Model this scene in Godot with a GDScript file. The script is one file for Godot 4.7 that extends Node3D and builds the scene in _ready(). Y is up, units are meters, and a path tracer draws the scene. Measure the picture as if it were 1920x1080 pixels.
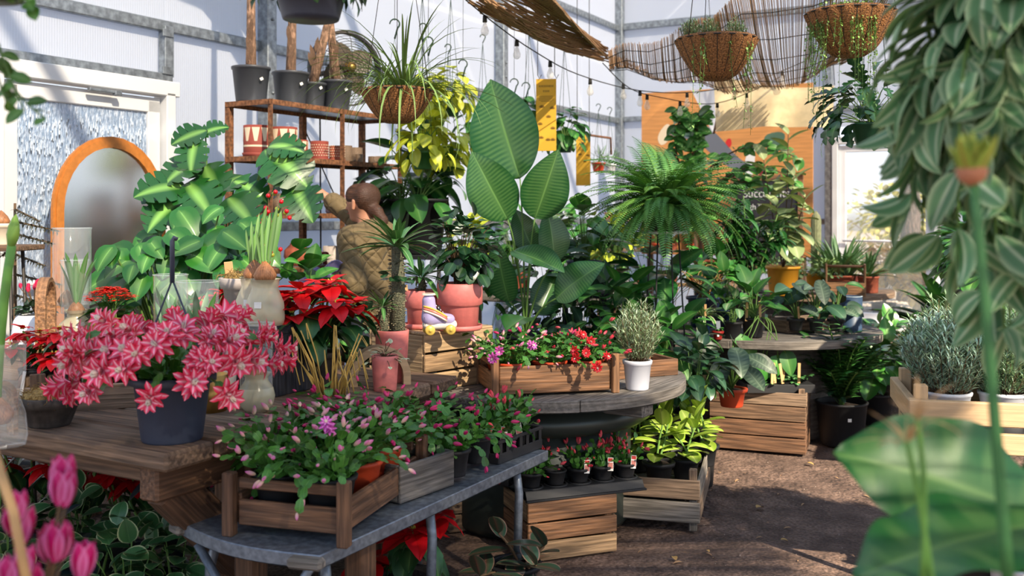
extends Node3D
# Greenhouse shop. World: camera over the origin looking along -Z, y up, metres.
const F := 1850.0        # focal length in pixels of the 1920x1080 frame
const EYE := 1.4         # camera height
const HV := 400.0        # pixel row of the horizon
var rng := RandomNumberGenerator.new()
var M := {}              # materials
var S := {}              # shared meshes
var used := {}           # names in use
var tint := Color.WHITE  # vertex colour of what is being added
var RT := Transform3D()  # room frame: x along the back wall, z along the left wall towards the viewer

# ---------------------------------------------------------------- positions
func P(u: float, v: float, d: float) -> Vector3:
	return Vector3((u - 960.0) / F * d, EYE + (HV - v) / F * d, -d)
func PH(u: float, v: float, h: float) -> Vector3:
	return P(u, v, F * (EYE - h) / (v - HV))
func PY(u: float, d: float, y: float) -> Vector3:
	return Vector3((u - 960.0) / F * d, y, -d)
func R(x: float, y: float, z: float) -> Vector3:
	return RT * Vector3(x, y, z)
func rr(a: float, b: float) -> float:
	return rng.randf_range(a, b)
func pick(a: Array):
	return a[rng.randi() % a.size()]
func lin(r: float, g: float, b: float) -> Color:   # sRGB 0..255 to linear, for vertex colours
	return Color(r / 255.0, g / 255.0, b / 255.0).srgb_to_linear()

# ---------------------------------------------------------------- nodes
func numbered(called: String) -> String:
	var n: int = used.get(called, 0)
	used[called] = n + 1
	return called if n == 0 else "%s_%03d" % [called, n]
func thing(called: String, label: String, category: String, at := Vector3.ZERO, turn := 0.0, group := "") -> Node3D:
	var o := Node3D.new()
	o.name = numbered(called)
	add_child(o)
	o.position = at
	o.rotation.y = turn
	o.set_meta("label", label)
	o.set_meta("category", category)
	if group:
		o.set_meta("group", group)
	return o
func struct(called: String, label: String) -> Node3D:
	var o := Node3D.new()
	o.name = numbered(called)
	add_child(o)
	o.transform = RT
	o.set_meta("kind", "structure")
	o.set_meta("label", label)
	o.set_meta("category", called.split("_")[0])
	return o
func obj(called: String, mesh: Mesh, m: Material, parent: Node3D, xf := Transform3D(), kind := "", label := "") -> MeshInstance3D:
	var o := MeshInstance3D.new()
	o.name = called
	o.mesh = mesh
	o.material_override = m
	parent.add_child(o, true)
	o.transform = xf
	if kind:
		o.set_meta("kind", kind)
	if label:
		o.set_meta("label", label)
	return o

# ---------------------------------------------------------------- shapes
func st() -> SurfaceTool:
	var s := SurfaceTool.new()
	s.begin(Mesh.PRIMITIVE_TRIANGLES)
	return s
func done(s: SurfaceTool, normals := true) -> ArrayMesh:
	if normals:
		s.generate_normals()
	return s.commit()
func face(s: SurfaceTool, p: Array, out: Vector3) -> void:
	var n: Vector3 = (p[2] - p[0]).cross(p[1] - p[0])
	var q := p.duplicate()
	if n.dot(out) < 0.0:
		q.reverse()
	for k in range(1, q.size() - 1):
		for x in [q[0], q[k], q[k + 1]]:
			s.set_color(tint)
			s.add_vertex(x)
func bpt(c: Vector3, B: Basis, h: Vector3, b: float, sg: Vector3, ax: int) -> Vector3:
	var q := h - Vector3(b, b, b)
	q[ax] = h[ax]
	return c + B * (q * sg)
func box(s: SurfaceTool, c: Vector3, sz: Vector3, bev := 0.004, B := Basis.IDENTITY) -> void:
	s.set_smooth_group(-1)
	var h := sz / 2.0
	var b := minf(bev, minf(h.x, minf(h.y, h.z)) * 0.8)
	for ax in 3:
		var a1 := (ax + 1) % 3
		var a2 := (ax + 2) % 3
		for sg in [-1.0, 1.0]:
			var v := []
			for e in [[-1, -1], [1, -1], [1, 1], [-1, 1]]:
				var g := Vector3.ONE
				g[ax] = sg
				g[a1] = e[0]
				g[a2] = e[1]
				v.append(bpt(c, B, h, b, g, ax))
			var o := Vector3.ZERO
			o[ax] = sg
			face(s, v, B * o)
		for e in [[-1, -1], [1, -1], [1, 1], [-1, 1]]:
			var g0 := Vector3.ONE
			g0[a1] = e[0]
			g0[a2] = e[1]
			var g1 := g0
			g0[ax] = -1
			g1[ax] = 1
			var o2 := Vector3.ZERO
			o2[a1] = e[0]
			o2[a2] = e[1]
			face(s, [bpt(c, B, h, b, g0, a1), bpt(c, B, h, b, g1, a1), bpt(c, B, h, b, g1, a2), bpt(c, B, h, b, g0, a2)], B * o2)
	for k in 8:
		var g3 := Vector3(1 if k & 1 else -1, 1 if k & 2 else -1, 1 if k & 4 else -1)
		face(s, [bpt(c, B, h, b, g3, 0), bpt(c, B, h, b, g3, 1), bpt(c, B, h, b, g3, 2)], B * g3)
func bmesh(sz: Vector3, bev := 0.004) -> ArrayMesh:
	var key := "b%.3f_%.3f_%.3f_%.4f" % [sz.x, sz.y, sz.z, bev]
	if not S.has(key):
		tint = Color.WHITE
		var s := st()
		box(s, Vector3.ZERO, sz, bev)
		S[key] = done(s)
	return S[key]
func at(x: float, y: float, z: float, ry := 0.0, rx := 0.0, rz := 0.0) -> Transform3D:
	return Transform3D(Basis.from_euler(Vector3(rx, ry, rz)), Vector3(x, y, z))
func slab(called: String, sz: Vector3, m: Material, parent: Node3D, xf: Transform3D, bev := 0.004) -> MeshInstance3D:
	return obj(called, bmesh(sz, bev), m, parent, xf)
func between(a: Vector3, b: Vector3) -> Transform3D:   # x axis runs from a to b, origin in the middle
	var x := (b - a).normalized()
	var up := Vector3.UP if absf(x.y) < 0.95 else Vector3.BACK
	var z := x.cross(up).normalized()
	return Transform3D(Basis(x, z.cross(x).normalized(), z), (a + b) / 2.0)
func bar(called: String, a: Vector3, b: Vector3, h: float, w: float, m: Material, parent: Node3D, bev := 0.003) -> MeshInstance3D:
	return slab(called, Vector3(a.distance_to(b), h, w), m, parent, between(a, b), bev)
func tube(s: SurfaceTool, pts: Array, r0: float, r1: float, sides := 6, cap := true) -> void:
	s.set_smooth_group(0)
	var n := pts.size()
	var rings := []
	var side := Vector3.ZERO
	for i in n:
		var dir: Vector3 = (pts[mini(i + 1, n - 1)] - pts[maxi(i - 1, 0)]).normalized()
		if side == Vector3.ZERO:
			side = dir.cross(Vector3.UP if absf(dir.y) < 0.9 else Vector3.RIGHT).normalized()
		side = (side - dir * side.dot(dir)).normalized()
		var oth := dir.cross(side)
		var r := lerpf(r0, r1, float(i) / (n - 1))
		var ring := []
		for k in sides:
			var a := TAU * k / sides
			ring.append(pts[i] + (side * cos(a) + oth * sin(a)) * r)
		rings.append(ring)
	for i in n - 1:
		for k in sides:
			var k2 := (k + 1) % sides
			var q := [rings[i][k], rings[i][k2], rings[i + 1][k2], rings[i + 1][k]]
			face(s, q, (q[0] + q[1] + q[2] + q[3]) / 4.0 - (pts[i] + pts[i + 1]) / 2.0)
	if cap:
		face(s, rings[n - 1], pts[n - 1] - pts[n - 2])
		face(s, rings[0], pts[0] - pts[1])
func rod(pts: Array, r0: float, r1 := -1.0, sides := 6) -> ArrayMesh:
	var s := st()
	tube(s, pts, r0, r0 if r1 < 0.0 else r1, sides)
	return done(s)
func curve(a: Vector3, b: Vector3, c: Vector3, n := 6) -> Array:   # quadratic through control b
	var o := []
	for i in n + 1:
		var t := float(i) / n
		o.append(a.lerp(b, t).lerp(b.lerp(c, t), t))
	return o
func lathe(s: SurfaceTool, prof: Array, segs := 28, c := Vector3.ZERO, lobes := 0, amp := 0.0) -> void:
	for i in prof.size() - 1:
		var sharp: bool = prof[i].distance_to(prof[i + 1]) < 0.0001
		if sharp:
			continue
		s.set_smooth_group(0)
		var d: Vector2 = prof[i + 1] - prof[i]
		for k in segs:
			var q := []
			for e in [[i, k], [i, k + 1], [i + 1, k + 1], [i + 1, k]]:
				var a: float = TAU * (e[1] % segs) / segs
				var r: float = prof[e[0]].x
				if lobes > 0:
					r *= 1.0 + amp * absf(sin(a * lobes / 2.0))
				q.append(c + Vector3(cos(a) * r, prof[e[0]].y, sin(a) * r))
			var am := TAU * (k + 0.5) / segs
			var out := Vector3(cos(am) * d.y, -d.x, sin(am) * d.y)
			if prof[i].x < 1e-5:
				face(s, [q[0], q[2], q[3]], out)
			elif prof[i + 1].x < 1e-5:
				face(s, [q[0], q[1], q[2]], out)
			else:
				face(s, q, out)
func turned(prof: Array, segs := 28) -> ArrayMesh:   # profile of [r, y] pairs from the bottom up the outside
	var p := []
	for e in prof:
		p.append(Vector2(e[0], e[1]))
	var s := st()
	lathe(s, p, segs)
	return done(s)
func potmesh(rt: float, rb: float, h: float, rim := 0.012, rimh := 0.02, wall := 0.006) -> ArrayMesh:
	var key := "p%.3f_%.3f_%.3f_%.3f_%.3f" % [rt, rb, h, rim, rimh]
	if not S.has(key):
		tint = Color.WHITE
		var rm := lerpf(rb, rt, (h - rimh) / h)
		S[key] = turned([[0, 0], [rb * 0.97, 0], [rb, 0.006], [rm, h - rimh], [rm + rim, h - rimh + 0.002], [rt + rim, h - 0.003], [rt + rim - 0.003, h], [rt - wall, h], [rt - wall - 0.003, h - 0.006], [lerpf(rb, rt, 0.7) - wall, h * 0.7]], 32)
	return S[key]
func pot(parent: Node3D, rt: float, rb: float, h: float, m: Material, base := Vector3.ZERO, rim := 0.012, rimh := 0.02, soil := true) -> void:
	var p := obj("pot", potmesh(rt, rb, h, rim, rimh), m, parent, Transform3D(Basis(), base))
	if soil:
		obj("soil", soilmesh(rt - 0.007), M.soil, p, at(0, h * 0.88, 0))
func soilmesh(r: float) -> ArrayMesh:
	var key := "soil%.3f" % r
	if not S.has(key):
		tint = Color.WHITE
		S[key] = turned([[r * 0.98, -0.004], [r * 0.8, 0.004], [r * 0.4, 0.008], [0, 0.01]], 20)
	return S[key]

# ---------------------------------------------------------------- leaves: base at the origin, blade along -Z, upper side +Y, length 1
# o: w half width, peak 0..1 where widest, p0/p1 roundness at base and tip, fold, droop, wave, c body, m midrib, e edge, n rows, veins, notch, heart
func leaf(o: Dictionary) -> ArrayMesh:
	var n: int = o.get("n", 8)
	var w: float = o.get("w", 0.25)
	var pk: float = o.get("peak", 0.45)
	var p0: float = o.get("p0", 0.6)
	var p1: float = o.get("p1", 0.8)
	var fold: float = o.get("fold", 0.2)
	var droop: float = o.get("droop", 0.5)
	var wave: float = o.get("wave", 0.0)
	var heart: float = o.get("heart", 0.0)
	var notch: int = o.get("notch", 0)
	var veins: int = o.get("veins", 0)
	var c: Color = o.c
	var cm: Color = o.get("m", c.lightened(0.12))
	var ce: Color = o.get("e", c)
	var ss: Array = o.get("ss", [-1.0, -0.82, -0.5, -0.09, 0.0, 0.09, 0.5, 0.82, 1.0] if o.has("e") else [-1.0, -0.55, -0.09, 0.0, 0.09, 0.55, 1.0])
	var s := st()
	var V := []
	var C := []
	for i in n + 1:
		var t := float(i) / n
		var hw: float
		if t < pk:
			hw = pow(sin(t / pk * PI / 2.0), p0)
		else:
			hw = pow(maxf(0.0, cos((t - pk) / (1.0 - pk) * PI / 2.0)), p1)
		hw *= w
		var cut := 1.0
		if notch > 0 and t > 0.18 and t < 0.9:
			var ph := fposmod(t * notch, 1.0)
			cut = 0.5 if ph < 0.2 else 1.0
		var row := []
		var crow := []
		for q in ss:
			var a := absf(q)
			var x: float = q * hw * (cut if a > 0.6 else 1.0)
			var y := fold * absf(x) + wave * sin(t * 17.0 + q * 2.0) * a * w
			var tt := t
			if heart > 0.0:
				tt = t - heart * a * pow(1.0 - t, 3.0)
			if notch > 0 or o.get("sweep", 0.0) != 0.0:
				tt += o.get("sweep", 0.12) * a * a * (1.0 - t)
			var an := droop * tt
			var cz := tt
			var cy := 0.0
			if absf(droop) > 0.01:
				cz = sin(an) / droop
				cy = -(1.0 - cos(an)) / droop
			row.append(Vector3(x, cy + y * cos(an), -cz - y * sin(an)))
			var k: Color = c
			if veins > 0 and a > 0.1:
				k = c.lerp(cm, 0.45 * float(int(t * veins * 2.0 + a * 2.0) % 2))
			if a < 0.1:
				k = cm if a < 0.05 else c.lerp(cm, 0.35)
			elif a > 0.9:
				k = ce
			elif o.has("mid2"):
				k = k.lerp(o.mid2, 0.6)
			crow.append(k)
		V.append(row)
		C.append(crow)
	for i in n:
		for j in ss.size() - 1:
			for e in [[i, j], [i + 1, j], [i + 1, j + 1], [i, j], [i + 1, j + 1], [i, j + 1]]:
				s.set_color(C[e[0]][e[1]])
				s.add_vertex(V[e[0]][e[1]])
	return done(s)
func leaves(key: String, o: Dictionary, k := 3, vary := 0.12) -> Array:   # a few variants of a leaf
	if not S.has(key):
		var a := []
		for i in k:
			var q := o.duplicate()
			var f := 1.0 + vary * (i - (k - 1) / 2.0)
			for h in ["c", "e", "m", "mid2"]:
				if q.has(h):
					q[h] = Color(q[h].r * f, q[h].g * f, q[h].b * f * 0.97)
			q["droop"] = o.get("droop", 0.5) * (0.6 + 0.4 * i)
			q["fold"] = o.get("fold", 0.2) * (1.2 - 0.2 * i)
			a.append(leaf(q))
		S[key] = a
	return S[key]
func aim(pos: Vector3, dir: Vector3, up: Vector3, size: float, wide := 1.0) -> Transform3D:
	var d := dir.normalized()
	if absf(d.dot(up.normalized())) > 0.98:
		up = Vector3(up.z + 0.3, up.x, up.y + 0.2)
	return Transform3D(Basis.looking_at(d, up) * Basis.from_scale(Vector3(size * wide, size, size)), pos)
func dirv(yaw: float, pitch: float) -> Vector3:
	return Vector3(sin(yaw) * cos(pitch), sin(pitch), cos(yaw) * cos(pitch))
class Heap:   # many small pieces joined into one part
	var s := SurfaceTool.new()
	func _init():
		s.begin(Mesh.PRIMITIVE_TRIANGLES)
	func put(m: Mesh, xf: Transform3D) -> void:
		s.append_from(m, 0, xf)
# pieces placed as single parts or joined, by one switch
func strew(parent: Node3D, called: String, list: Array, m: Material, single: bool) -> void:   # list of [mesh, transform]
	if list.is_empty():
		return
	if single:
		for e in list:
			obj(called, e[0], m, parent, e[1])
	else:
		var h := Heap.new()
		for e in list:
			h.put(e[0], e[1])
		obj(called, h.s.commit(), m, parent, Transform3D(), "stuff")
# leaves over a dome: c centre, r radii; leaves point outward and lean down by sag
func dome(c: Vector3, r: Vector3, n: int, ms: Array, s0: float, s1: float, sag := 0.3, low := -0.2, inner := 0.55) -> Array:
	var o := []
	for i in n:
		var yaw := rr(0, TAU)
		var y := rr(low, 1.0)
		var f := sqrt(maxf(0.0, 1.0 - y * y))
		var nrm := Vector3(sin(yaw) * f, y, cos(yaw) * f)
		var p := c + nrm * r * rr(inner, 1.0)
		var dir := (nrm + Vector3(rr(-0.5, 0.5), rr(-0.4, 0.3) - sag, rr(-0.5, 0.5)))
		var up := nrm + Vector3(0, 0.9, 0)
		o.append([pick(ms), aim(p, dir, up, rr(s0, s1))])
	return o
func stems(parent: Node3D, root: Vector3, list: Array, m: Material, r := 0.003, every := 1, called := "stems") -> void:
	var s := st()
	for i in range(0, list.size(), every):
		var e: Vector3 = list[i][1].origin
		tube(s, curve(root + Vector3(rr(-0.02, 0.02), 0, rr(-0.02, 0.02)), root.lerp(e, 0.5) + Vector3(0, 0.25 * root.distance_to(e), 0), e, 5), r, r * 0.6, 4, false)
	obj(called, done(s), m, parent, Transform3D(), "stuff")

# ---------------------------------------------------------------- materials
func mat(c: Color, rough := 0.8, o := {}) -> StandardMaterial3D:
	var m := StandardMaterial3D.new()
	m.albedo_color = c
	m.roughness = rough
	for k in o:
		m.set(k, o[k])
	return m
func rgb(r: int, g: int, b: int) -> Color:
	return Color8(r, g, b)
func noise_tex(freq: float, lo: Color, hi: Color, seed_ := 1, mid := 0.5, oct := 4, size := 512) -> NoiseTexture2D:
	var t := NoiseTexture2D.new()
	var n := FastNoiseLite.new()
	n.seed = seed_
	n.noise_type = FastNoiseLite.TYPE_SIMPLEX_SMOOTH
	n.frequency = freq
	n.fractal_octaves = oct
	t.noise = n
	t.width = size
	t.height = size
	t.seamless = true
	var g := Gradient.new()
	g.offsets = PackedFloat32Array([0.15, mid, 0.85])
	g.colors = PackedColorArray([lo, lo.lerp(hi, 0.5), hi])
	t.color_ramp = g
	return t
func shared_noise(freq: float, dark: float, seed_: int, oct: int) -> NoiseTexture2D:
	var key := "n%.3f_%.2f_%d_%d" % [freq, dark, seed_, oct]
	if not S.has(key):
		S[key] = noise_tex(freq, Color(dark, dark, dark), Color.WHITE, seed_, 0.5, oct, 256)
	return S[key]
func grained(lo: Color, hi: Color, sc: Vector3, rough := 0.8, seed_ := 1, bump := 0.15, freq := 0.02, oct := 4) -> StandardMaterial3D:   # triplanar in the piece's own axes; stretch along x makes wood grain
	var ratio := snappedf(clampf((lo.r + lo.g + lo.b) / (hi.r + hi.g + hi.b), 0.3, 0.95), 0.15)
	var m := mat(hi, rough)
	m.albedo_texture = shared_noise(freq, ratio, seed_ % 2, oct)
	m.uv1_triplanar = true
	m.uv1_scale = sc
	m.uv1_offset = Vector3(seed_ * 0.37, seed_ * 0.21, seed_ * 0.13)
	if bump > 0.0:
		m.heightmap_enabled = true
		m.heightmap_scale = bump
		m.heightmap_texture = shared_noise(freq, 0.0, seed_ % 2, oct)
	return m
func leafmat(rough: float, back := 0.5, coat := 0.0) -> StandardMaterial3D:
	var m := mat(Color.WHITE, rough, {"vertex_color_use_as_albedo": true})
	if back > 0.0:
		m.backlight_enabled = true
		m.backlight = Color(back, back, back * 0.6)
	if coat > 0.0:
		m.clearcoat_enabled = true
		m.clearcoat = coat
		m.clearcoat_roughness = 0.25
	return m
func make_materials() -> void:
	var wood := Vector3(0.6, 11, 11)
	M.wood_old = grained(rgb(88, 70, 56), rgb(146, 118, 94), wood, 0.8, 3)
	M.wood_old2 = grained(rgb(80, 62, 48), rgb(132, 102, 78), wood, 0.8, 13)
	M.wood_old3 = grained(rgb(98, 82, 66), rgb(158, 132, 108), wood, 0.82, 23)
	M.wood_warm = grained(rgb(118, 84, 58), rgb(178, 130, 90), wood, 0.65, 5)
	M.wood_warm2 = grained(rgb(104, 74, 50), rgb(160, 114, 78), wood, 0.65, 6)
	M.wood_brown = grained(rgb(80, 58, 42), rgb(130, 94, 68), wood, 0.7, 8)
	M.wood_brown2 = grained(rgb(70, 50, 36), rgb(114, 82, 60), wood, 0.7, 18)
	M.wood_pale = grained(rgb(150, 118, 84), rgb(205, 172, 130), wood, 0.75, 9)
	M.wood_pale2 = grained(rgb(132, 102, 74), rgb(192, 156, 116), wood, 0.75, 19)
	M.wood_grey = grained(rgb(84, 80, 76), rgb(132, 126, 120), wood, 0.85, 10)
	M.wood_grey2 = grained(rgb(86, 80, 74), rgb(150, 142, 132), wood, 0.85, 20)
	M.wood_cream = grained(rgb(176, 146, 110), rgb(206, 174, 134), wood, 0.7, 29, 0.05)
	M.ply = grained(rgb(186, 122, 62), rgb(212, 146, 82), Vector3(0.4, 6, 6), 0.7, 11, 0.03)
	M.bentwood = grained(rgb(170, 98, 40), rgb(196, 122, 52), Vector3(4, 4, 4), 0.4, 12, 0.0)
	M.char = grained(rgb(30, 31, 36), rgb(54, 55, 62), wood, 0.75, 14)
	M.rust = grained(rgb(84, 52, 36), rgb(150, 100, 66), Vector3(5, 5, 5), 0.85, 15, 0.1)
	M.steel = grained(rgb(120, 128, 134), rgb(168, 176, 182), Vector3(3, 3, 3), 0.4, 16, 0.0)
	M.steel.metallic = 0.7
	M.galv = grained(rgb(98, 108, 122), rgb(150, 160, 172), Vector3(4, 4, 4), 0.45, 17, 0.02, 0.03)
	M.galv.metallic = 0.6
	M.alu = mat(rgb(214, 216, 218), 0.45)
	M.white = mat(rgb(232, 234, 238), 0.4)
	M.plasticwhite = mat(rgb(218, 222, 232), 0.45)
	M.black = mat(rgb(26, 27, 30), 0.5)
	M.blackpot = mat(rgb(27, 28, 31), 0.6)
	M.greypot = mat(rgb(66, 68, 74), 0.45)
	M.slate = mat(rgb(56, 64, 82), 0.5)
	M.navy = mat(rgb(22, 44, 78), 0.35)
	M.bluegrey = mat(rgb(44, 66, 92), 0.5)
	M.pink = grained(rgb(216, 112, 106), rgb(228, 128, 122), Vector3(6, 6, 6), 0.5, 31, 0.0)
	M.terra = grained(rgb(152, 74, 52), rgb(182, 96, 70), Vector3(6, 6, 6), 0.8, 32, 0.02)
	M.terra_red = mat(rgb(140, 62, 50), 0.7)
	M.orange = mat(rgb(196, 70, 36), 0.55)
	M.cream = mat(rgb(228, 214, 190), 0.7)
	M.greenpot = mat(rgb(28, 74, 50), 0.45)
	M.greenpot2 = mat(rgb(52, 110, 56), 0.45)
	M.gold = mat(rgb(190, 150, 84), 0.35, {"metallic": 0.9})
	M.bronze = grained(rgb(92, 72, 58), rgb(150, 124, 100), Vector3(9, 9, 9), 0.5, 33, 0.3, 0.06, 2)
	M.claydark = grained(rgb(52, 48, 46), rgb(82, 76, 72), Vector3(6, 6, 6), 0.85, 34, 0.05)
	M.claygrey = grained(rgb(170, 156, 148), rgb(200, 188, 180), Vector3(6, 6, 6), 0.85, 35, 0.02)
	M.lilac = mat(rgb(150, 142, 190), 0.4)
	M.soil = grained(rgb(28, 20, 15), rgb(66, 48, 36), Vector3(14, 14, 14), 0.95, 36, 0.8)
	M.moss = grained(rgb(120, 90, 40), rgb(206, 168, 96), Vector3(16, 16, 16), 0.9, 37, 0.8)
	M.coir = grained(rgb(110, 70, 38), rgb(206, 142, 84), Vector3(14, 14, 14), 0.95, 38, 1.2, 0.03)
	M.bark = grained(rgb(96, 72, 56), rgb(190, 150, 122), Vector3(9, 3, 9), 0.9, 39, 0.5)
	M.trunk = grained(rgb(52, 42, 40), rgb(128, 106, 98), Vector3(5, 0.8, 5), 0.95, 40, 3.0)
	M.stem = mat(rgb(92, 128, 58), 0.6)
	M.stemdark = mat(rgb(60, 82, 44), 0.6)
	M.stembrown = mat(rgb(96, 74, 50), 0.8)
	M.cord = mat(rgb(34, 32, 30), 0.7)
	M.wire = mat(rgb(70, 66, 62), 0.5, {"metallic": 0.5})
	M.hook = mat(rgb(34, 62, 46), 0.5)
	M.cloth = grained(rgb(226, 200, 150), rgb(240, 220, 176), Vector3(2, 2, 2), 0.9, 41, 0.05)
	M.cloth.backlight_enabled = true
	M.cloth.backlight = Color(0.7, 0.6, 0.42)
	M.reed = grained(rgb(140, 104, 76), rgb(206, 164, 124), Vector3(0.5, 20, 20), 0.85, 42, 0.0)
	M.chalk = grained(rgb(34, 34, 38), rgb(48, 48, 54), Vector3(3, 3, 3), 0.9, 44, 0.0)
	M.paper = mat(rgb(238, 190, 62), 0.8, {"backlight_enabled": true, "backlight": Color(0.7, 0.5, 0.1)})
	M.ink = mat(rgb(150, 112, 44), 0.9)
	M.chalkwhite = mat(rgb(225, 225, 220), 0.9)
	M.tag = mat(rgb(240, 238, 232), 0.7)
	M.tagred = mat(rgb(200, 50, 44), 0.6)
	M.stick = mat(rgb(206, 164, 112), 0.8)
	M.glass = mat(Color(0.93, 0.97, 0.96, 0.12), 0.02, {"transparency": BaseMaterial3D.TRANSPARENCY_ALPHA})
	M.frosted = mat(Color(0.86, 0.83, 0.7, 0.6), 0.2, {"transparency": BaseMaterial3D.TRANSPARENCY_ALPHA})
	M.bulbglass = mat(Color(0.95, 0.93, 0.88, 0.3), 0.03, {"transparency": BaseMaterial3D.TRANSPARENCY_ALPHA})
	M.leaf_gloss = leafmat(0.3, 0.3, 0.3)
	M.leaf = leafmat(0.42, 0.45)
	M.leaf_soft = leafmat(0.6, 0.55)
	M.petal = leafmat(0.5, 0.6)
	M.dry = mat(rgb(176, 140, 84), 0.8)
	M.gold_twig = mat(rgb(214, 176, 92), 0.6)

func _ready() -> void:
	rng.seed = 20240117
	# ---- camera: level, horizon at row 400 of 1080 (lens shifted down)
	var cam := Camera3D.new()
	cam.name = "camera"
	cam.projection = Camera3D.PROJECTION_FRUSTUM
	cam.near = 0.05
	cam.far = 200.0
	cam.size = 0.05 * 1080.0 / F
	cam.frustum_offset = Vector2(0, -(540.0 - HV) / F * 0.05)
	cam.position = Vector3(0, EYE, 0)
	var lens := CameraAttributesPhysical.new()
	lens.frustum_focal_length = 35.0
	lens.frustum_focus_distance = 3.9
	lens.frustum_near = 0.05
	lens.frustum_far = 200.0
	lens.exposure_aperture = 3.4
	cam.attributes = lens
	add_child(cam)
	# ---- sky, sun, exposure
	var env := Environment.new()
	env.background_mode = Environment.BG_SKY
	var sky := Sky.new()
	var sm := ProceduralSkyMaterial.new()
	sm.sky_top_color = rgb(150, 184, 230)
	sm.sky_horizon_color = rgb(236, 240, 246)
	sm.sky_curve = 0.25
	sm.ground_bottom_color = rgb(120, 112, 104)
	sm.ground_horizon_color = rgb(190, 186, 180)
	sm.sky_energy_multiplier = 1.0
	sky.sky_material = sm
	env.sky = sky
	env.background_energy_multiplier = 1.05
	env.tonemap_mode = Environment.TONE_MAPPER_LINEAR
	env.tonemap_exposure = 1.5
	env.sdfgi_enabled = true
	env.ssao_enabled = true
	env.ssil_enabled = true
	var we := WorldEnvironment.new()
	we.name = "environment"
	we.environment = env
	add_child(we)
	var sun := DirectionalLight3D.new()
	sun.name = "sun"
	sun.light_energy = 2.6
	sun.light_color = rgb(255, 238, 212)
	sun.light_angular_distance = 0.8
	sun.shadow_enabled = true
	add_child(sun)
	sun.look_at_from_position(Vector3.ZERO, -Vector3(0.45, 0.60, 0.66), Vector3.UP)
	# ---- room frame
	RT = Transform3D(Basis(Vector3.UP, -deg_to_rad(29.08)), Vector3(1.45, 0, -13.41))
	make_materials()
	build_room()
	build_tables()
	build_left()
	build_shelf()
	build_middle()
	build_back()
	build_right()
	build_overhead()
	build_fill()

func panel_tex() -> ImageTexture:
	var im := Image.create(64, 64, false, Image.FORMAT_RGBA8)
	for x in 64:
		for y in 64:
			var k := 0.5 + 0.5 * cos(TAU * x / 8.0)
			im.set_pixel(x, y, Color(k, k, k))
	return ImageTexture.create_from_image(im)

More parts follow.
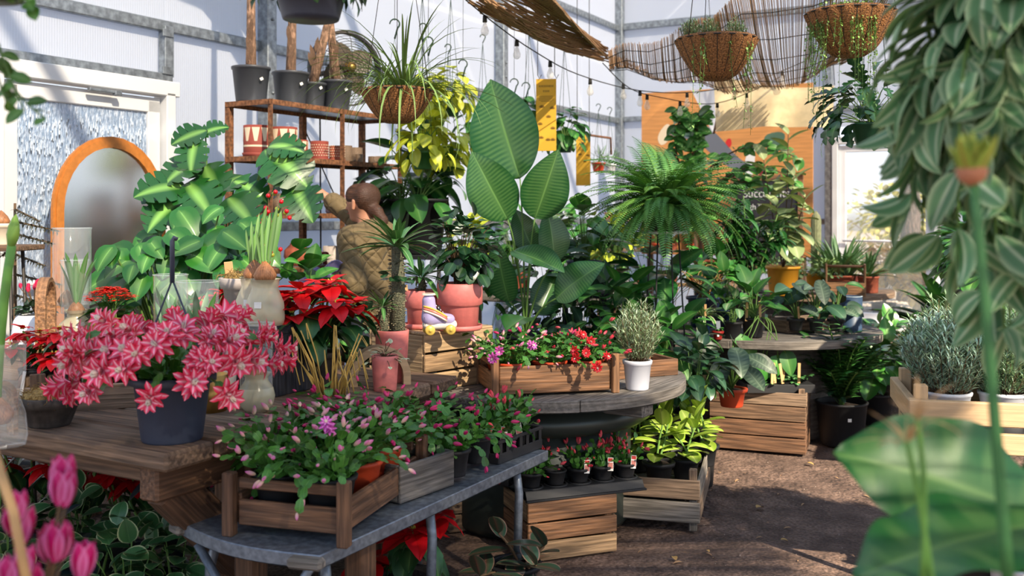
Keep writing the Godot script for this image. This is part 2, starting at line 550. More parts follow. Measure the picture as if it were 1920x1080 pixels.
func dirt_point(nz: FastNoiseLite, i: int, j: int) -> Vector3:
	var x := -9.0 + i * 0.2
	var z := -16.0 + j * 0.2
	return Vector3(x, -0.012 + 0.010 * nz.get_noise_2d(x, z) + 0.006 * nz.get_noise_2d(x * 4.0, z * 4.0), z)
func build_room() -> void:
	# translucent twin-wall polycarbonate with fine vertical ribs
	var poly := mat(rgb(208, 213, 222), 0.5)
	poly.uv1_triplanar = true
	poly.heightmap_enabled = true
	poly.heightmap_scale = 0.14
	poly.heightmap_texture = panel_tex()
	poly.uv1_scale = Vector3(7, 0.6, 7)
	poly.backlight_enabled = true
	poly.backlight = Color(0.95, 0.97, 1.0)
	M.poly = poly
	# ground
	var dirt := mat(Color.WHITE, 0.95)
	dirt.albedo_texture = noise_tex(0.012, rgb(96, 76, 66), rgb(148, 122, 108), 61, 0.5, 6, 1024)
	dirt.uv1_triplanar = true
	dirt.uv1_world_triplanar = true
	dirt.uv1_scale = Vector3(0.35, 0.35, 0.35)
	dirt.heightmap_enabled = true
	dirt.heightmap_scale = 0.9
	dirt.heightmap_texture = noise_tex(0.06, Color.BLACK, Color.WHITE, 62, 0.5, 5, 1024)
	var fine := noise_tex(0.15, Color(0.62, 0.60, 0.58), Color(1, 1, 1), 63, 0.5, 3, 1024)
	dirt.detail_enabled = true
	dirt.detail_albedo = fine
	dirt.detail_blend_mode = BaseMaterial3D.BLEND_MODE_MUL
	var f := struct("floor", "brown packed dirt floor of the greenhouse")
	f.transform = Transform3D()
	var nz := FastNoiseLite.new()
	nz.seed = 5
	nz.frequency = 0.9
	var s := st()
	tint = Color.WHITE
	var inv := RT.affine_inverse()
	for i in 100:
		for j in 100:
			var q := [dirt_point(nz, i, j), dirt_point(nz, i + 1, j), dirt_point(nz, i + 1, j + 1), dirt_point(nz, i, j + 1)]
			var l: Vector3 = inv * q[0]
			if l.z < -0.1 or l.x < -0.1:
				continue
			face(s, q, Vector3.UP)
	obj("dirt", done(s), dirt, f)
	# litter on the dirt: chips, pebbles
	var chip := leaf({"w": 0.3, "c": Color.WHITE, "n": 3, "ss": [-1.0, 0.0, 1.0], "fold": 0.3})
	var peb := turned([[0, -0.3], [0.8, 0.0], [0.6, 0.5], [0, 0.7]], 6)
	var hp := Heap.new()
	for k in 700:
		var w := PY(rr(900, 1760), rr(3.9, 9.0), 0.0)
		hp.put(peb, Transform3D(Basis.from_euler(Vector3(0, rr(0, 6), 0)).scaled(Vector3.ONE * rr(0.001, 0.0045)), w + Vector3(0, -0.004, 0)))
	obj("pebbles", hp.s.commit(), mat(rgb(156, 142, 130), 0.9), f, Transform3D(), "stuff")
	hp = Heap.new()
	for k in 160:
		var w2 := PY(rr(900, 1760), rr(3.9, 8.0), 0.0)
		hp.put(chip, aim(w2 + Vector3(0, -0.004, 0), Vector3(rr(-1, 1), rr(0, 0.1), rr(-1, 1)), Vector3.UP, rr(0.01, 0.045), rr(0.3, 0.8)))
	obj("wood_chips", hp.s.commit(), mat(rgb(170, 134, 98), 0.9), f, Transform3D(), "stuff")
	for e in [[1262, 1043, 0.035, 0.2], [1418, 952, 0.05, 2.2], [1513, 868, 0.04, 1.0], [1325, 1031, 0.02, 0.4], [1463, 1012, 0.035, 1.5]]:
		obj("dry_leaf", leaf({"w": 0.34, "c": Color.WHITE, "n": 5, "fold": 0.4, "ss": [-1.0, 0.0, 1.0]}), M.dry, f, aim(PH(e[0], e[1], 0.004), dirv(e[3], 0.1), Vector3.UP, e[2]))
	# ground outside
	var yard := struct("floor_yard", "pale sunlit gravel yard outside the glass door")
	yard.transform = Transform3D()
	s = st()
	face(s, [Vector3(-60, -0.05, 40), Vector3(60, -0.05, 40), Vector3(60, -0.05, -80), Vector3(-60, -0.05, -80)], Vector3.UP)
	var gravel := grained(rgb(150, 130, 112), rgb(226, 206, 184), Vector3(1.2, 1.2, 1.2), 0.95, 64, 1.5, 0.08, 4)
	gravel.uv1_world_triplanar = true
	obj("gravel", done(s), gravel, yard)
	s = st()
	var stone := turned([[0, -0.3], [0.9, 0.0], [0.7, 0.45], [0, 0.65]], 6)
	hp = Heap.new()
	for k in 1500:
		hp.put(stone, Transform3D(Basis.from_euler(Vector3(0, rr(0, 6), 0)).scaled(Vector3(rr(0.012, 0.03), rr(0.01, 0.02), rr(0.012, 0.03))), R(rr(2.4, 4.6), -0.045, rr(-6.5, -0.3))))
	obj("stones", hp.s.commit(), mat(rgb(222, 204, 182), 0.9), yard, Transform3D(), "stuff")

	# ---- left wall
	var wl := struct("wall_left", "white translucent polycarbonate wall with galvanised frame")
	var zs := [-0.02, 1.15, 2.3, 3.3, 4.5, 5.7, 6.85, 7.75]
	var ys := [0.0, 1.3, 2.65, 3.9, 5.0]
	for i in zs.size() - 1:
		for j in ys.size() - 1:
			slab("panel", Vector3(0.016, ys[j + 1] - ys[j] - 0.006, zs[i + 1] - zs[i] - 0.006), poly, wl, at(-0.03, (ys[j] + ys[j + 1]) / 2, (zs[i] + zs[i + 1]) / 2), 0.002)
	for e in [[7.75, 9.15, 2.3, 2.65], [7.75, 9.15, 2.65, 3.9], [7.75, 9.15, 3.9, 5.0], [9.15, 11.5, 0.0, 2.65], [9.15, 11.5, 2.65, 5.0]]:
		slab("panel", Vector3(0.016, e[3] - e[2] - 0.006, e[1] - e[0] - 0.006), poly, wl, at(-0.03, (e[2] + e[3]) / 2, (e[0] + e[1]) / 2), 0.002)
	for y in [1.3, 2.65, 3.9]:
		var z1 := 11.5 if y > 2 else 7.75
		slab("girt", Vector3(z1, 0.075, 0.05), M.steel, wl, at(0.01, y, z1 / 2, PI / 2), 0.006)
	for z in [6.85, 3.3]:
		slab("column", Vector3(0.11, 5.0, 0.1), M.steel, wl, at(0.05, 2.5, z), 0.008)
		for y in [2.3, 2.45, 2.85, 3.0]:
			obj("bolt", turned([[0, 0.012], [0.011, 0.01], [0.012, 0]], 8), M.steel, wl, at(0.106, y, z, 0, 0, -PI / 2))
	slab("column", Vector3(0.1, 5.0, 0.1), M.steel, wl, at(0.03, 2.5, 0.03), 0.008)
	slab("short_post", Vector3(0.07, 0.34, 0.075), M.steel, wl, at(0.02, 2.48, 7.78), 0.004)
	slab("bracket", Vector3(0.012, 0.05, 0.09), M.steel, wl, at(0.06, 2.35, 7.8), 0.002)
	slab("bracket", Vector3(0.012, 0.05, 0.09), M.steel, wl, at(0.06, 2.6, 7.8), 0.002)
	slab("header", Vector3(3.8, 0.06, 0.07), M.steel, wl, at(0.02, 2.30, 9.65, PI / 2), 0.006)
	# ---- white door in the left wall
	var dl := struct("door_1", "white framed glass door running with condensation")
	var dw := Vector3(0.09, 0, 0)
	slab("head", Vector3(0.13, 0.1, 1.35), M.alu, dl, at(0.03, 2.225, 8.4), 0.006)
	slab("jamb", Vector3(0.13, 2.2, 0.075), M.alu, dl, at(0.03, 1.1, 7.8), 0.006)
	slab("jamb", Vector3(0.13, 2.2, 0.075), M.alu, dl, at(0.03, 1.1, 9.02), 0.006)
	slab("leaf_top_rail", Vector3(0.05, 0.1, 1.12), M.alu, dl, at(0.02, 2.11, 8.41), 0.006)
	slab("leaf_bottom_rail", Vector3(0.05, 0.24, 1.12), M.alu, dl, at(0.02, 0.13, 8.41), 0.006)
	slab("leaf_stile", Vector3(0.05, 2.12, 0.1), M.alu, dl, at(0.02, 1.08, 7.9), 0.006)
	slab("leaf_stile", Vector3(0.05, 2.12, 0.1), M.alu, dl, at(0.02, 1.08, 8.92), 0.006)
	var wet := mat(Color.WHITE, 0.3)
	wet.albedo_texture = noise_tex(0.03, Color(0.42, 0.53, 0.66, 0.55), Color(0.86, 0.91, 0.98, 0.9), 65, 0.5, 5, 512)
	wet.transparency = BaseMaterial3D.TRANSPARENCY_ALPHA
	wet.uv1_triplanar = true
	wet.uv1_scale = Vector3(3, 0.8, 3)
	wet.heightmap_enabled = true
	wet.heightmap_scale = 0.6
	wet.heightmap_texture = noise_tex(0.06, Color.BLACK, Color.WHITE, 66, 0.5, 3, 512)
	slab("pane", Vector3(0.012, 1.84, 0.94), wet, dl, at(0.02, 1.15, 8.41), 0.001)
	# drips: runs of water standing on the pane
	hp = Heap.new()
	var drop := turned([[0, -1], [0.5, -0.6], [0.45, 0.2], [0.12, 0.9], [0, 1]], 6)
	for k in 420:
		var zz := rr(7.97, 8.86)
		var yy := rr(1.3, 1.98)
		hp.put(drop, Transform3D(Basis.from_scale(Vector3(0.003, rr(0.006, 0.05), rr(0.004, 0.009))), Vector3(0.027, yy, zz)))
	obj("water_runs", hp.s.commit(), mat(rgb(214, 228, 240), 0.1), dl, Transform3D(), "stuff")
	slab("closer_arm", Vector3(0.03, 0.02, 0.19), M.steel, dl, at(0.1, 2.155, 8.35), 0.004)
	slab("closer_block", Vector3(0.035, 0.03, 0.05), M.steel, dl, at(0.105, 2.15, 8.24), 0.004)
	obj("push_bar", rod([Vector3(0.1, 1.0, 8.0), Vector3(0.1, 1.0, 8.85)], 0.016, -1, 10), M.alu, dl)

	# ---- back wall
	var wb := struct("wall_back", "white translucent polycarbonate back wall with galvanised posts")
	var xs := [0.0, 1.2, 2.3, 2.75]
	for i in 3:
		for j in ys.size() - 1:
			slab("panel", Vector3(xs[i + 1] - xs[i] - 0.006, ys[j + 1] - ys[j] - 0.006, 0.016), poly, wb, at((xs[i] + xs[i + 1]) / 2, (ys[j] + ys[j + 1]) / 2, -0.03), 0.002)
	for e in [[2.75, 4.05, 2.45, 3.9], [2.75, 4.05, 3.9, 5.0], [4.05, 6.5, 0.0, 2.65], [4.05, 6.5, 2.65, 5.0], [6.5, 10.5, 0.0, 2.65], [6.5, 10.5, 2.65, 5.0]]:
		slab("panel", Vector3(e[1] - e[0] - 0.006, e[3] - e[2] - 0.006, 0.016), poly, wb, at((e[0] + e[1]) / 2, (e[2] + e[3]) / 2, -0.03), 0.002)
	slab("girt", Vector3(2.75, 0.07, 0.05), M.steel, wb, at(1.37, 1.3, 0.01), 0.006)
	slab("girt", Vector3(10.5, 0.07, 0.05), M.steel, wb, at(5.25, 2.67, 0.01), 0.006)
	slab("girt", Vector3(10.5, 0.09, 0.06), M.steel, wb, at(5.25, 3.92, 0.01), 0.006)
	for x in [2.78, 4.08, 7.3]:
		slab("column", Vector3(0.09, 5.0, 0.09), M.steel, wb, at(x, 2.5, 0.03), 0.008)
	var db := struct("door_2", "white framed glass door at the end of the path")
	slab("head", Vector3(1.24, 0.09, 0.12), M.alu, db, at(3.43, 2.28, 0.03), 0.006)
	for x in [2.86, 4.0]:
		slab("jamb", Vector3(0.07, 2.3, 0.12), M.alu, db, at(x, 1.15, 0.03), 0.006)
	slab("sill", Vector3(1.24, 0.1, 0.14), M.alu, db, at(3.43, 0.04, 0.03), 0.006)
	slab("leaf_top_rail", Vector3(1.05, 0.08, 0.05), M.white, db, at(3.43, 2.18, 0.02), 0.006)
	slab("leaf_bottom_rail", Vector3(1.05, 0.12, 0.05), M.white, db, at(3.43, 0.15, 0.02), 0.006)
	for x in [2.94, 3.92]:
		slab("leaf_stile", Vector3(0.085, 2.1, 0.05), M.white, db, at(x, 1.15, 0.02), 0.006)
	obj("push_bar", rod([Vector3(2.95, 1.07, 0.08), Vector3(3.9, 1.07, 0.08)], 0.014, -1, 10), M.white, db)
	slab("pane", Vector3(0.9, 1.95, 0.008), M.glass, db, at(3.43, 1.17, 0.02), 0.001)

	# ---- roof: clear corrugated panels on rafters, above the picture
	var rf := struct("ceiling", "clear greenhouse roof sheets on steel rafters")
	var clear := mat(Color(0.95, 0.97, 1.0, 0.22), 0.1, {"transparency": BaseMaterial3D.TRANSPARENCY_ALPHA})
	for i in 5:
		for j in 6:
			slab("roof_sheet", Vector3(2.08, 0.01, 2.63), clear, rf, at(1.05 + i * 2.1, 5.05 + i * 0.25, 1.3 + j * 2.65, 0, 0, 0.12), 0.001)
	for j in 5:
		slab("rafter", Vector3(10.6, 0.12, 0.06), M.steel, rf, at(5.25, 5.48, 0.02 + j * 3.5, 0, 0, 0.12), 0.006)
	# ---- outside: trunks, autumn shrubs, a plant bench
	for e in [[4.0, -3.6, 0.2, 0.0, "thick rough-barked tree trunk outside the back door"], [3.02, -5.0, 0.17, 0.03, "thinner dark tree trunk further out in the yard"]]:
		var tr := thing("tree", e[4], "tree", R(e[0], -0.05, e[1]))
		var tp := []
		for k in 9:
			tp.append(Vector3(0.03 * sin(k * 1.3) + e[3] * k, k * 0.75, 0.02 * cos(k * 1.1)))
		obj("trunk", rod(tp, e[2], e[2] * 0.7, 16), M.trunk, tr)
		obj("branch", rod(curve(Vector3(0, 2.0, 0), Vector3(0.3, 2.5, 0.1), Vector3(0.9, 3.3, 0.2)), 0.05, 0.02, 8), M.trunk, tr)
		var crown := leaves("autumn", {"w": 0.32, "c": lin(206, 190, 96), "n": 4, "ss": [-1.0, 0.0, 1.0]}, 3, 0.3)
		strew(tr, "foliage", dome(Vector3(0.2, 5.2, 0), Vector3(1.8, 1.6, 1.8), 900, crown, 0.12, 0.2), M.leaf_soft, false)
	var ym := leaves("yellow", {"w": 0.36, "c": lin(232, 178, 62), "n": 4, "ss": [-1.0, 0.0, 1.0]}, 3, 0.35)
	var yg := leaves("yellowgreen", {"w": 0.36, "c": lin(186, 178, 86), "n": 4, "ss": [-1.0, 0.0, 1.0]}, 3, 0.3)
	for e in [[3.15, -1.7, 0.42, 0.95, "golden leafed shrub in a tub by the door glass"], [3.62, -2.2, 0.4, 0.98, "orange and gold shrub next to the thick trunk"], [3.75, -1.2, 0.3, 0.62, "low golden shrub standing lower on the gravel"], [2.6, -7.5, 1.3, 1.8, "pale yellow bush far out in the yard"], [4.4, -8.5, 1.6, 2.2, "tall yellow-green bush far behind the trunk"], [6.2, -9.0, 1.6, 2.0, "wide yellow-green bush farthest from the glass door"]]:
		var sh := thing("shrub", e[4], "shrub", R(e[0], -0.05, e[1]))
		var tall: float = e[3]
		pot(sh, 0.16, 0.13, 0.24, M.greypot)
		var dl2 := dome(Vector3(0, tall * 0.75, 0), Vector3(e[2], tall * 0.35, e[2]), 420, ym if e[1] > -5 else yg, 0.06 + e[2] * 0.06, 0.1 + e[2] * 0.08, 0.2, -0.8, 0.3)
		strew(sh, "foliage", dl2, M.leaf_soft, false)
		stems(sh, Vector3(0, 0.2, 0), dl2, M.stembrown, 0.008, 30)
	var ob := thing("yard_bench", "weathered plant bench outside behind the shrubs", "bench", R(3.4, -0.05, -2.9))
	slab("top", Vector3(2.2, 0.05, 0.6), M.wood_grey2, ob, at(0, 0.7, 0, -deg_to_rad(29)))
	for x in [-0.95, 0.95]:
		slab("leg", Vector3(0.08, 0.7, 0.5), M.wood_grey, ob, Transform3D(Basis(Vector3.UP, -deg_to_rad(29)), Basis(Vector3.UP, -deg_to_rad(29)) * Vector3(x, 0.35, 0)))

# ---------------------------------------------------------------- tables, benches, crates
func prism(s: SurfaceTool, pts: PackedVector2Array, y0: float, y1: float, bev := 0.0) -> void:
	s.set_smooth_group(-1)
	var c := Vector2.ZERO
	for p in pts:
		c += p / pts.size()
	var ins := PackedVector2Array()
	for p in pts:
		ins.append(p.move_toward(c, bev))
	var idx := Geometry2D.triangulate_polygon(pts)
	for k in range(0, idx.size(), 3):
		var a := ins[idx[k]]
		var b := ins[idx[k + 1]]
		var d := ins[idx[k + 2]]
		face(s, [Vector3(a.x, y1, a.y), Vector3(b.x, y1, b.y), Vector3(d.x, y1, d.y)], Vector3.UP)
		face(s, [Vector3(a.x, y0, a.y), Vector3(b.x, y0, b.y), Vector3(d.x, y0, d.y)], Vector3.DOWN)
	for k in pts.size():
		var p := pts[k]
		var q := pts[(k + 1) % pts.size()]
		var o := Vector3((p.x + q.x) / 2 - c.x, 0, (p.y + q.y) / 2 - c.y)
		var e := Vector2(q.y - p.y, p.x - q.x)
		if e.dot(Vector2(o.x, o.z)) < 0:
			e = -e
		o = Vector3(e.x, 0, e.y)
		var pi := ins[k]
		var qi := ins[(k + 1) % pts.size()]
		face(s, [Vector3(p.x, y0 + bev, p.y), Vector3(q.x, y0 + bev, q.y), Vector3(q.x, y1 - bev, q.y), Vector3(p.x, y1 - bev, p.y)], o)
		if bev > 0:
			face(s, [Vector3(p.x, y1 - bev, p.y), Vector3(q.x, y1 - bev, q.y), Vector3(qi.x, y1, qi.y), Vector3(pi.x, y1, pi.y)], o.normalized() + Vector3.UP)
func facing(A: Vector3, B: Vector3) -> float:
	return atan2(-(B.z - A.z), B.x - A.x)
# open box: A and B are the bottom corners of the front, W its depth away from the viewer
func boxy(called: String, label: String, A: Vector3, B: Vector3, W: float, fronts: Array, sides: Array, post: float, mats: Array, group := "", th := 0.014, psz := 0.035, outer := false) -> Node3D:
	var t := thing(called, label, "crate", A, facing(A, B), group)
	var L := Vector2(A.x - B.x, A.z - B.z).length()
	for f in fronts:
		for z in [-th / 2, -W + th / 2]:
			slab("slat", Vector3(L - (0.0 if not outer else psz), f[1] - f[0], th), pick(mats), t, at(L / 2, (f[0] + f[1]) / 2, z, 0, 0, rr(-0.004, 0.004)), 0.003)
	for f in sides:
		for x in [th / 2, L - th / 2]:
			slab("slat", Vector3(W - 2 * th - 0.002, f[1] - f[0], th), pick(mats), t, at(x, (f[0] + f[1]) / 2, -W / 2, PI / 2), 0.003)
	for x in [0, 1]:
		for z in [0, 1]:
			var i := th + psz / 2 if not outer else -psz * 0.2
			slab("post", Vector3(post, psz, psz), pick(mats), t, Transform3D(Basis(Vector3.BACK, PI / 2), Vector3(lerpf(i, L - i, x), post / 2, -lerpf(i, W - i, z))), 0.004)
	var y0: float = fronts[0][0]
	for k in 4:
		slab("base_board", Vector3(L - 2 * th - 0.004, 0.01, W / 4 - 0.012), pick(mats), t, at(L / 2, y0 + 0.012, -W * (k + 0.5) / 4), 0.002)
	return t
func round_top(t: Node3D, r: float, h: float, th: float, n: int, ang: float, mats: Array) -> void:
	var circle := PackedVector2Array()
	for k in 56:
		circle.append(Vector2(cos(TAU * k / 56), sin(TAU * k / 56)) * r)
	var w := 2.0 * r / n
	for k in n:
		var x0 := -r + k * w + 0.003
		var strip := PackedVector2Array([Vector2(-r * 1.1, x0), Vector2(r * 1.1, x0), Vector2(r * 1.1, x0 + w - 0.006), Vector2(-r * 1.1, x0 + w - 0.006)])
		for poly in Geometry2D.intersect_polygons(circle, strip):
			var s := st()
			tint = Color.WHITE
			prism(s, poly, h - th, h, 0.004)
			obj("plank", done(s), pick(mats), t, Transform3D(Basis(Vector3.UP, ang), Vector3(0, rr(-0.0015, 0.0015), 0)))

func build_tables() -> void:
	var turn := -deg_to_rad(29.08)
	# heavy plank table, left
	var t := thing("plank_table", "heavy weathered plank table with thick rounded edges and braced trestle legs", "table", PY(312, 2.654, 0), turn)
	var mats := [M.wood_old, M.wood_old2, M.wood_old3]
	for k in 8:
		slab("plank", Vector3(2.3 - rr(0, 0.012), 0.052, 0.178), mats[k % 3], t, at(-1.15 - rr(0, 0.006), 0.724 + rr(-0.002, 0.002), -0.092 - k * 0.185), 0.009)
	slab("bearer", Vector3(1.4, 0.1, 0.075), M.wood_brown, t, at(-0.12, 0.645, -0.74, PI / 2), 0.008)
	slab("bearer", Vector3(1.4, 0.1, 0.075), M.wood_brown, t, at(-1.9, 0.645, -0.74, PI / 2), 0.008)
	slab("apron", Vector3(1.8, 0.06, 0.05), M.wood_old2, t, at(-1.05, 0.665, -0.1), 0.005)
	for z in [-0.42, -1.2]:
		slab("leg", Vector3(0.69, 0.15, 0.09), M.wood_brown, t, Transform3D(Basis(Vector3.BACK, PI / 2), Vector3(-0.14, 0.3, z)), 0.008)
		slab("brace", Vector3(0.42, 0.13, 0.07), M.wood_brown2, t, Transform3D(Basis(Vector3.UP, PI / 2) * Basis(Vector3.BACK, deg_to_rad(-46 if z > -1 else 46)), Vector3(-0.13, 0.48, z + (0.16 if z > -1 else -0.16))), 0.008)
		slab("leg", Vector3(0.69, 0.15, 0.09), M.wood_brown, t, Transform3D(Basis(Vector3.BACK, PI / 2), Vector3(-1.9, 0.3, z)), 0.008)
	# galvanised bench with a bowed end
	t = thing("metal_bench", "galvanised metal topped bench with bowed end and bent tube legs", "bench", PH(600, 1042, 0.5) - Vector3(0, 0.5, 0), turn)
	var pts := PackedVector2Array()
	for k in 11:
		var f := k / 10.0
		pts.append(Vector2(-0.56 + 0.56 * f, 0.055 * sin(PI * f) - 0.03 * (1.0 - f)))
	pts.append(Vector2(0, -1.32))
	pts.append(Vector2(-0.56, -1.32))
	var s := st()
	prism(s, pts, 0.462, 0.5, 0.003)
	obj("top", done(s), M.galv, t)
	slab("corner_block", Vector3(0.1, 0.03, 0.04), M.wood_grey2, t, at(-0.03, 0.482, 0.02, 0.25), 0.008)
	slab("corner_block", Vector3(0.06, 0.03, 0.04), M.wood_grey2, t, at(-0.545, 0.482, -0.02, -0.3), 0.008)
	for x in [-0.5, -0.06]:
		for z in [-0.1, -0.62, -1.2]:
			obj("leg", rod([Vector3(x, 0, z + 0.02), Vector3(x, 0.36, z), Vector3(x + 0.015 * signf(-0.3 - x), 0.43, z - 0.01), Vector3(x + 0.06 * signf(-0.3 - x), 0.455, z - 0.03)], 0.016, -1, 10), M.galv, t)
	obj("brace", rod([Vector3(-0.49, 0.44, -0.04), Vector3(-0.2, 0.05, -0.08)], 0.013, -1, 8), M.galv, t)
	obj("brace", rod([Vector3(-0.07, 0.44, -0.04), Vector3(-0.36, 0.05, -0.08)], 0.013, -1, 8), M.galv, t)
	slab("inner_leg", Vector3(0.46, 0.07, 0.07), M.wood_brown, t, Transform3D(Basis(Vector3.BACK, PI / 2), Vector3(-0.4, 0.23, -0.16)), 0.006)
	slab("inner_leg", Vector3(0.46, 0.07, 0.07), M.wood_brown, t, Transform3D(Basis(Vector3.BACK, PI / 2), Vector3(-0.1, 0.23, -0.3)), 0.006)
	# round plank tables on drums
	t = thing("round_table", "round grey plank table on a dark drum, pink crate on top", "table", PY(1006, 4.62, 0))
	round_top(t, 0.69, 0.65, 0.05, 8, 0.95, [M.wood_grey, M.wood_grey2])
	var drum := mat(rgb(58, 66, 62), 0.35, {"metallic": 0.3})
	obj("drum", turned([[0, 0], [0.42, 0], [0.44, 0.03], [0.44, 0.46], [0.0, 0.46]], 40), drum, t)
	obj("hoop", turned([[0.5, 0.46], [0.53, 0.48], [0.54, 0.51], [0.53, 0.54], [0.5, 0.56]], 48), drum, t)
	slab("bearer", Vector3(1.1, 0.05, 0.1), M.wood_grey, t, at(0, 0.575, 0.18, -0.6), 0.004)
	slab("bearer", Vector3(1.1, 0.05, 0.1), M.wood_grey, t, at(0, 0.575, -0.2, -0.6), 0.004)
	t = thing("round_table", "round grey plank table crowded with leafy plants and navy pots", "table", PY(1425, 6.5, 0))
	round_top(t, 0.76, 0.65, 0.05, 9, 0.2, [M.wood_grey, M.wood_grey2])
	obj("drum", turned([[0, 0], [0.46, 0], [0.48, 0.03], [0.48, 0.6], [0.0, 0.6]], 40), M.wood_grey, t)
	t = thing("round_table", "far round plank table with succulents near the glass door", "table", PY(1500, 8.9, 0))
	round_top(t, 0.8, 0.72, 0.05, 9, 0.5, [M.wood_grey2, M.wood_old3])
	obj("drum", turned([[0, 0], [0.46, 0], [0.48, 0.03], [0.48, 0.67], [0.0, 0.67]], 36), M.wood_grey, t)
	t = thing("display_table", "long plank table behind the tall green banana leaves", "table", PY(1010, 7.4, 0), turn)
	for k in 4:
		slab("plank", Vector3(1.6, 0.04, 0.19), [M.wood_grey, M.wood_grey2][k % 2], t, at(0, 0.78, -0.3 + k * 0.2), 0.004)
	for x in [-0.74, 0.74]:
		for z in [-0.32, 0.32]:
			slab("leg", Vector3(0.76, 0.07, 0.07), M.wood_old2, t, Transform3D(Basis(Vector3.BACK, PI / 2), Vector3(x, 0.38, z)), 0.005)
	# crates on the ground
	var gm := [M.wood_old, M.wood_old3, M.wood_pale2]
	boxy("slatted_crate", "slatted wooden crate holding up the black cactus tray", PH(990, 1056, 0), PH(1157, 1033, 0), 0.36, [[0.0, 0.074], [0.082, 0.15], [0.158, 0.235]], [[0.0, 0.074], [0.082, 0.15], [0.158, 0.235]], 0.23, [M.wood_warm2, M.wood_pale2])
	boxy("slatted_crate", "slatted wooden crate behind the bench legs", PH(842, 1000, 0), PH(975, 985, 0), 0.3, [[0.0, 0.074], [0.082, 0.15], [0.158, 0.235]], [[0.0, 0.074], [0.082, 0.15], [0.158, 0.235]], 0.23, [M.wood_old, M.wood_old3])
	var a := PH(1130, 985, 0)
	var b := PH(1312, 1000, 0)
	boxy("low_crate", "lower weathered crate under the rubber plant crate", a, b, 0.72, [[0.04, 0.13]], [[0.04, 0.13]], 0.135, [M.wood_grey2, M.wood_old3])
	boxy("low_crate", "weathered low crate packed with young rubber plants", a + Vector3(0, 0.142, 0), b + Vector3(0.0, 0.142, 0), 0.7, [[0.0, 0.085]], [[0.0, 0.085]], 0.13, [M.wood_grey2, M.wood_old3])
	a = PH(1330, 838, 0)
	b = PH(1511, 853, 0)
	boxy("slatted_crate", "brown slatted crate under the tray of little seedlings", a, b, 0.5, [[0.0, 0.085], [0.093, 0.178], [0.186, 0.27]], [[0.0, 0.085], [0.093, 0.178], [0.186, 0.27]], 0.265, [M.wood_brown, M.wood_old2])
	boxy("seedling_tray", "shallow wooden tray of seedlings with many plant sticks", a.lerp(b, 0.32) + Vector3(0, 0.275, 0), b + Vector3(0.005, 0.275, 0), 0.48, [[0.0, 0.075]], [[0.0, 0.075]], 0.1, [M.wood_old, M.wood_old3])
	boxy("seedling_tray", "shallow wooden tray with a red pot on the crate", a.lerp(b, 0.02) + Vector3(0, 0.275, 0), a.lerp(b, 0.3) + Vector3(0, 0.275, 0), 0.45, [[0.0, 0.07]], [[0.0, 0.07]], 0.1, [M.wood_old2])
	# boxes on the bench
	var dirz := RT.basis * Vector3(0, 0, -1)
	a = PH(437, 1003, 0.5)
	b = PH(643, 1024, 0.5)
	boxy("cactus_box", "brown wooden box with raised end rails, overflowing with budding pink cacti", a, b, 0.56, [[0.03, 0.1], [0.132, 0.16]], [[0.03, 0.115]], 0.178, [M.wood_brown, M.wood_brown2, M.wood_brown], "", 0.016, 0.034, true)
	a = PH(805, 930, 0.5) + dirz * 0.03
	b = PH(846, 915, 0.5) + dirz * 0.02
	boxy("cactus_box", "grey weathered box on the bench behind the brown cactus box", a + (a - b) * 1.6, b, 0.36, [[0.005, 0.12]], [[0.005, 0.12]], 0.11, [M.wood_grey])
	# boxes on the round table
	a = PH(872, 712, 0.65)
	b = PH(930, 747, 0.65)
	var c := PH(1150, 736, 0.65)
	boxy("cactus_box", "sunlit orange-brown wooden box of flowering cacti on round table", b, c, 0.34, [[0.012, 0.125]], [[0.012, 0.09], [0.118, 0.145]], 0.165, [M.wood_warm, M.wood_warm2], "", 0.016, 0.03, true)
	boxy("plank_tray", "low plank tray behind the white rosemary pot", PH(1155, 712, 0.65), PH(1272, 703, 0.65), 0.26, [[0.0, 0.075]], [[0.0, 0.075]], 0.07, [M.wood_warm2])
	a = PH(797, 738, 0.65)
	b = PH(925, 716, 0.65)
	t = thing("upturned_crate", "upturned pale slatted crate carrying pink pots and roller skate", "crate", a, facing(a, b))
	var L := a.distance_to(b)
	for k in 3:
		for z in [-0.007, -0.373]:
			slab("slat", Vector3(L, 0.073, 0.014), [M.wood_pale, M.wood_pale2][k % 2], t, at(L / 2, 0.04 + k * 0.082, z), 0.003)
	for x in [0.01, L - 0.01]:
		slab("end_board", Vector3(0.345, 0.235, 0.018), M.wood_pale, t, at(x, 0.12, -0.19, PI / 2), 0.003)
	for k in 4:
		slab("slat", Vector3(L, 0.012, 0.09), [M.wood_pale, M.wood_pale2][k % 2], t, at(L / 2, 0.245, -0.048 - k * 0.0945), 0.003)
	# pale timber bench at the right with herbs
	t = thing("timber_bench", "new pale timber bench frame on black legs loaded with herbs", "bench", PY(1703, 3.6, 0), deg_to_rad(-14))
	for z in [0.0, -0.5]:
		slab("rail", Vector3(1.1, 0.085, 0.03), M.wood_cream, t, at(0.55, 0.68, z), 0.004)
		slab("rail", Vector3(0.96, 0.075, 0.03), M.wood_cream, t, at(0.62, 0.575, z), 0.004)
	for x in [0.015, 1.085]:
		slab("end_rail", Vector3(0.47, 0.085, 0.03), M.wood_cream, t, at(x, 0.68, -0.25, PI / 2), 0.004)
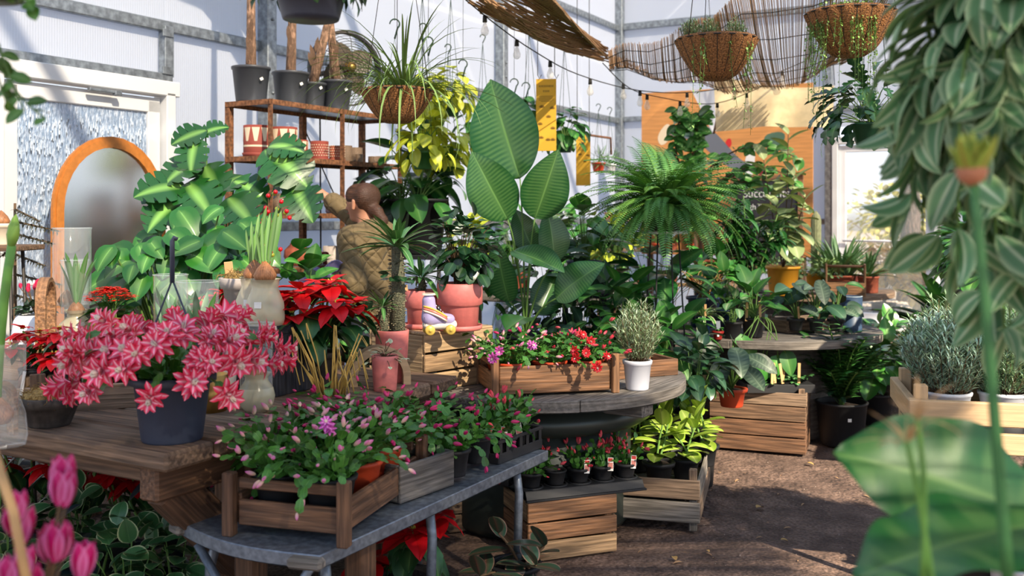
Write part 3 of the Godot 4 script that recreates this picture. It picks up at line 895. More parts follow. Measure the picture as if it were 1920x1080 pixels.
	for z in [-0.05, -0.45]:
		slab("corner_post", Vector3(0.22, 0.045, 0.045), M.wood_cream, t, Transform3D(Basis(Vector3.BACK, PI / 2), Vector3(0.05, 0.66, z)), 0.004)
		for x in [0.42, 1.03]:
			slab("leg", Vector3(0.62, 0.035, 0.035), M.black, t, Transform3D(Basis(Vector3.BACK, PI / 2), Vector3(x, 0.31, z)), 0.003)
		slab("leg", Vector3(0.62, 0.035, 0.035), M.black, t, Transform3D(Basis(Vector3.BACK, PI / 2), Vector3(0.05, 0.31, z)), 0.003)
	slab("liner", Vector3(1.04, 0.02, 0.46), M.black, t, at(0.55, 0.6, -0.25), 0.004)

# ---------------------------------------------------------------- kinds of plants
func budmesh(key: String, c0: Color, c1: Color) -> ArrayMesh:   # unit long along -Z
	if not S.has(key):
		var s := st()
		s.set_smooth_group(0)
		var pr := [[0.0, 0.0], [0.13, 0.12], [0.2, 0.4], [0.18, 0.65], [0.09, 0.88], [0.0, 1.0]]
		for i in pr.size() - 1:
			for k in 7:
				var q := []
				var cc := []
				for e in [[i, k], [i, k + 1], [i + 1, k + 1], [i + 1, k]]:
					var a: float = TAU * (e[1] % 7) / 7
					q.append(Vector3(cos(a) * pr[e[0]][0], sin(a) * pr[e[0]][0], -pr[e[0]][1]))
					cc.append(c0.lerp(c1, pr[e[0]][1]))
				for x in [0, 1, 2, 0, 2, 3]:
					s.set_color(cc[x])
					s.add_vertex(q[x])
		S[key] = done(s)
	return S[key]
func segmesh() -> Array:
	return leaves("segment", {"w": 0.34, "peak": 0.68, "p0": 0.55, "p1": 0.45, "c": lin(62, 112, 44), "m": lin(92, 140, 62), "e": lin(70, 122, 48), "n": 6, "fold": 0.12, "droop": 0.35, "wave": 0.1, "ss": [-1.0, -0.12, 0.0, 0.12, 1.0]}, 4, 0.22)
func bloom(key: String, c: Color, e: Color, m: Color) -> ArrayMesh:   # layered cactus flower opening along -Z, unit long
	if not S.has(key):
		var pt := leaf({"w": 0.2, "peak": 0.55, "p0": 0.8, "p1": 0.6, "c": c, "e": e, "m": m, "n": 6, "fold": 0.3, "droop": 1.1, "ss": [-1.0, -0.4, 0.0, 0.4, 1.0]})
		var h := Heap.new()
		for tier in 3:
			for k in 7:
				var a := TAU * (k + 0.5 * tier) / 7
				var open := [0.8, 0.5, 0.25][tier] as float
				var d := Vector3(cos(a) * open, sin(a) * open, -1.0)
				h.put(pt, aim(Vector3(0, 0, -0.22 * tier), d, -Vector3(cos(a), sin(a), 0.2), [0.7, 0.68, 0.62][tier]))
		for k in 5:
			h.put(budmesh("stamen", m, lin(250, 240, 220)), aim(Vector3(0, 0, -0.3), Vector3(cos(k * 1.3) * 0.12, sin(k * 1.3) * 0.12, -1), Vector3.UP, 0.6, 0.2))
		S[key] = h.s.commit()
	return S[key]
# holiday cactus: chains of flat segments arching out of a pot, tips carrying buds and flowers
func cactus(label: String, group: String, base: Vector3, pr: Array, potm: Material, nb: int, sl: float, ns: int, bud: ArrayMesh, budp: float, flower: ArrayMesh, fn: int, fs: float, up := 1.1, cap := 300, lean := Vector3.ZERO) -> Node3D:
	var t := thing("holiday_cactus", label, "plant", base, 0.0, group)
	if pr[0] > 0.0:
		pot(t, pr[0], pr[1], pr[2], potm, Vector3.ZERO, 0.006, 0.014)
	var segs := []
	var tips := []
	for b in nb:
		var yaw := TAU * (b + rr(0, 0.7)) / nb * 1.0 + b * 2.4
		var pitch := rr(0.5, 1.45) * up
		var p := Vector3(sin(yaw) * pr[0] * 0.5, pr[2] * 0.9, cos(yaw) * pr[0] * 0.5)
		var bend := rr(0.16, 0.34)
		var n := ns + rng.randi_range(-1, 1)
		var d := Vector3.UP
		for k in n:
			d = (dirv(yaw + rr(-0.25, 0.25), pitch) + lean * (0.2 + 0.2 * k)).normalized()
			var l := sl * rr(0.85, 1.15)
			segs.append([pick(segmesh()), aim(p, d, Vector3(rr(-0.6, 0.6), 1, rr(-0.6, 0.6)) + dirv(yaw, 0) * 0.4, l)])
			p += d * l * 0.93
			pitch -= bend * (0.5 + 0.25 * k)
		tips.append([p, d])
	strew(t, "segment", segs.slice(0, cap), M.leaf, true)
	if segs.size() > cap:
		strew(t, "segments", segs.slice(cap), M.leaf, false)
	var nf := 0
	tips.sort_custom(func(x, y): return x[0].y + x[0].z * 0.8 > y[0].y + y[0].z * 0.8)
	for e in tips:
		var d: Vector3 = (e[1] + Vector3(0, rr(-0.1, 0.4), 0)).normalized()
		if nf < fn:
			nf += 1
			obj("flower", flower, M.petal, t, aim(e[0], d, Vector3(rr(-1, 1), 1, rr(-1, 1)), fs * rr(0.85, 1.15)))
		elif bud and rr(0, 1) < budp:
			for k in rng.randi_range(1, 3):
				obj("bud", bud, M.petal, t, aim(e[0], d + Vector3(rr(-0.4, 0.4), rr(-0.2, 0.4), rr(-0.4, 0.4)), Vector3.UP, rr(0.014, 0.034)))
	return t
func bracts(key: String, c: Color) -> Array:
	return leaves(key, {"w": 0.27, "peak": 0.42, "p0": 0.75, "p1": 0.95, "c": c, "m": Color(c.r * 0.7, c.g * 0.7, c.b * 0.7), "n": 8, "fold": 0.22, "droop": 0.7, "wave": 0.05, "ss": [-1.0, -0.5, -0.06, 0.0, 0.06, 0.5, 1.0]}, 3, 0.18)
func deepgreen() -> Array:
	return leaves("deepgreen", {"w": 0.3, "peak": 0.42, "p0": 0.7, "p1": 0.9, "c": lin(34, 78, 40), "m": lin(96, 132, 74), "n": 7, "fold": 0.22, "droop": 0.8, "wave": 0.06}, 3, 0.2)
func poinsettia(label: String, base: Vector3, pr: Array, potm: Material, heads: Array, size: float, greens: int, c := lin(206, 16, 26), group := "") -> Node3D:   # heads: positions above the base
	var t := thing("poinsettia", label, "plant", base, 0.0, group)
	if pr[0] > 0:
		pot(t, pr[0], pr[1], pr[2], potm)
	var root := Vector3(0, pr[2] * 0.85, 0)
	for h in heads:
		var sm := obj("flower_stem", rod(curve(root, root.lerp(h, 0.6) + Vector3(0, 0.03, 0), h, 5), 0.006, 0.004), M.stem, t)
		for k in 11:
			var yaw := k * 2.4 + rr(-0.2, 0.2)
			var inner := k < 4
			obj("bract", pick(bracts("bract%.2f" % c.r, c)), M.petal, sm, aim(h + Vector3(0, 0.01 if inner else -0.006, 0), dirv(yaw, rr(0.25, 0.6) if inner else rr(-0.25, 0.2)), Vector3.UP, size * (rr(0.55, 0.7) if inner else rr(0.8, 1.1))))
		for k in 5:
			obj("cyathium", budmesh("cyathium", lin(120, 150, 50), lin(226, 190, 60)), M.petal, sm, aim(h + Vector3(rr(-0.01, 0.01), 0.008, rr(-0.01, 0.01)), Vector3(rr(-0.3, 0.3), 1, rr(-0.3, 0.3)), Vector3.BACK, 0.016))
	for k in greens:
		var h2: Vector3 = pick(heads)
		var yaw2 := rr(0, TAU)
		obj("leaf", pick(deepgreen()), M.leaf, t, aim(root.lerp(h2, rr(0.55, 0.9)) + dirv(yaw2, 0) * 0.02, dirv(yaw2, rr(-0.7, 0.1)), Vector3.UP, size * rr(0.85, 1.2)))
	return t
# broad leaves on a few upright stems (rubber plants and the like)
func caned(t: Node3D, root: Vector3, top: Vector3, n: int, ms: Array, size: float, m: Material, p0 := -0.1, p1 := 1.1, sm: Material = null, start := 0.2) -> void:
	obj("stem", rod(curve(root, root.lerp(top, 0.5) + Vector3(rr(-0.02, 0.02), 0, rr(-0.02, 0.02)), top, 5), 0.006, 0.004), sm if sm else M.stem, t)
	for k in n:
		var f := float(k) / maxf(1, n - 1)
		var yaw := k * 2.4 + rr(-0.3, 0.3)
		obj("leaf", pick(ms), m, t, aim(root.lerp(top, lerpf(start, 1.0, f)), dirv(yaw, lerpf(p0, p1, f * f) + rr(-0.15, 0.15)), Vector3.UP + dirv(yaw, 0) * -0.2, size * lerpf(1.0, 0.8, f) * rr(0.85, 1.12)))
# clump of long narrow blades
func blades(t: Node3D, c: Vector3, n: int, ms: Array, s0: float, s1: float, p0: float, p1: float, m: Material, spread := 0.02, single := true, called := "leaf") -> void:
	var l := []
	for k in n:
		var yaw := k * 2.4 + rr(-0.4, 0.4)
		l.append([pick(ms), aim(c + dirv(yaw, 0) * rr(0, spread), dirv(yaw, rr(p0, p1)), Vector3.UP - dirv(yaw, 0) * 0.3, rr(s0, s1))])
	strew(t, called, l, m, single)
func heartleaf(key: String, c: Color, m := Color(0, 0, 0, 0), vary := 0.2) -> Array:
	return leaves(key, {"w": 0.36, "peak": 0.3, "p0": 0.5, "p1": 0.85, "heart": 0.16, "c": c, "m": m if m.a > 0 else c.lightened(0.15), "n": 8, "fold": 0.15, "droop": 0.6}, 3, vary)
# leafy plant in a pot: leaves over a dome on fine stems
func leafy(called: String, label: String, base: Vector3, pr: Array, potm: Material, r: Vector3, lift: float, n: int, ms: Array, s0: float, s1: float, m: Material, single := true, group := "", sag := 0.3, low := -0.2, soil := true) -> Node3D:
	var t := thing(called, label, "plant", base, 0.0, group)
	if pr.size() and pr[0] > 0:
		pot(t, pr[0], pr[1], pr[2], potm, Vector3.ZERO, 0.006, 0.016, soil)
	var root := Vector3(0, pr[2] * 0.8 if pr.size() else 0.0, 0)
	var l := dome(root + Vector3(0, lift, 0), r, n, ms, s0, s1, sag, low)
	strew(t, "leaf" if single else "foliage", l, m, single)
	stems(t, root, l, M.stem, 0.0025, 1 if n < 60 else 4)
	return t
func frond(key: String, c: Color, n := 34) -> ArrayMesh:   # fern frond, unit long along -Z, arching
	if not S.has(key):
		var pin := leaf({"w": 0.13, "peak": 0.25, "p0": 0.4, "p1": 0.8, "c": c, "m": c.lightened(0.06), "n": 3, "ss": [-1.0, 0.0, 1.0], "droop": 0.4, "fold": 0.1})
		var h := Heap.new()
		var droop := 1.5
		for k in n:
			var f := (k + 0.5) / n
			var an := droop * f
			var p := Vector3(0, -(1.0 - cos(an)) / droop, -sin(an) / droop)
			var fw := Vector3(0, -sin(an), -cos(an))
			var l := 0.1 * pow(sin(PI * minf(1.0, 0.12 + 0.9 * f)), 0.7)
			for sg in [-1.0, 1.0]:
				h.put(pin, aim(p, Vector3(sg, 0, 0) + fw * 0.35, Vector3(0, cos(an), -sin(an)), l))
		var s := st()
		var pts := []
		for k in 8:
			var an := droop * k / 7.0
			pts.append(Vector3(0, -(1.0 - cos(an)) / droop, -sin(an) / droop))
		tint = c.darkened(0.2)
		tube(s, pts, 0.006, 0.003, 3, false)
		tint = Color.WHITE
		h.put(done(s), Transform3D())
		S[key] = h.s.commit()
	return S[key]
func wire_hanger(t: Node3D, c: Vector3, r: float, top: float, m: Material, n := 3) -> void:
	for k in n:
		var a := TAU * k / n + 0.4
		obj("hanger", rod([c + Vector3(cos(a) * r, 0, sin(a) * r), Vector3(c.x, top, c.z)], 0.0018, -1, 4), m, t)
	var hk := []
	for k in 9:
		var a2 := PI * 1.25 * k / 8.0 - PI * 0.25
		hk.append(Vector3(c.x + 0.022 * cos(a2), top + 0.05 + 0.022 * sin(a2), c.z))
	hk.push_front(Vector3(c.x, top, c.z))
	obj("hook", rod(hk, 0.0045, -1, 5), m, t)
func stick(t: Node3D, p: Vector3, h := 0.07, w := 0.012) -> void:
	slab("plant_stick", Vector3(h, w, 0.002), M.stick, t, Transform3D(Basis(Vector3.BACK, PI / 2 + rr(-0.15, 0.15)) * Basis(Vector3.RIGHT, rr(-0.3, 0.3)), p + Vector3(0, h / 2, 0)), 0.0008)

func vase(t: Node3D, r: float, base: Vector3, m: Material, neck := 0.5, called := "vase") -> void:
	obj(called, turned([[0, 0.0], [r * 0.6, 0.0], [r * 0.92, r * 0.4], [r, r * 0.85], [r * 0.9, r * 1.3], [r * neck, r * 1.7], [r * neck, r * 1.9], [r * (neck + 0.18), r * 2.1]], 28), m, t, Transform3D(Basis(), base))
func bulb(t: Node3D, p: Vector3, r: float) -> void:
	obj("bulb", turned([[0, -r * 0.8], [r * 0.7, -r * 0.6], [r, 0], [r * 0.7, r * 0.6], [r * 0.25, r * 1.1], [0, r * 1.3]], 16), grained(rgb(120, 66, 36), rgb(196, 132, 84), Vector3(30, 4, 30), 0.5, 71, 0.0), t, Transform3D(Basis(), p))
func strap(key: String, c: Color) -> Array:
	return leaves(key, {"w": 0.055, "peak": 0.5, "p0": 0.3, "p1": 0.5, "c": c, "m": c.lightened(0.1), "n": 8, "fold": 0.5, "droop": 0.2, "ss": [-1.0, 0.0, 1.0]}, 3, 0.2)
func cylinder_glass(label: String, base: Vector3, r: float, h: float) -> Node3D:
	var t := thing("glass_cylinder", label, "vase", base)
	obj("wall", turned([[0, 0.004], [r, 0.004], [r, h], [r + 0.002, h + 0.003], [r - 0.003, h + 0.003]], 36), M.glass, t)
	obj("rim", turned([[r - 0.003, h], [r + 0.003, h], [r + 0.003, h + 0.005], [r - 0.003, h + 0.005], [r - 0.003, h]], 36), M.glass, t)
	return t

func build_left() -> void:
	var cutpink := bloom("pinkbloom", lin(242, 88, 134), lin(226, 16, 60), lin(255, 206, 222))
	var lilacbud := budmesh("lilacbud", lin(236, 214, 170), lin(216, 96, 178))
	var magbud := budmesh("magbud", lin(200, 60, 110), lin(196, 16, 104))
	# big pink flowered cactus in the slate pot
	var t := cactus("large cactus covered in pink and white flowers in a slate hanging pot", "", PY(323, 2.84, 0.75), [0.108, 0.085, 0.185], M.slate, 74, 0.045, 5, magbud, 0.8, cutpink, 60, 0.074, 0.88)
	for sg in [-1, 1]:
		obj("hanger", rod([Vector3(0.112 * sg, 0.17, 0), Vector3(0.085 * sg, 0.24, 0.0), Vector3(0.0, 0.46, 0)], 0.003, -1, 5), M.slate, t)
	obj("hook", rod([Vector3(0, 0.45, 0), Vector3(0, 0.57, 0), Vector3(0.006, 0.58, 0), Vector3(0.014, 0.575, 0)], 0.007, -1, 6), M.slate, t)
	obj("rim", turned([[0.118, 0.165], [0.123, 0.168], [0.123, 0.186], [0.113, 0.188]], 36), M.slate, t)
	# dark clay bowl with moss
	t = thing("clay_bowl", "dark clay bowl filled with dry moss and a wooden marker", "pot", PY(93, 3.03, 0.75))
	obj("bowl", turned([[0, 0], [0.058, 0], [0.062, 0.006], [0.082, 0.06], [0.092, 0.062], [0.096, 0.09], [0.086, 0.092], [0.082, 0.07]], 32), M.claydark, t)
	var hp := Heap.new()
	tint = Color.WHITE
	var twist := rod(curve(Vector3.ZERO, Vector3(0.02, 0.02, 0.01), Vector3(0.035, 0.0, 0.02), 4), 0.0012, 0.0008, 3)
	for k in 360:
		var a := rr(0, TAU)
		var q := sqrt(rr(0, 1)) * 0.08
		hp.put(twist, Transform3D(Basis.from_euler(Vector3(rr(-1, 1), rr(0, 6), rr(-1, 1))), Vector3(cos(a) * q, 0.082 + (0.085 - q) * 0.4 * rr(0.5, 1), sin(a) * q)))
	obj("moss_fibre", hp.s.commit(), M.moss, t, Transform3D(), "stuff")
	obj("moss", turned([[0.084, 0.075], [0.07, 0.1], [0.03, 0.115], [0, 0.118]], 18), M.moss, t)
	slab("marker", Vector3(0.055, 0.05, 0.008), M.wood_old2, t, Transform3D(Basis(Vector3.BACK, PI / 2 + 0.06), Vector3(-0.05, 0.125, -0.03)), 0.006)
	slab("label_stick", Vector3(0.11, 0.01, 0.002), M.tag, t, Transform3D(Basis(Vector3.BACK, PI / 2 - 0.15), Vector3(-0.085, 0.11, 0.0)), 0.001)
	for k in 7:
		obj("sprout", leaves("sprout", {"w": 0.3, "c": lin(150, 196, 50), "n": 5}, 2)[k % 2], M.leaf, t, aim(Vector3(0.005, 0.115, 0.01), dirv(k * 0.9, 0.5), Vector3.UP, 0.022))
	# red poinsettias in a low tray
	var A := PH(138, 772, 0.75)
	var B := PH(262, 764, 0.75)
	boxy("plank_tray", "low grey plank tray of dark red poinsettias behind slate pot", A + (A - B) * 0.9, B, 0.3, [[0.0, 0.085]], [[0.0, 0.085]], 0.08, [M.wood_old3])
	for e in [[75, 3.5, "dark red poinsettia at the outer end of the plank tray"], [165, 3.42, "dark red poinsettia in the plank tray behind the slate pot"], [232, 3.5, "dark red poinsettia in the plank tray beside the gold pot"]]:
		var hs := []
		for k in 6:
			hs.append(Vector3(rr(-0.11, 0.11), rr(0.15, 0.24), rr(-0.1, 0.12)))
		poinsettia(e[2], PY(e[0], e[1], 0.765), [0.06, 0.045, 0.09], M.black, hs, 0.075, 22)
	# gold ribbed pot with red kalanchoe on a riser
	t = thing("riser_box", "low wooden riser box under vases and white pot", "box", PY(165, 4.35, 0.75), -0.5)
	slab("box", Vector3(0.62, 0.075, 0.34), M.wood_old, t, at(0, 0.038, 0), 0.005)
	t = thing("kalanchoe", "bright red kalanchoe in a hammered gold pot", "plant", PY(207, 4.2, 0.825))
	obj("pot", turned([[0, 0], [0.07, 0], [0.075, 0.01], [0.08, 0.135], [0.077, 0.135], [0.07, 0.12]], 40), M.gold, t)
	for k in 7:
		obj("ring", turned([[0.0765, 0.012 + k * 0.018], [0.0805, 0.02 + k * 0.018], [0.0765, 0.028 + k * 0.018]], 36), M.gold, t)
	var kl := leaves("kalleaf", {"w": 0.36, "peak": 0.55, "p0": 0.6, "p1": 0.5, "c": lin(60, 104, 52), "m": lin(80, 124, 66), "n": 6, "fold": 0.2}, 3)
	strew(t, "leaf", dome(Vector3(0, 0.13, 0), Vector3(0.08, 0.07, 0.08), 40, kl, 0.045, 0.07, 0.1, -0.1), M.leaf, true)
	var fl := []
	var redp := leaves("kalpetal", {"w": 0.4, "peak": 0.6, "c": lin(220, 18, 16), "m": lin(230, 60, 30), "n": 3, "ss": [-1.0, 0.0, 1.0], "droop": 0.6}, 2)
	for k in 150:
		var nrm := dirv(rr(0, TAU), rr(0.15, 1.5))
		var c := Vector3(0, 0.2, 0) + nrm * Vector3(0.105, 0.06, 0.105) * rr(0.8, 1.05)
		for j in 4:
			fl.append([redp[j % 2], aim(c, dirv(j * PI / 2 + k, 0.25), Vector3.UP, 0.017)])
	strew(t, "flower_heads", fl, M.petal, false)
	stems(t, Vector3(0, 0.12, 0), fl, M.stem, 0.003, 24)
	# bulb vases and cylinders
	t = thing("bulb_vase", "round glass vase with paperwhite bulb and green shoots inside glass sleeves", "vase", PY(143, 4.28, 0.825))
	vase(t, 0.075, Vector3.ZERO, M.frosted)
	bulb(t, Vector3(0, 0.155, 0), 0.036)
	blades(t, Vector3(0, 0.18, 0), 14, strap("hyacinth", lin(70, 130, 56)), 0.16, 0.26, 1.3, 1.5, M.leaf, 0.02)
	slab("price_tag", Vector3(0.022, 0.016, 0.001), M.tag, t, at(0.05, 0.1, 0.055, 0.6, 0, 0.4), 0.0004)
	t = thing("bulb_vase", "clear round glass bulb vase behind the frosted one", "vase", PY(121, 4.45, 0.825))
	vase(t, 0.085, Vector3.ZERO, M.glass)
	bulb(t, Vector3(0.01, 0.18, 0), 0.04)
	cylinder_glass("tall wide glass sleeve in front of the arched mirror", PY(135, 4.5, 0.98), 0.082, 0.35)
	cylinder_glass("short glass sleeve around the paperwhite shoots", PY(141, 4.28, 0.965), 0.058, 0.23)
	t = thing("cyclamen", "pink cyclamen in a plain white pot", "plant", PY(64, 4.4, 0.79))
	obj("pot", turned([[0, 0], [0.095, 0], [0.1, 0.02], [0.085, 0.13], [0.07, 0.16], [0.065, 0.155]], 32), M.white, t)
	strew(t, "leaf", dome(Vector3(0, 0.17, 0), Vector3(0.07, 0.04, 0.07), 30, heartleaf("cycleaf", lin(40, 70, 44)), 0.04, 0.055), M.leaf, true)
	cyclamen_flowers(t, Vector3(0, 0.17, 0), 16, 0.06, 0.08, 0.12, 0.03, lin(220, 20, 84), lin(240, 90, 130))
	t = thing("wooden_arch", "bentwood arch handle standing beside the cyclamen pot", "decoration", PY(86, 4.1, 0.825), 1.8)
	arch(t, 0.09, 0.3, 0.02, 0.04, M.wood_warm)
	for e in [[320, 3.95, 0.066, 0.40, "clear glass cylinder behind the pink flowers, plain"], [371, 3.85, 0.08, 0.38, "wider clear glass cylinder beside the other behind flowers"]]:
		var g := cylinder_glass(e[4], PY(e[0], e[1], 0.752), e[2], e[3])
		blades(g, Vector3(0, 0.02, 0), 9, strap("hyacinth", lin(70, 130, 56)), 0.25, 0.36, 1.3, 1.5, M.leaf, 0.01)
	poinsettia("bright red poinsettia half hidden behind the pink cactus flowers", PY(412, 4.15, 0.752), [0.07, 0.055, 0.12], M.claygrey, [Vector3(-0.05, 0.27, 0.04), Vector3(0.06, 0.27, 0.02), Vector3(0, 0.3, -0.04)], 0.12, 10)
	t = thing("gold_cup", "ribbed brass pot standing behind the slate pot", "pot", PY(393, 3.25, 0.75))
	obj("cup", turned([[0, 0], [0.055, 0], [0.06, 0.12], [0.056, 0.12], [0.05, 0.02]], 32), M.gold, t)
	t = thing("gold_cup", "cream and brass pot beside the ribbed brass one", "pot", PY(412, 3.45, 0.75))
	obj("cup", turned([[0, 0], [0.05, 0], [0.062, 0.14], [0.058, 0.14], [0.05, 0.02]], 32), M.cream, t)
	# hyacinth on its vase in a glass sleeve
	t = thing("bulb_vase", "hyacinth bulb on frosted round vase inside a tall glass sleeve", "vase", PY(481, 3.24, 0.75))
	vase(t, 0.06, Vector3.ZERO, M.frosted, 0.62)
	bulb(t, Vector3(0, 0.125, 0), 0.034)
	blades(t, Vector3(0, 0.15, 0), 5, strap("hyacinth", lin(70, 130, 56)), 0.12, 0.17, 1.35, 1.5, M.leaf, 0.01)
	cylinder_glass("glass sleeve standing around the hyacinth bulb", PY(481, 3.24, 0.81), 0.053, 0.225)
	# black pedestal with two amaryllis vases and a clay pot
	t = thing("black_pedestal", "black stained wooden pedestal stool under the bulb vases", "stool", PY(502, 3.62, 0.75), -0.5)
	slab("top", Vector3(0.25, 0.035, 0.25), M.char, t, at(0, 0.235, 0), 0.004)
	for x in [-0.1, 0.1]:
		slab("side", Vector3(0.22, 0.02 + 0.03, 0.23), M.char, t, at(x, 0.11, 0, 0, 0, PI / 2), 0.004)
	slab("back", Vector3(0.18, 0.2, 0.02), M.char, t, at(0, 0.11, -0.1), 0.003)
	slab("front", Vector3(0.18, 0.2, 0.02), M.char, t, at(0, 0.11, 0.1), 0.003)
	for e in [[477, 3.62, "frosted glass amaryllis vase with a square price tag"], [497, 3.52, "larger frosted amaryllis vase in front with a white tag"]]:
		t = thing("amaryllis_vase", e[2], "vase", PY(e[0], e[1], 1.003))
		obj("vase", turned([[0, 0], [0.066, 0], [0.07, 0.02], [0.066, 0.08], [0.046, 0.13], [0.05, 0.16], [0.056, 0.163]], 30), M.frosted, t)
		bulb(t, Vector3(0, 0.175, 0), 0.042)
		for k in 4:
			obj("shoot", strap("amaryllis", lin(96, 146, 58))[k % 3], M.leaf, t, aim(Vector3(0.008 * k - 0.012, 0.21, 0), Vector3(0.1 * k - 0.15, 1, 0.05), Vector3(0, 0.2, 1), 0.13 + 0.03 * k, 0.8))
		slab("price_tag", Vector3(0.026, 0.022, 0.001), M.tag, t, at(-0.008, 0.075, 0.071, -0.1), 0.0004)
	t = thing("amaryllis_pot", "grey clay pot of sprouting amaryllis with red berry sprig", "plant", PY(455, 4.0, 0.96))
	pot(t, 0.085, 0.055, 0.18, M.claygrey, Vector3.ZERO, 0.01, 0.045, false)
	obj("moss", turned([[0.083, 0.16], [0.07, 0.19], [0.03, 0.205], [0, 0.207]], 18), M.moss, t)
	hp = Heap.new()
	for k in 160:
		var a := rr(0, TAU)
		var q := sqrt(rr(0, 1)) * 0.085
		hp.put(twist, Transform3D(Basis.from_euler(Vector3(rr(-1, 1), rr(0, 6), rr(-1, 1))), Vector3(cos(a) * q, 0.19, sin(a) * q)))
	obj("moss_fibre", hp.s.commit(), M.moss, t, Transform3D(), "stuff")
	slab("marker", Vector3(0.07, 0.035, 0.005), M.stick, t, Transform3D(Basis(Vector3.BACK, PI / 2 + 0.1), Vector3(-0.05, 0.21, 0.02)), 0.004)
	for k in 5:
		obj("shoot", strap("amaryllis", lin(96, 146, 58))[k % 3], M.leaf, t, aim(Vector3(0.05 + 0.012 * k, 0.18, 0.02), Vector3(0.08 * k - 0.1, 1, 0.05), Vector3(0, 0.2, 1), 0.16 + 0.03 * k, 1.4))
	t = thing("pedestal_box", "brown wooden block under the grey clay amaryllis pot", "box", PY(455, 4.0, 0.75), -0.5)
	slab("box", Vector3(0.2, 0.208, 0.2), M.wood_old2, t, at(0, 0.104, 0), 0.004)
	t = thing("berry_sprig", "sprig of round red berries rising above the amaryllis vases", "decoration", PY(500, 3.72, 1.2))
	for k in 26:
		var y := rr(0.0, 0.34)
		var x := 0.05 * (y / 0.34) + rr(-0.045, 0.06)
		if k % 4 == 0:
			obj("twig", rod(curve(Vector3(0, -0.2, 0), Vector3(0.01, y * 0.5, 0), Vector3(x, y, 0), 6), 0.0022, 0.001, 4), M.stembrown, t)
		obj("berry", turned([[0, -0.009], [0.007, -0.006], [0.0092, 0], [0.007, 0.006], [0, 0.009]], 10), mat(rgb(188, 18, 30), 0.25) if k % 5 else mat(rgb(150, 160, 50), 0.3), t, at(x, y, rr(-0.02, 0.02)))
	# big red poinsettia in the middle
	var hs2 := [Vector3(-0.14, 0.33, 0.06), Vector3(-0.06, 0.36, 0.08), Vector3(0.04, 0.38, 0.0), Vector3(0.08, 0.31, 0.1), Vector3(-0.08, 0.28, 0.13), Vector3(0.0, 0.36, -0.08), Vector3(0.13, 0.3, 0.03)]
	poinsettia("large scarlet poinsettia with deep green leaves in a dark pot", PY(600, 3.72, 0.75), [0.07, 0.055, 0.13], M.claydark, hs2, 0.145, 34)
	# yellow twigs and wooden arches
	t = thing("twig_bundle", "bundle of bent golden yellow twigs on the plank table", "decoration", PY(622, 3.5, 0.75))
	for k in 26:
		var a3 := rr(-0.09, 0.09)
		var top := Vector3(a3 * 1.6 + rr(-0.05, 0.03), rr(0.1, 0.26), rr(-0.04, 0.04))
		obj("twig", rod([Vector3(a3 * 0.5, 0.0, rr(-0.03, 0.03)), top * Vector3(0.6, 0.55, 0.8), top, top + Vector3(rr(0.005, 0.03), -rr(0.03, 0.12), 0.01)], 0.0032, 0.0024, 5), M.gold_twig, t)
	t = thing("wooden_arch", "pale plywood arch lying around a trailing vine pot", "decoration", PY(712, 3.75, 0.75), 0.25)
	arch(t, 0.1, 0.135, 0.028, 0.07, M.wood_cream)
	# under the table
	var rub := leaves("darkrubber", {"w": 0.26, "peak": 0.5, "p0": 0.6, "p1": 0.6, "c": lin(26, 40, 48), "m": lin(70, 70, 60), "n": 8, "fold": 0.2, "droop": 0.4}, 3)
	var vari := leaves("variegated", {"w": 0.36, "peak": 0.45, "p0": 0.6, "p1": 0.7, "c": lin(44, 84, 48), "e": lin(198, 206, 160), "m": lin(70, 110, 64), "mid2": lin(64, 108, 64), "n": 7, "fold": 0.2, "droop": 0.6}, 3)
	for e in [[70, 3.3, "between two variegated plants"], [185, 3.15, "below the slate pot"], [300, 3.4, "beside the trestle brace"], [-10, 3.6, "farthest from the bench"]]:
		t = thing("rubber_plant", "dark blue-green rubber plant under the plank table %s" % e[2], "plant", PY(e[0], e[1], 0), 0.0, "rubber plants under the plank table")
		pot(t, 0.11, 0.085, 0.16, M.blackpot)
		for k in 3:
			caned(t, Vector3(rr(-0.04, 0.04), 0.13, rr(-0.04, 0.04)), Vector3(rr(-0.12, 0.12), rr(0.3, 0.46), rr(-0.05, 0.16)), 7, rub, 0.17, M.leaf_gloss, -0.2, 0.9)
	for e in [[240, 3.0, "in front of the trestle brace"], [130, 3.45, "before the red poinsettias"], [20, 3.15, "behind the magenta and white cyclamen"], [330, 3.1, "next to the metal bench brace"]]:
		leafy("variegated_plant", "cream edged variegated plant under the plank table %s" % e[2], PY(e[0], e[1], 0), [0.1, 0.08, 0.14], M.blackpot, Vector3(0.17, 0.2, 0.17), 0.16, 60, vari, 0.07, 0.1, M.leaf, true, "variegated plants under the plank table")
	for e in [[150, 3.75, "below the dark clay bowl"], [235, 3.7, "behind the trestle brace"], [60, 3.9, "farthest under the plank table"]]:
		var hs3 := []
		for k in 6:
			hs3.append(Vector3(rr(-0.13, 0.13), rr(0.38, 0.52), rr(-0.08, 0.12)))
		poinsettia("red poinsettia growing in the shade %s" % e[2], PY(e[0], e[1], 0), [0.09, 0.07, 0.15], M.blackpot, hs3, 0.1, 14, lin(206, 16, 26), "poinsettias under the plank table")
	# poinsettia and variegated rubber plant below the bench
	poinsettia("red poinsettia on the ground behind the bench legs", PY(765, 3.5, 0), [0.1, 0.08, 0.12], M.blackpot, [Vector3(-0.12, 0.2, 0.1), Vector3(0.03, 0.3, 0.1), Vector3(0.1, 0.33, 0.02), Vector3(-0.03, 0.08, 0.2), Vector3(0.12, 0.12, 0.16)], 0.15, 22)
	t = thing("rubber_plant", "pink edged variegated rubber plant on the ground before the slatted crate", "plant", PY(965, 3.62, 0))
	pot(t, 0.09, 0.07, 0.12, M.blackpot)
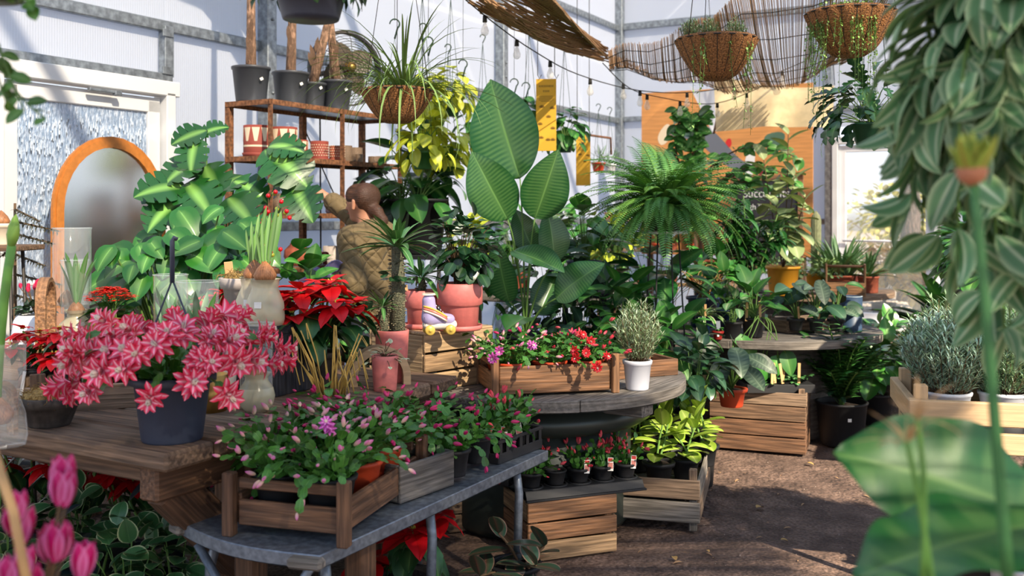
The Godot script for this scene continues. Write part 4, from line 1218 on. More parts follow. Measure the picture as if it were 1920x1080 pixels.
	var tin := leaves("tineke", {"w": 0.27, "peak": 0.5, "p0": 0.6, "p1": 0.55, "c": lin(54, 80, 62), "e": lin(164, 124, 112), "m": lin(130, 84, 74), "mid2": lin(62, 88, 68), "n": 8, "fold": 0.15, "droop": 0.3}, 3, 0.25)
	for e in [[935, 960, 3.55], [1005, 1020, 3.5], [900, 1040, 3.5], [1020, 985, 3.7]]:
		caned(t, Vector3(rr(-0.03, 0.03), 0.1, rr(-0.03, 0.03)), P(e[0], e[1] + 40, e[2]) - t.position, 6, tin, 0.15, M.leaf_gloss, -0.1, 1.0, M.stembrown)
	# left edge: amaryllis stalk, vase, stand with clay pot, dark conifer branch
	t = thing("amaryllis_stalk", "thick green amaryllis stalk with closed bud in a glass vase", "plant", PY(12, 2.75, 0.75))
	obj("vase", turned([[0, 0.004], [0.05, 0.004], [0.055, 0.03], [0.05, 0.09], [0.034, 0.14], [0.05, 0.2], [0.05, 0.29]], 28), M.glass, t)
	obj("stalk", rod(curve(Vector3(-0.03, 0.1, 0), Vector3(-0.02, 0.35, 0), Vector3(0.015, 0.56, 0)), 0.014, 0.012, 10), mat(rgb(104, 158, 66), 0.5), t)
	for k in 3:
		obj("bud", budmesh("ambud", lin(120, 168, 70), lin(150, 190, 84)), M.petal, t, aim(Vector3(0.012, 0.55, 0), Vector3(0.15 + 0.12 * k, 1, 0.1 * k), Vector3.BACK, 0.1 - 0.012 * k, 0.8))
	bulb(t, Vector3(-0.02, 0.09, 0), 0.04)
	t = thing("wooden_arch", "small bentwood arch beside the amaryllis stalk vase", "decoration", PY(-6, 2.85, 0.75), 1.1)
	arch(t, 0.05, 0.16, 0.015, 0.03, M.wood_warm)
	t = thing("wire_stand", "thin metal plant stand with wooden tray and small clay pot", "stand", PY(8, 4.6, 0))
	slab("tray", Vector3(0.26, 0.025, 0.26), M.wood_old2, t, at(0, 1.24, 0), 0.004)
	for k in 4:
		var a4 := PI / 4 + k * PI / 2
		obj("leg", rod([Vector3(cos(a4) * 0.14, 0, sin(a4) * 0.14), Vector3(cos(a4) * 0.08, 1.23, sin(a4) * 0.08)], 0.008, -1, 6), M.wire, t)
	t = thing("clay_pot", "cream clay pot with a bulb on the wire stand", "pot", PY(2, 4.6, 1.253))
	obj("pot", potmesh(0.06, 0.045, 0.1, 0.006, 0.02), M.cream, t)
	bulb(t, Vector3(0, 0.11, 0), 0.04)
	t = thing("conifer", "dark monkey puzzle branches sticking out beside the mirror", "plant", PY(28, 4.85, 0))
	pot(t, 0.1, 0.08, 0.16, M.blackpot)
	obj("trunk", rod([Vector3(0, 0.14, 0), Vector3(0, 1.45, 0)], 0.014, 0.006), M.stembrown, t)
	var ndl := leaves("needle", {"w": 0.16, "peak": 0.2, "c": lin(58, 62, 40), "n": 2, "ss": [-1.0, 0.0, 1.0], "fold": 0.3}, 2)
	var nl := []
	for e in [[1.42, 0.9, 0.25], [1.3, 1.5, 0.2], [1.2, 1.1, 0.22], [1.36, 2.0, 0.2], [1.1, 1.7, 0.22], [1.25, 0.2, 0.2], [1.0, 1.3, 0.2]]:
		var d2 := dirv(e[1], -0.15)
		obj("branch", rod([Vector3(0, e[0], 0), Vector3(0, e[0] - 0.02, 0) + d2 * e[2]], 0.006, 0.004, 5), M.stembrown, t)
		for k in 70:
			var f := k / 70.0
			var a5 := k * 2.4
			nl.append([ndl[k % 2], aim(Vector3(0, e[0] - 0.02 * f, 0) + d2 * e[2] * f, d2 * 0.7 + dirv(a5, 0.0).rotated(Vector3.RIGHT, a5) * 0.9, Vector3.UP, 0.03)])
	strew(t, "needles", nl, M.leaf_soft, false)
	# arched mirror leaning at the door
	t = thing("arched_mirror", "tall arch topped mirror in an orange wooden frame, leaning at the door", "mirror", R(0.25, 0.0, 8.4), PI / 2 - deg_to_rad(29.08))
	var outl := []
	var w := 0.36
	outl.append(Vector3(-w, 0.35, 0))
	outl.append(Vector3(-w, 1.42, 0))
	for k in 17:
		var a6 := PI - PI * k / 16.0
		outl.append(Vector3(cos(a6) * w, 1.42 + sin(a6) * 0.40, 0))
	outl.append(Vector3(w, 0.35, 0))
	framed(t, outl, 0.05, 0.035, M.bentwood, "frame")
	framed(t, outl, 0.062, 0.02, M.bentwood, "outer_moulding", 0.012)
	var poly := PackedVector2Array()
	for p in outl:
		poly.append(Vector2(p.x * 0.99, p.y))
	var sm2 := st()
	var idx := Geometry2D.triangulate_polygon(poly)
	for k in range(0, idx.size(), 3):
		face(sm2, [Vector3(poly[idx[k]].x, poly[idx[k]].y, 0), Vector3(poly[idx[k + 1]].x, poly[idx[k + 1]].y, 0), Vector3(poly[idx[k + 2]].x, poly[idx[k + 2]].y, 0)], Vector3.BACK)
	var mir := mat(rgb(224, 228, 230), 0.2, {"metallic": 1.0})   # slightly hazed mirror
	obj("glass", done(sm2), mir, t)
	slab("foot", Vector3(0.8, 0.35, 0.06), M.wood_old2, t, at(0, 0.175, 0), 0.004)
	# blurred cyclamen right before the lens, lower left
	t = thing("cyclamen", "magenta and white cyclamen beside a tan bamboo cane", "plant", PY(40, 1.35, 0.55))
	pot(t, 0.09, 0.07, 0.14, M.blackpot)
	strew(t, "leaf", dome(Vector3(0, 0.17, 0), Vector3(0.1, 0.06, 0.1), 46, heartleaf("cycleaf2", lin(70, 116, 50)), 0.05, 0.07), M.leaf, true)
	cyclamen_flowers(t, Vector3(0, 0.15, 0), 15, 0.09, 0.17, 0.3, 0.055, lin(200, 10, 110), lin(232, 130, 190))
	t = thing("plant_stand", "slim black pedestal carrying the magenta and white cyclamen", "stand", PY(40, 1.35, 0))
	obj("post", turned([[0, 0], [0.1, 0], [0.1, 0.015], [0.02, 0.03], [0.02, 0.53], [0.1, 0.54], [0.1, 0.55], [0, 0.55]], 24), M.black, t)
	t = thing("bamboo_cane", "tan bamboo cane leaning beside the magenta cyclamen", "cane", PY(60, 1.2, 0.55))
	obj("cane", rod([P(52, 1100, 1.2) - t.position, P(25, 960, 1.22) - t.position, P(-14, 840, 1.24) - t.position], 0.006, -1, 8), M.stick, t)

func cyclamen_flowers(t: Node3D, c: Vector3, n: int, r: float, h0: float, h1: float, size: float, c0: Color, c1: Color) -> void:
	var key := "cyc%.2f" % size
	if not S.has(key):
		var h := Heap.new()
		var pt := leaf({"w": 0.26, "peak": 0.55, "c": c0, "m": c0, "e": c1, "n": 6, "fold": 0.3, "droop": -0.5, "ss": [-1.0, -0.4, 0.0, 0.4, 1.0]})
		for k in 5:
			var a := TAU * k / 5
			h.put(pt, aim(dirv(a, 0) * 0.08, dirv(a, 1.15), -dirv(a, 0), 1.0))
		S[key] = h.s.commit()
	for k in n:
		var a2 := rr(0, TAU)
		var q := sqrt(rr(0, 1)) * r
		var p := c + Vector3(cos(a2) * q, rr(h0, h1), sin(a2) * q)
		obj("flower", S[key], M.petal, t, aim(p, Vector3(rr(-0.3, 0.3), rr(-0.2, 0.2), -1), Vector3.UP, size * rr(0.8, 1.1)))
		obj("stalk", rod(curve(c, c.lerp(p, 0.5) + Vector3(0, 0.02, 0), p, 4), 0.0025, 0.002, 4), M.stembrown, t)
func arch(t: Node3D, r: float, h: float, w: float, depth: float, m: Material) -> void:
	var pts := [Vector3(-r, 0, 0), Vector3(-r, h - r, 0)]
	for k in range(1, 13):
		var a := PI - PI * k / 12.0
		pts.append(Vector3(cos(a) * r, h - r + sin(a) * r, 0))
	pts.append(Vector3(r, 0, 0))
	framed(t, pts, w, depth, m, "arch")
func framed(t: Node3D, pts: Array, w: float, depth: float, m: Material, called: String, off := 0.0) -> void:   # flat band along an outline, w wide in its plane
	var s := st()
	s.set_smooth_group(-1)
	tint = Color.WHITE
	var q := []
	for i in pts.size():
		var d: Vector3 = (pts[mini(i + 1, pts.size() - 1)] - pts[maxi(i - 1, 0)]).normalized()
		var o := Vector3(-d.y, d.x, 0)
		q.append([pts[i] + o * (off - w / 2), pts[i] + o * (off + w / 2)])
	var hz := Vector3(0, 0, depth / 2)
	for i in pts.size() - 1:
		var a: Vector3 = q[i][0]
		var b: Vector3 = q[i][1]
		var c: Vector3 = q[i + 1][1]
		var e: Vector3 = q[i + 1][0]
		face(s, [a + hz, b + hz, c + hz, e + hz], Vector3.BACK)
		face(s, [a - hz, b - hz, c - hz, e - hz], Vector3.FORWARD)
		face(s, [b + hz, c + hz, c - hz, b - hz], b - a)
		face(s, [a + hz, e + hz, e - hz, a - hz], a - b)
	obj(called, done(s), m, t)

# leaves between two pixels at depth d: list of [u0, v0, u1, v1, d0, d1]
func leafpx(t: Node3D, ms: Array, list: Array, m: Material, root: Vector3, sm: Material, wide := 1.0, called := "leaf", bow := 0.3) -> void:
	for e in list:
		var a := P(e[0], e[1], e[4]) - t.position
		var b := P(e[2], e[3], e[5]) - t.position
		var up := Vector3(rr(-0.2, 0.2), 0.7, 0.8) if e.size() < 7 else e[6] as Vector3
		obj(called, pick(ms), m, t, aim(a, b - a, up, a.distance_to(b), wide))
		if sm:
			obj("petiole", rod(curve(root, Vector3(lerpf(root.x, a.x, bow), lerpf(root.y, a.y, 0.75), lerpf(root.z, a.z, bow)), a, 6), 0.007, 0.004, 6), sm, t)

# ---- smooth figure: capsules joined with a smooth minimum, meshed as surface nets
func field_mesh(bones: Array, cell: float, k := 0.05, grow := 0.0) -> ArrayMesh:   # bones: [a, b, ra, rb]
	var lo := Vector3(1e9, 1e9, 1e9)
	var hi := -lo
	for b in bones:
		for q in 2:
			var r := Vector3.ONE * (maxf(b[2], b[3]) + grow + 3.0 * cell + k)
			lo = lo.min(b[q] - r)
			hi = hi.max(b[q] + r)
	var n := Vector3i((hi - lo) / cell) + Vector3i(2, 2, 2)
	var f := PackedFloat32Array()
	f.resize(n.x * n.y * n.z)
	f.fill(10.0)
	for b in bones:
		var pa: Vector3 = b[0]
		var ba: Vector3 = b[1] - b[0]
		var l2 := maxf(ba.length_squared(), 1e-8)
		var r := Vector3.ONE * (maxf(b[2], b[3]) + grow + 2.5 * cell + k)
		var i0 := Vector3i((pa.min(b[1]) - r - lo) / cell).max(Vector3i.ZERO)
		var i1 := Vector3i((pa.max(b[1]) + r - lo) / cell).min(n - Vector3i.ONE)
		for z in range(i0.z, i1.z + 1):
			for y in range(i0.y, i1.y + 1):
				for x in range(i0.x, i1.x + 1):
					var p := lo + Vector3(x, y, z) * cell
					var h := clampf((p - pa).dot(ba) / l2, 0.0, 1.0)
					var d := (p - pa - ba * h).length() - lerpf(b[2], b[3], h) - grow
					var at_ := (z * n.y + y) * n.x + x
					var o := f[at_]
					var w := maxf(k - absf(o - d), 0.0) / k
					f[at_] = minf(o, d) - w * w * k * 0.25
	var V := {}
	var s := st()
	var strides := [1, n.x, n.x * n.y]
	var corner := []
	for c in 8:
		corner.append((c & 1) + ((c >> 1) & 1) * n.x + ((c >> 2) & 1) * n.x * n.y)
	for z in n.z - 1:
		for y in n.y - 1:
			for x in n.x - 1:
				var i := (z * n.y + y) * n.x + x
				var neg := 0
				for c in 8:
					if f[i + corner[c]] < 0.0:
						neg += 1
				if neg == 0 or neg == 8:
					continue
				var sum := Vector3.ZERO
				var cnt := 0
				for c in 8:
					for ax in 3:
						if (c >> ax) & 1:
							continue
						var c2 := c | (1 << ax)
						var f0 := f[i + corner[c]]
						var f1 := f[i + corner[c2]]
						if (f0 < 0.0) != (f1 < 0.0):
							var q := Vector3(c & 1, (c >> 1) & 1, (c >> 2) & 1)
							q[ax] += f0 / (f0 - f1)
							sum += q
							cnt += 1
				V[i] = lo + (Vector3(x, y, z) + sum / cnt) * cell
	for i in V:
		for ax in 3:
			var j: int = i + strides[ax]
			if j >= f.size() or (f[i] < 0.0) == (f[j] < 0.0):
				continue
			var u: int = strides[(ax + 1) % 3]
			var w2: int = strides[(ax + 2) % 3]
			if not (V.has(i - u) and V.has(i - w2) and V.has(i - u - w2)):
				continue
			var dirn := Vector3.ZERO
			dirn[ax] = 1.0 if f[i] < 0.0 else -1.0
			face(s, [V[i], V[i - u], V[i - u - w2], V[i - w2]], dirn)
	return done(s)

func build_person() -> void:
	var t := thing("person", "person in an olive quilted jacket with brown ponytail reaching to the shelf", "person", Vector3(-0.89, 0, -6.1))
	t.rotation.y = facing(Vector3.ZERO, -(RT.basis * Vector3(1, 0, 0)))   # local x forward, local -z to her left... z = right
	var sk := mat(rgb(196, 140, 112), 0.55)
	var j := {"neck": Vector3(0.01, 1.31, 0), "chest": Vector3(-0.03, 1.16, 0), "waist": Vector3(-0.03, 0.96, 0), "hip": Vector3(-0.03, 0.83, 0)}
	var shr := Vector3(0.02, 1.25, 0.16)
	var elr := Vector3(0.22, 1.35, 0.2)
	var wrr := Vector3(0.42, 1.49, 0.14)
	var shl := Vector3(-0.01, 1.24, -0.17)
	var ell := Vector3(-0.07, 0.98, -0.24)
	var wrl := Vector3(0.2, 0.99, -0.2)
	var head := Vector3(0.05, 1.455, 0)
	var torso := [[j.chest + Vector3(0, 0.02, 0.07), j.waist + Vector3(0, 0, 0.04), 0.105, 0.1], [j.chest + Vector3(0, 0.02, -0.07), j.waist + Vector3(0, 0, -0.04), 0.105, 0.1], [j.waist, j.hip, 0.12, 0.14], [shr, shl, 0.06, 0.06]]
	var arms := [[shr, elr, 0.05, 0.04], [elr, wrr, 0.04, 0.028], [shl, ell, 0.05, 0.04], [ell, wrl, 0.04, 0.028]]
	var legs := []
	for sg in [-1.0, 1.0]:
		legs.append([Vector3(-0.03, 0.8, 0.09 * sg), Vector3(0.0, 0.45, 0.1 * sg), 0.085, 0.055])
		legs.append([Vector3(0.0, 0.45, 0.1 * sg), Vector3(-0.04, 0.08, 0.1 * sg), 0.055, 0.038])
		legs.append([Vector3(-0.05, 0.045, 0.1 * sg), Vector3(0.12, 0.035, 0.12 * sg), 0.04, 0.032])
	var body := torso + arms + legs + [[j.neck - Vector3(0, 0.06, 0), j.neck + Vector3(0.01, 0.07, 0), 0.052, 0.05],
		[head + Vector3(-0.015, 0.02, 0), head + Vector3(0.015, 0.02, 0), 0.085, 0.082], [head + Vector3(0.04, -0.04, 0), head + Vector3(0.05, -0.075, 0), 0.052, 0.035]]
	for w in [[wrr, (wrr - elr).normalized()], [wrl, (wrl - ell).normalized()]]:   # palms and fingers
		var d: Vector3 = w[1]
		var side := d.cross(Vector3.UP).normalized()
		var palm: Vector3 = w[0] + d * 0.07
		body.append([w[0], palm, 0.026, 0.03])
		for k in 4:
			var o := side * (k - 1.5) * 0.019
			var kn := palm + d * 0.035 + o
			body.append([palm + o, kn, 0.01, 0.0095])
			body.append([kn, kn + d * (0.026 - 0.004 * absf(k - 1.3)) - Vector3(0, 0.022, 0), 0.0095, 0.008])
		body.append([w[0] + d * 0.03, w[0] + d * 0.06 - side * 0.045, 0.011, 0.009])
	obj("body", field_mesh(body, 0.014, 0.03), sk, t)
	# face, hair, clothes
	obj("nose", field_mesh([[head + Vector3(0.095, 0.0, 0), head + Vector3(0.112, -0.025, 0), 0.008, 0.012]], 0.004, 0.01), sk, t)
	for sg in [-1.0, 1.0]:
		obj("ear", field_mesh([[head + Vector3(-0.005, 0.02, 0.083 * sg), head + Vector3(0.0, -0.025, 0.083 * sg), 0.014, 0.01]], 0.004, 0.01), sk, t)
		obj("eye", turned([[0, -0.011], [0.009, -0.006], [0.011, 0], [0.009, 0.006], [0, 0.011]], 10), mat(rgb(60, 44, 38), 0.2), t, Transform3D(Basis(), head + Vector3(0.083, 0.012, 0.032 * sg)))
		obj("eyebrow", rod(curve(head + Vector3(0.092, 0.035, 0.015 * sg), head + Vector3(0.096, 0.042, 0.03 * sg), head + Vector3(0.082, 0.034, 0.05 * sg), 4), 0.003, 0.002), mat(rgb(70, 46, 34), 0.8), t)
	obj("mouth", rod(curve(head + Vector3(0.088, -0.055, -0.022), head + Vector3(0.098, -0.058, 0), head + Vector3(0.088, -0.055, 0.022), 5), 0.005, 0.004), mat(rgb(168, 92, 84), 0.5), t)
	var hair := grained(rgb(52, 32, 24), rgb(96, 62, 44), Vector3(2, 26, 26), 0.5, 81, 0.3)
	obj("hair", field_mesh([[head + Vector3(-0.03, 0.05, 0.02), head + Vector3(0.03, 0.06, 0.0), 0.082, 0.07], [head + Vector3(-0.03, 0.05, -0.02), head + Vector3(0.02, 0.05, -0.03), 0.082, 0.062], [head + Vector3(-0.05, 0.0, 0), head + Vector3(-0.085, -0.03, 0), 0.075, 0.04], [head + Vector3(-0.085, -0.03, 0), head + Vector3(-0.12, -0.045, 0), 0.035, 0.03], [head + Vector3(-0.12, -0.045, 0), head + Vector3(-0.16, -0.1, 0), 0.034, 0.03], [head + Vector3(-0.16, -0.1, 0), head + Vector3(-0.165, -0.2, 0), 0.03, 0.012]], 0.009, 0.025), hair, t)
	obj("hair_tie", rod([head + Vector3(-0.118, -0.04, -0.0), head + Vector3(-0.13, -0.05, 0)], 0.036, -1, 12), M.black, t)
	var quilt := mat(rgb(116, 99, 68), 0.8)
	var im := Image.create(64, 64, false, Image.FORMAT_RGBA8)
	for x in 64:
		for y in 64:
			var q := minf(absf(fposmod(x + y, 64.0) - 32.0), absf(fposmod(x - y, 64.0) - 32.0)) / 32.0
			var v := pow(clampf(q * 2.2, 0, 1), 0.5)
			im.set_pixel(x, y, Color(v, v, v))
	quilt.heightmap_enabled = true
	quilt.heightmap_scale = 1.6
	quilt.heightmap_texture = ImageTexture.create_from_image(im)
	quilt.uv1_triplanar = true
	quilt.uv1_scale = Vector3(9, 9, 9)
	quilt.rim_enabled = true
	quilt.rim = 0.3
	var jb := torso.slice(0, 2) + [[j.waist, j.hip - Vector3(0, 0.06, 0), 0.135, 0.155], [shr, shl, 0.065, 0.065], [j.neck - Vector3(0.05, 0.02, 0.05), j.neck - Vector3(0.05, 0.02, -0.05), 0.05, 0.05], [j.chest + Vector3(-0.06, 0.1, 0.05), j.chest + Vector3(-0.06, 0.1, -0.05), 0.07, 0.07]]
	var arm2 := [[shr, elr, 0.06, 0.052], [elr, wrr - (wrr - elr) * 0.12, 0.052, 0.045], [shl, ell, 0.062, 0.056], [ell, wrl - (wrl - ell) * 0.12, 0.056, 0.045]]
	obj("jacket", field_mesh(jb + arm2, 0.014, 0.05, 0.018), quilt, t)
	obj("cuff", rod([wrr - (wrr - elr) * 0.14, wrr - (wrr - elr) * 0.04], 0.056, 0.05, 14), mat(rgb(40, 36, 36), 0.8), t)
	obj("cuff", rod([wrl - (wrl - ell) * 0.14, wrl - (wrl - ell) * 0.04], 0.056, 0.05, 14), mat(rgb(40, 36, 36), 0.8), t)
	obj("collar", field_mesh([[j.neck + Vector3(-0.045, 0.0, 0.03), j.neck + Vector3(-0.045, 0.0, -0.03), 0.045, 0.045], [j.neck + Vector3(0.02, -0.03, 0.06), j.neck + Vector3(0.06, -0.12, 0.02), 0.025, 0.02], [j.neck + Vector3(0.02, -0.03, -0.06), j.neck + Vector3(0.06, -0.12, -0.02), 0.025, 0.02]], 0.01, 0.03), mat(rgb(34, 36, 46), 0.85), t)
	obj("trousers", field_mesh([legs[0], legs[1], legs[3], legs[4], [j.hip, j.waist, 0.13, 0.11]], 0.016, 0.04, 0.012), mat(rgb(44, 48, 62), 0.85), t)
	for sg in [-1.0, 1.0]:
		obj("shoe", field_mesh([[Vector3(-0.06, 0.04, 0.1 * sg), Vector3(0.13, 0.035, 0.12 * sg), 0.048, 0.04]], 0.01, 0.02), M.black, t)
	# lilac ribbed pots held in the crook of the arm
	for e in [[0.19, 1.005, -0.31, 1.2, "ribbed lilac pot on its side held by the person"], [0.03, 1.05, -0.30, -0.5, "second lilac pot tucked under the person's arm"]]:
		var q := thing("lilac_pot", e[4], "pot", t.transform * Vector3(e[0], e[1], e[2]))
		q.rotation = Vector3(0.2, t.rotation.y + e[3], PI / 2 - 0.3)
		obj("pot", turned([[0, -0.06], [0.05, -0.06], [0.06, 0.06], [0.056, 0.06], [0.046, -0.05], [0, -0.05]], 36), M.lilac, q)
		for k in 20:
			var a := TAU * k / 20
			obj("rib", rod([Vector3(cos(a) * 0.05, -0.058, sin(a) * 0.05), Vector3(cos(a) * 0.06, 0.055, sin(a) * 0.06)], 0.004, -1, 5), M.lilac, q)

func shelf_at(sh: Node3D, x: float, y: float, z: float) -> Vector3:
	return sh.transform * Vector3(x, y, z)
func build_shelf() -> void:
	var sh := thing("rusty_shelf", "tall rusty angle-iron shelf unit stacked with pots", "shelf", PY(507, 6.2, 0), -deg_to_rad(29.08))
	for z in [0.0, -0.71, -1.39]:
		for x in [0.0, -0.37]:
			slab("post", Vector3(2.12, 0.038, 0.006), M.rust, sh, Transform3D(Basis(Vector3.BACK, PI / 2), Vector3(x, 1.06, z)), 0.001)
			slab("post_flange", Vector3(2.12, 0.038, 0.006), M.rust, sh, Transform3D(Basis(Vector3.BACK, PI / 2) * Basis(Vector3.RIGHT, PI / 2), Vector3(x + (-0.018 if x > -0.1 else 0.018), 1.06, z - 0.018)), 0.001)
	for y in [2.12, 1.765, 1.4, 1.05, 0.62, 0.15]:
		for x in [0.004, -0.374]:
			slab("edge", Vector3(1.42, 0.034, 0.006), M.rust, sh, at(x, y - 0.017, -0.695, PI / 2), 0.001)
		for z in [0.004, -1.394]:
			slab("edge", Vector3(0.38, 0.034, 0.006), M.rust, sh, at(-0.185, y - 0.017, z), 0.001)
		slab("deck", Vector3(0.37, 0.008, 1.39), M.steel, sh, at(-0.185, y - 0.004, -0.695), 0.001)
	obj("cross_brace", rod([Vector3(-0.37, 2.05, -0.71), Vector3(-0.37, 1.1, -1.39)], 0.005, -1, 6), M.cord, sh)
	obj("cable", rod([Vector3(-0.4, 2.1, -0.95), Vector3(-0.41, 1.2, -0.97), Vector3(-0.39, 0.2, -0.95)], 0.006, -1, 6), M.cord, sh)
	# black nursery pots with peeling trunks
	var bl := leaves("bigbanana", {"w": 0.2, "c": lin(70, 124, 56), "n": 8, "droop": 1.2}, 2)
	for e in [[-0.25, -0.09, 0.0, 0.0, 0.12, "straight trunk in black nursery pot at the shelf top's door end"], [-0.19, -0.4, 0.03, 0.0, 0.12, "thick straight trunk in the second black pot on the shelf top"], [-0.19, -0.62, 0.26, 0.05, 0.095, "leaning trunk in the smallest black pot on the shelf top"], [-0.11, -0.78, -0.1, 0.0, 0.11, "trunk in the black nursery pot right before the fan"]]:
		var q := thing("trunk_plant", e[5], "plant", shelf_at(sh, e[0], 2.12, e[1]), 0.0, "nursery pots on the rusty shelf")
		pot(q, e[4], e[4] * 0.8, e[4] * 1.9, M.greypot, Vector3.ZERO, 0.006, 0.02)
		var h: float = e[4] * 1.7
		obj("trunk", rod([Vector3(0, h, 0), Vector3(e[2] * 0.3, h + 0.3, e[3] * 0.3), Vector3(e[2], h + 1.0, e[3])], 0.036, 0.022, 12), M.bark, q)
		for k in 5:
			obj("bark_flake", pick(leaves("flake", {"w": 0.14, "c": Color.WHITE, "n": 4, "ss": [-1.0, 0.0, 1.0]}, 2)), M.bark, q, aim(Vector3(e[2] * 0.1 * k * 0.3, h + 0.02 + 0.05 * k, 0.02), Vector3(rr(-0.4, 0.4), 1, 0.35), Vector3.BACK, 0.12))
		for k in 6:
			obj("leaf", bl[k % 2], M.leaf, q, aim(Vector3(e[2], h + 1.0, e[3]), dirv(k * 1.05, 0.9), Vector3.UP, 0.7))
		slab("price_tag", Vector3(0.022, 0.018, 0.001), M.tag, q, at(0.085 * e[4] / 0.11, 0.14, e[4] * 0.78, 0.7, 0, 0.5), 0.0004)
	# patterned and perforated terracotta pots, bronze cups
	var cream := mat(rgb(226, 210, 180), 0.7)
	for e in [[-0.19, -0.08, 0.085, 0.2, "large terracotta pot with cream triangles at the shelf end"], [-0.12, -0.26, 0.085, 0.2, "large terracotta pot with cream triangles beside the post"], [-0.16, -0.45, 0.06, 0.13, "small terracotta pot with cream triangles on the rusty shelf"]]:
		var q := thing("patterned_pot", e[4], "pot", shelf_at(sh, e[0], 1.765, e[1]))
		var r: float = e[2]
		var h: float = e[3]
		obj("pot", turned([[0, 0], [r * 0.94, 0], [r, 0.01], [r, h], [r - 0.006, h], [r - 0.008, h * 0.7]], 36), M.terra_red, q)
		obj("saucer", turned([[0, 0.001], [r * 1.02, 0.001], [r * 1.1, 0.022], [r * 1.04, 0.024]], 36), M.terra_red, q)
		obj("band", turned([[r + 0.001, h * 0.3], [r + 0.0012, h * 0.33], [r + 0.001, h * 0.36]], 36), cream, q)
		var n := 9
		for k in n:
			var s := st()
			var a := TAU * k / n
			var da := TAU / n * 0.42
			for j in 6:
				var f0 := -1.0 + j / 3.0
				var f1 := -1.0 + (j + 1) / 3.0
				var q4 := []
				for g in [[f0, 0], [f1, 0], [f1, 1], [f0, 1]]:
					var wdt: float = lerpf(0.35, 1.0, g[1])
					var an: float = a + g[0] * da * wdt
					q4.append(Vector3(cos(an) * (r + 0.0012), lerpf(h * 0.48, h * 0.92, g[1]), sin(an) * (r + 0.0012)))
				face(s, q4, Vector3(cos(a), 0, sin(a)))
			obj("cream_motif", done(s), cream, q)
	for e in [[-0.16, -0.66, 0.062, 0.135, "dark red perforated terracotta pot on the rusty shelf"], [-0.12, -0.8, 0.055, 0.11, "orange perforated terracotta pot beside the middle post"]]:
		var q := thing("perforated_pot", e[4], "pot", shelf_at(sh, e[0], 1.765, e[1]))
		var r: float = e[2]
		obj("pot", turned([[0, 0], [r * 0.96, 0], [r, 0.008], [r, e[3]], [r - 0.006, e[3]], [r - 0.008, 0.05]], 36), M.terra_red if e[1] > -0.7 else M.terra, q)
		obj("saucer", turned([[0, 0.001], [r * 1.02, 0.001], [r * 1.08, 0.015], [r * 1.02, 0.016]], 36), M.terra_red if e[1] > -0.7 else M.terra, q)
		var hp := Heap.new()
		var dot := turned([[0, 0.002], [0.0035, 0.0015], [0.004, 0]], 6)
		for y in 5:
			for k in 22:
				var a := TAU * (k + 0.5 * (y % 2)) / 22
				hp.put(dot, Transform3D(Basis(Vector3.UP, -a) * Basis(Vector3.BACK, -PI / 2), Vector3(cos(a) * r, 0.035 + y * 0.018, sin(a) * r)))
		obj("dots", hp.s.commit(), cream, q, Transform3D(), "stuff")
	for e in [[-0.15, -0.93, 0.05, 0.12, "tall dark bronze cup by the middle post"], [-0.08, -1.0, 0.028, 0.06, "tiny bronze cup in front on the rusty shelf"], [-0.18, -1.08, 0.055, 0.115, "wide grey bronze footed cup on the rusty shelf"], [-0.1, -1.2, 0.042, 0.055, "low dimpled bronze cup near the shelf end"], [-0.12, -1.31, 0.046, 0.062, "dimpled bronze bowl at the shelf's far end"]]:
		var q := thing("bronze_cup", e[4], "pot", shelf_at(sh, e[0], 1.765, e[1]))
		var r: float = e[2]
		obj("cup", turned([[0, 0], [r * 0.9, 0], [r, 0.01], [r, e[3]], [r - 0.004, e[3]], [r - 0.006, 0.02]], 30), M.bronze, q)
	# lower shelves
	for e in [[-0.15, -0.1, 1.4, 0.055, 0.15, 0, "copper brown jug on the eye-level shelf"], [-0.12, -0.22, 1.4, 0.06, 0.13, 0, "glossy brown vase on the eye-level shelf"], [-0.17, -0.5, 1.4, 0.06, 0.17, 0, "rust red vase behind the monstera leaf"], [-0.18, -0.95, 1.4, 0.13, 0.13, 1, "wide mauve bowl on the eye-level shelf"], [-0.15, -1.2, 1.4, 0.09, 0.11, 2, "cream cylinder pot at the end of the eye-level shelf"], [-0.14, -0.16, 1.05, 0.06, 0.12, 3, "small terracotta pot on the lower shelf"], [-0.12, -0.38, 1.05, 0.085, 0.15, 3, "painted terracotta ball vase on the lower shelf"], [-0.14, -0.78, 1.05, 0.07, 0.12, 2, "pale grey cylinder pot on the lower shelf"], [-0.12, -1.05, 1.05, 0.06, 0.05, 4, "stack of lilac saucers on the lower shelf"], [-0.15, -1.25, 1.05, 0.07, 0.14, 4, "lilac ribbed vase on the lower shelf"]]:
		var q := thing("shelf_vase", e[6], "pot", shelf_at(sh, e[0], e[2], e[1]))
		var r: float = e[3]
		var h: float = e[4]
		var mm: Material = [M.bronze, mat(rgb(158, 128, 134), 0.5), M.claygrey, M.terra, M.lilac][e[5]]
		if e[5] == 0:
			obj("vase", turned([[0, 0], [r * 0.6, 0], [r, h * 0.35], [r * 0.9, h * 0.65], [r * 0.4, h * 0.85], [r * 0.5, h]], 28), mm, q)
		elif h > 0.14:
			obj("vase", turned([[0, 0], [r * 0.6, 0], [r, h * 0.4], [r * 0.95, h * 0.7], [r * 0.5, h * 0.96], [r * 0.55, h]], 28), mm, q)
		else:
			obj("vase", turned([[0, 0], [r * 0.92, 0], [r, 0.01], [r, h], [r - 0.006, h], [r - 0.008, 0.02]], 32), mm, q)
	var ch := mat(rgb(120, 20, 30), 0.15)
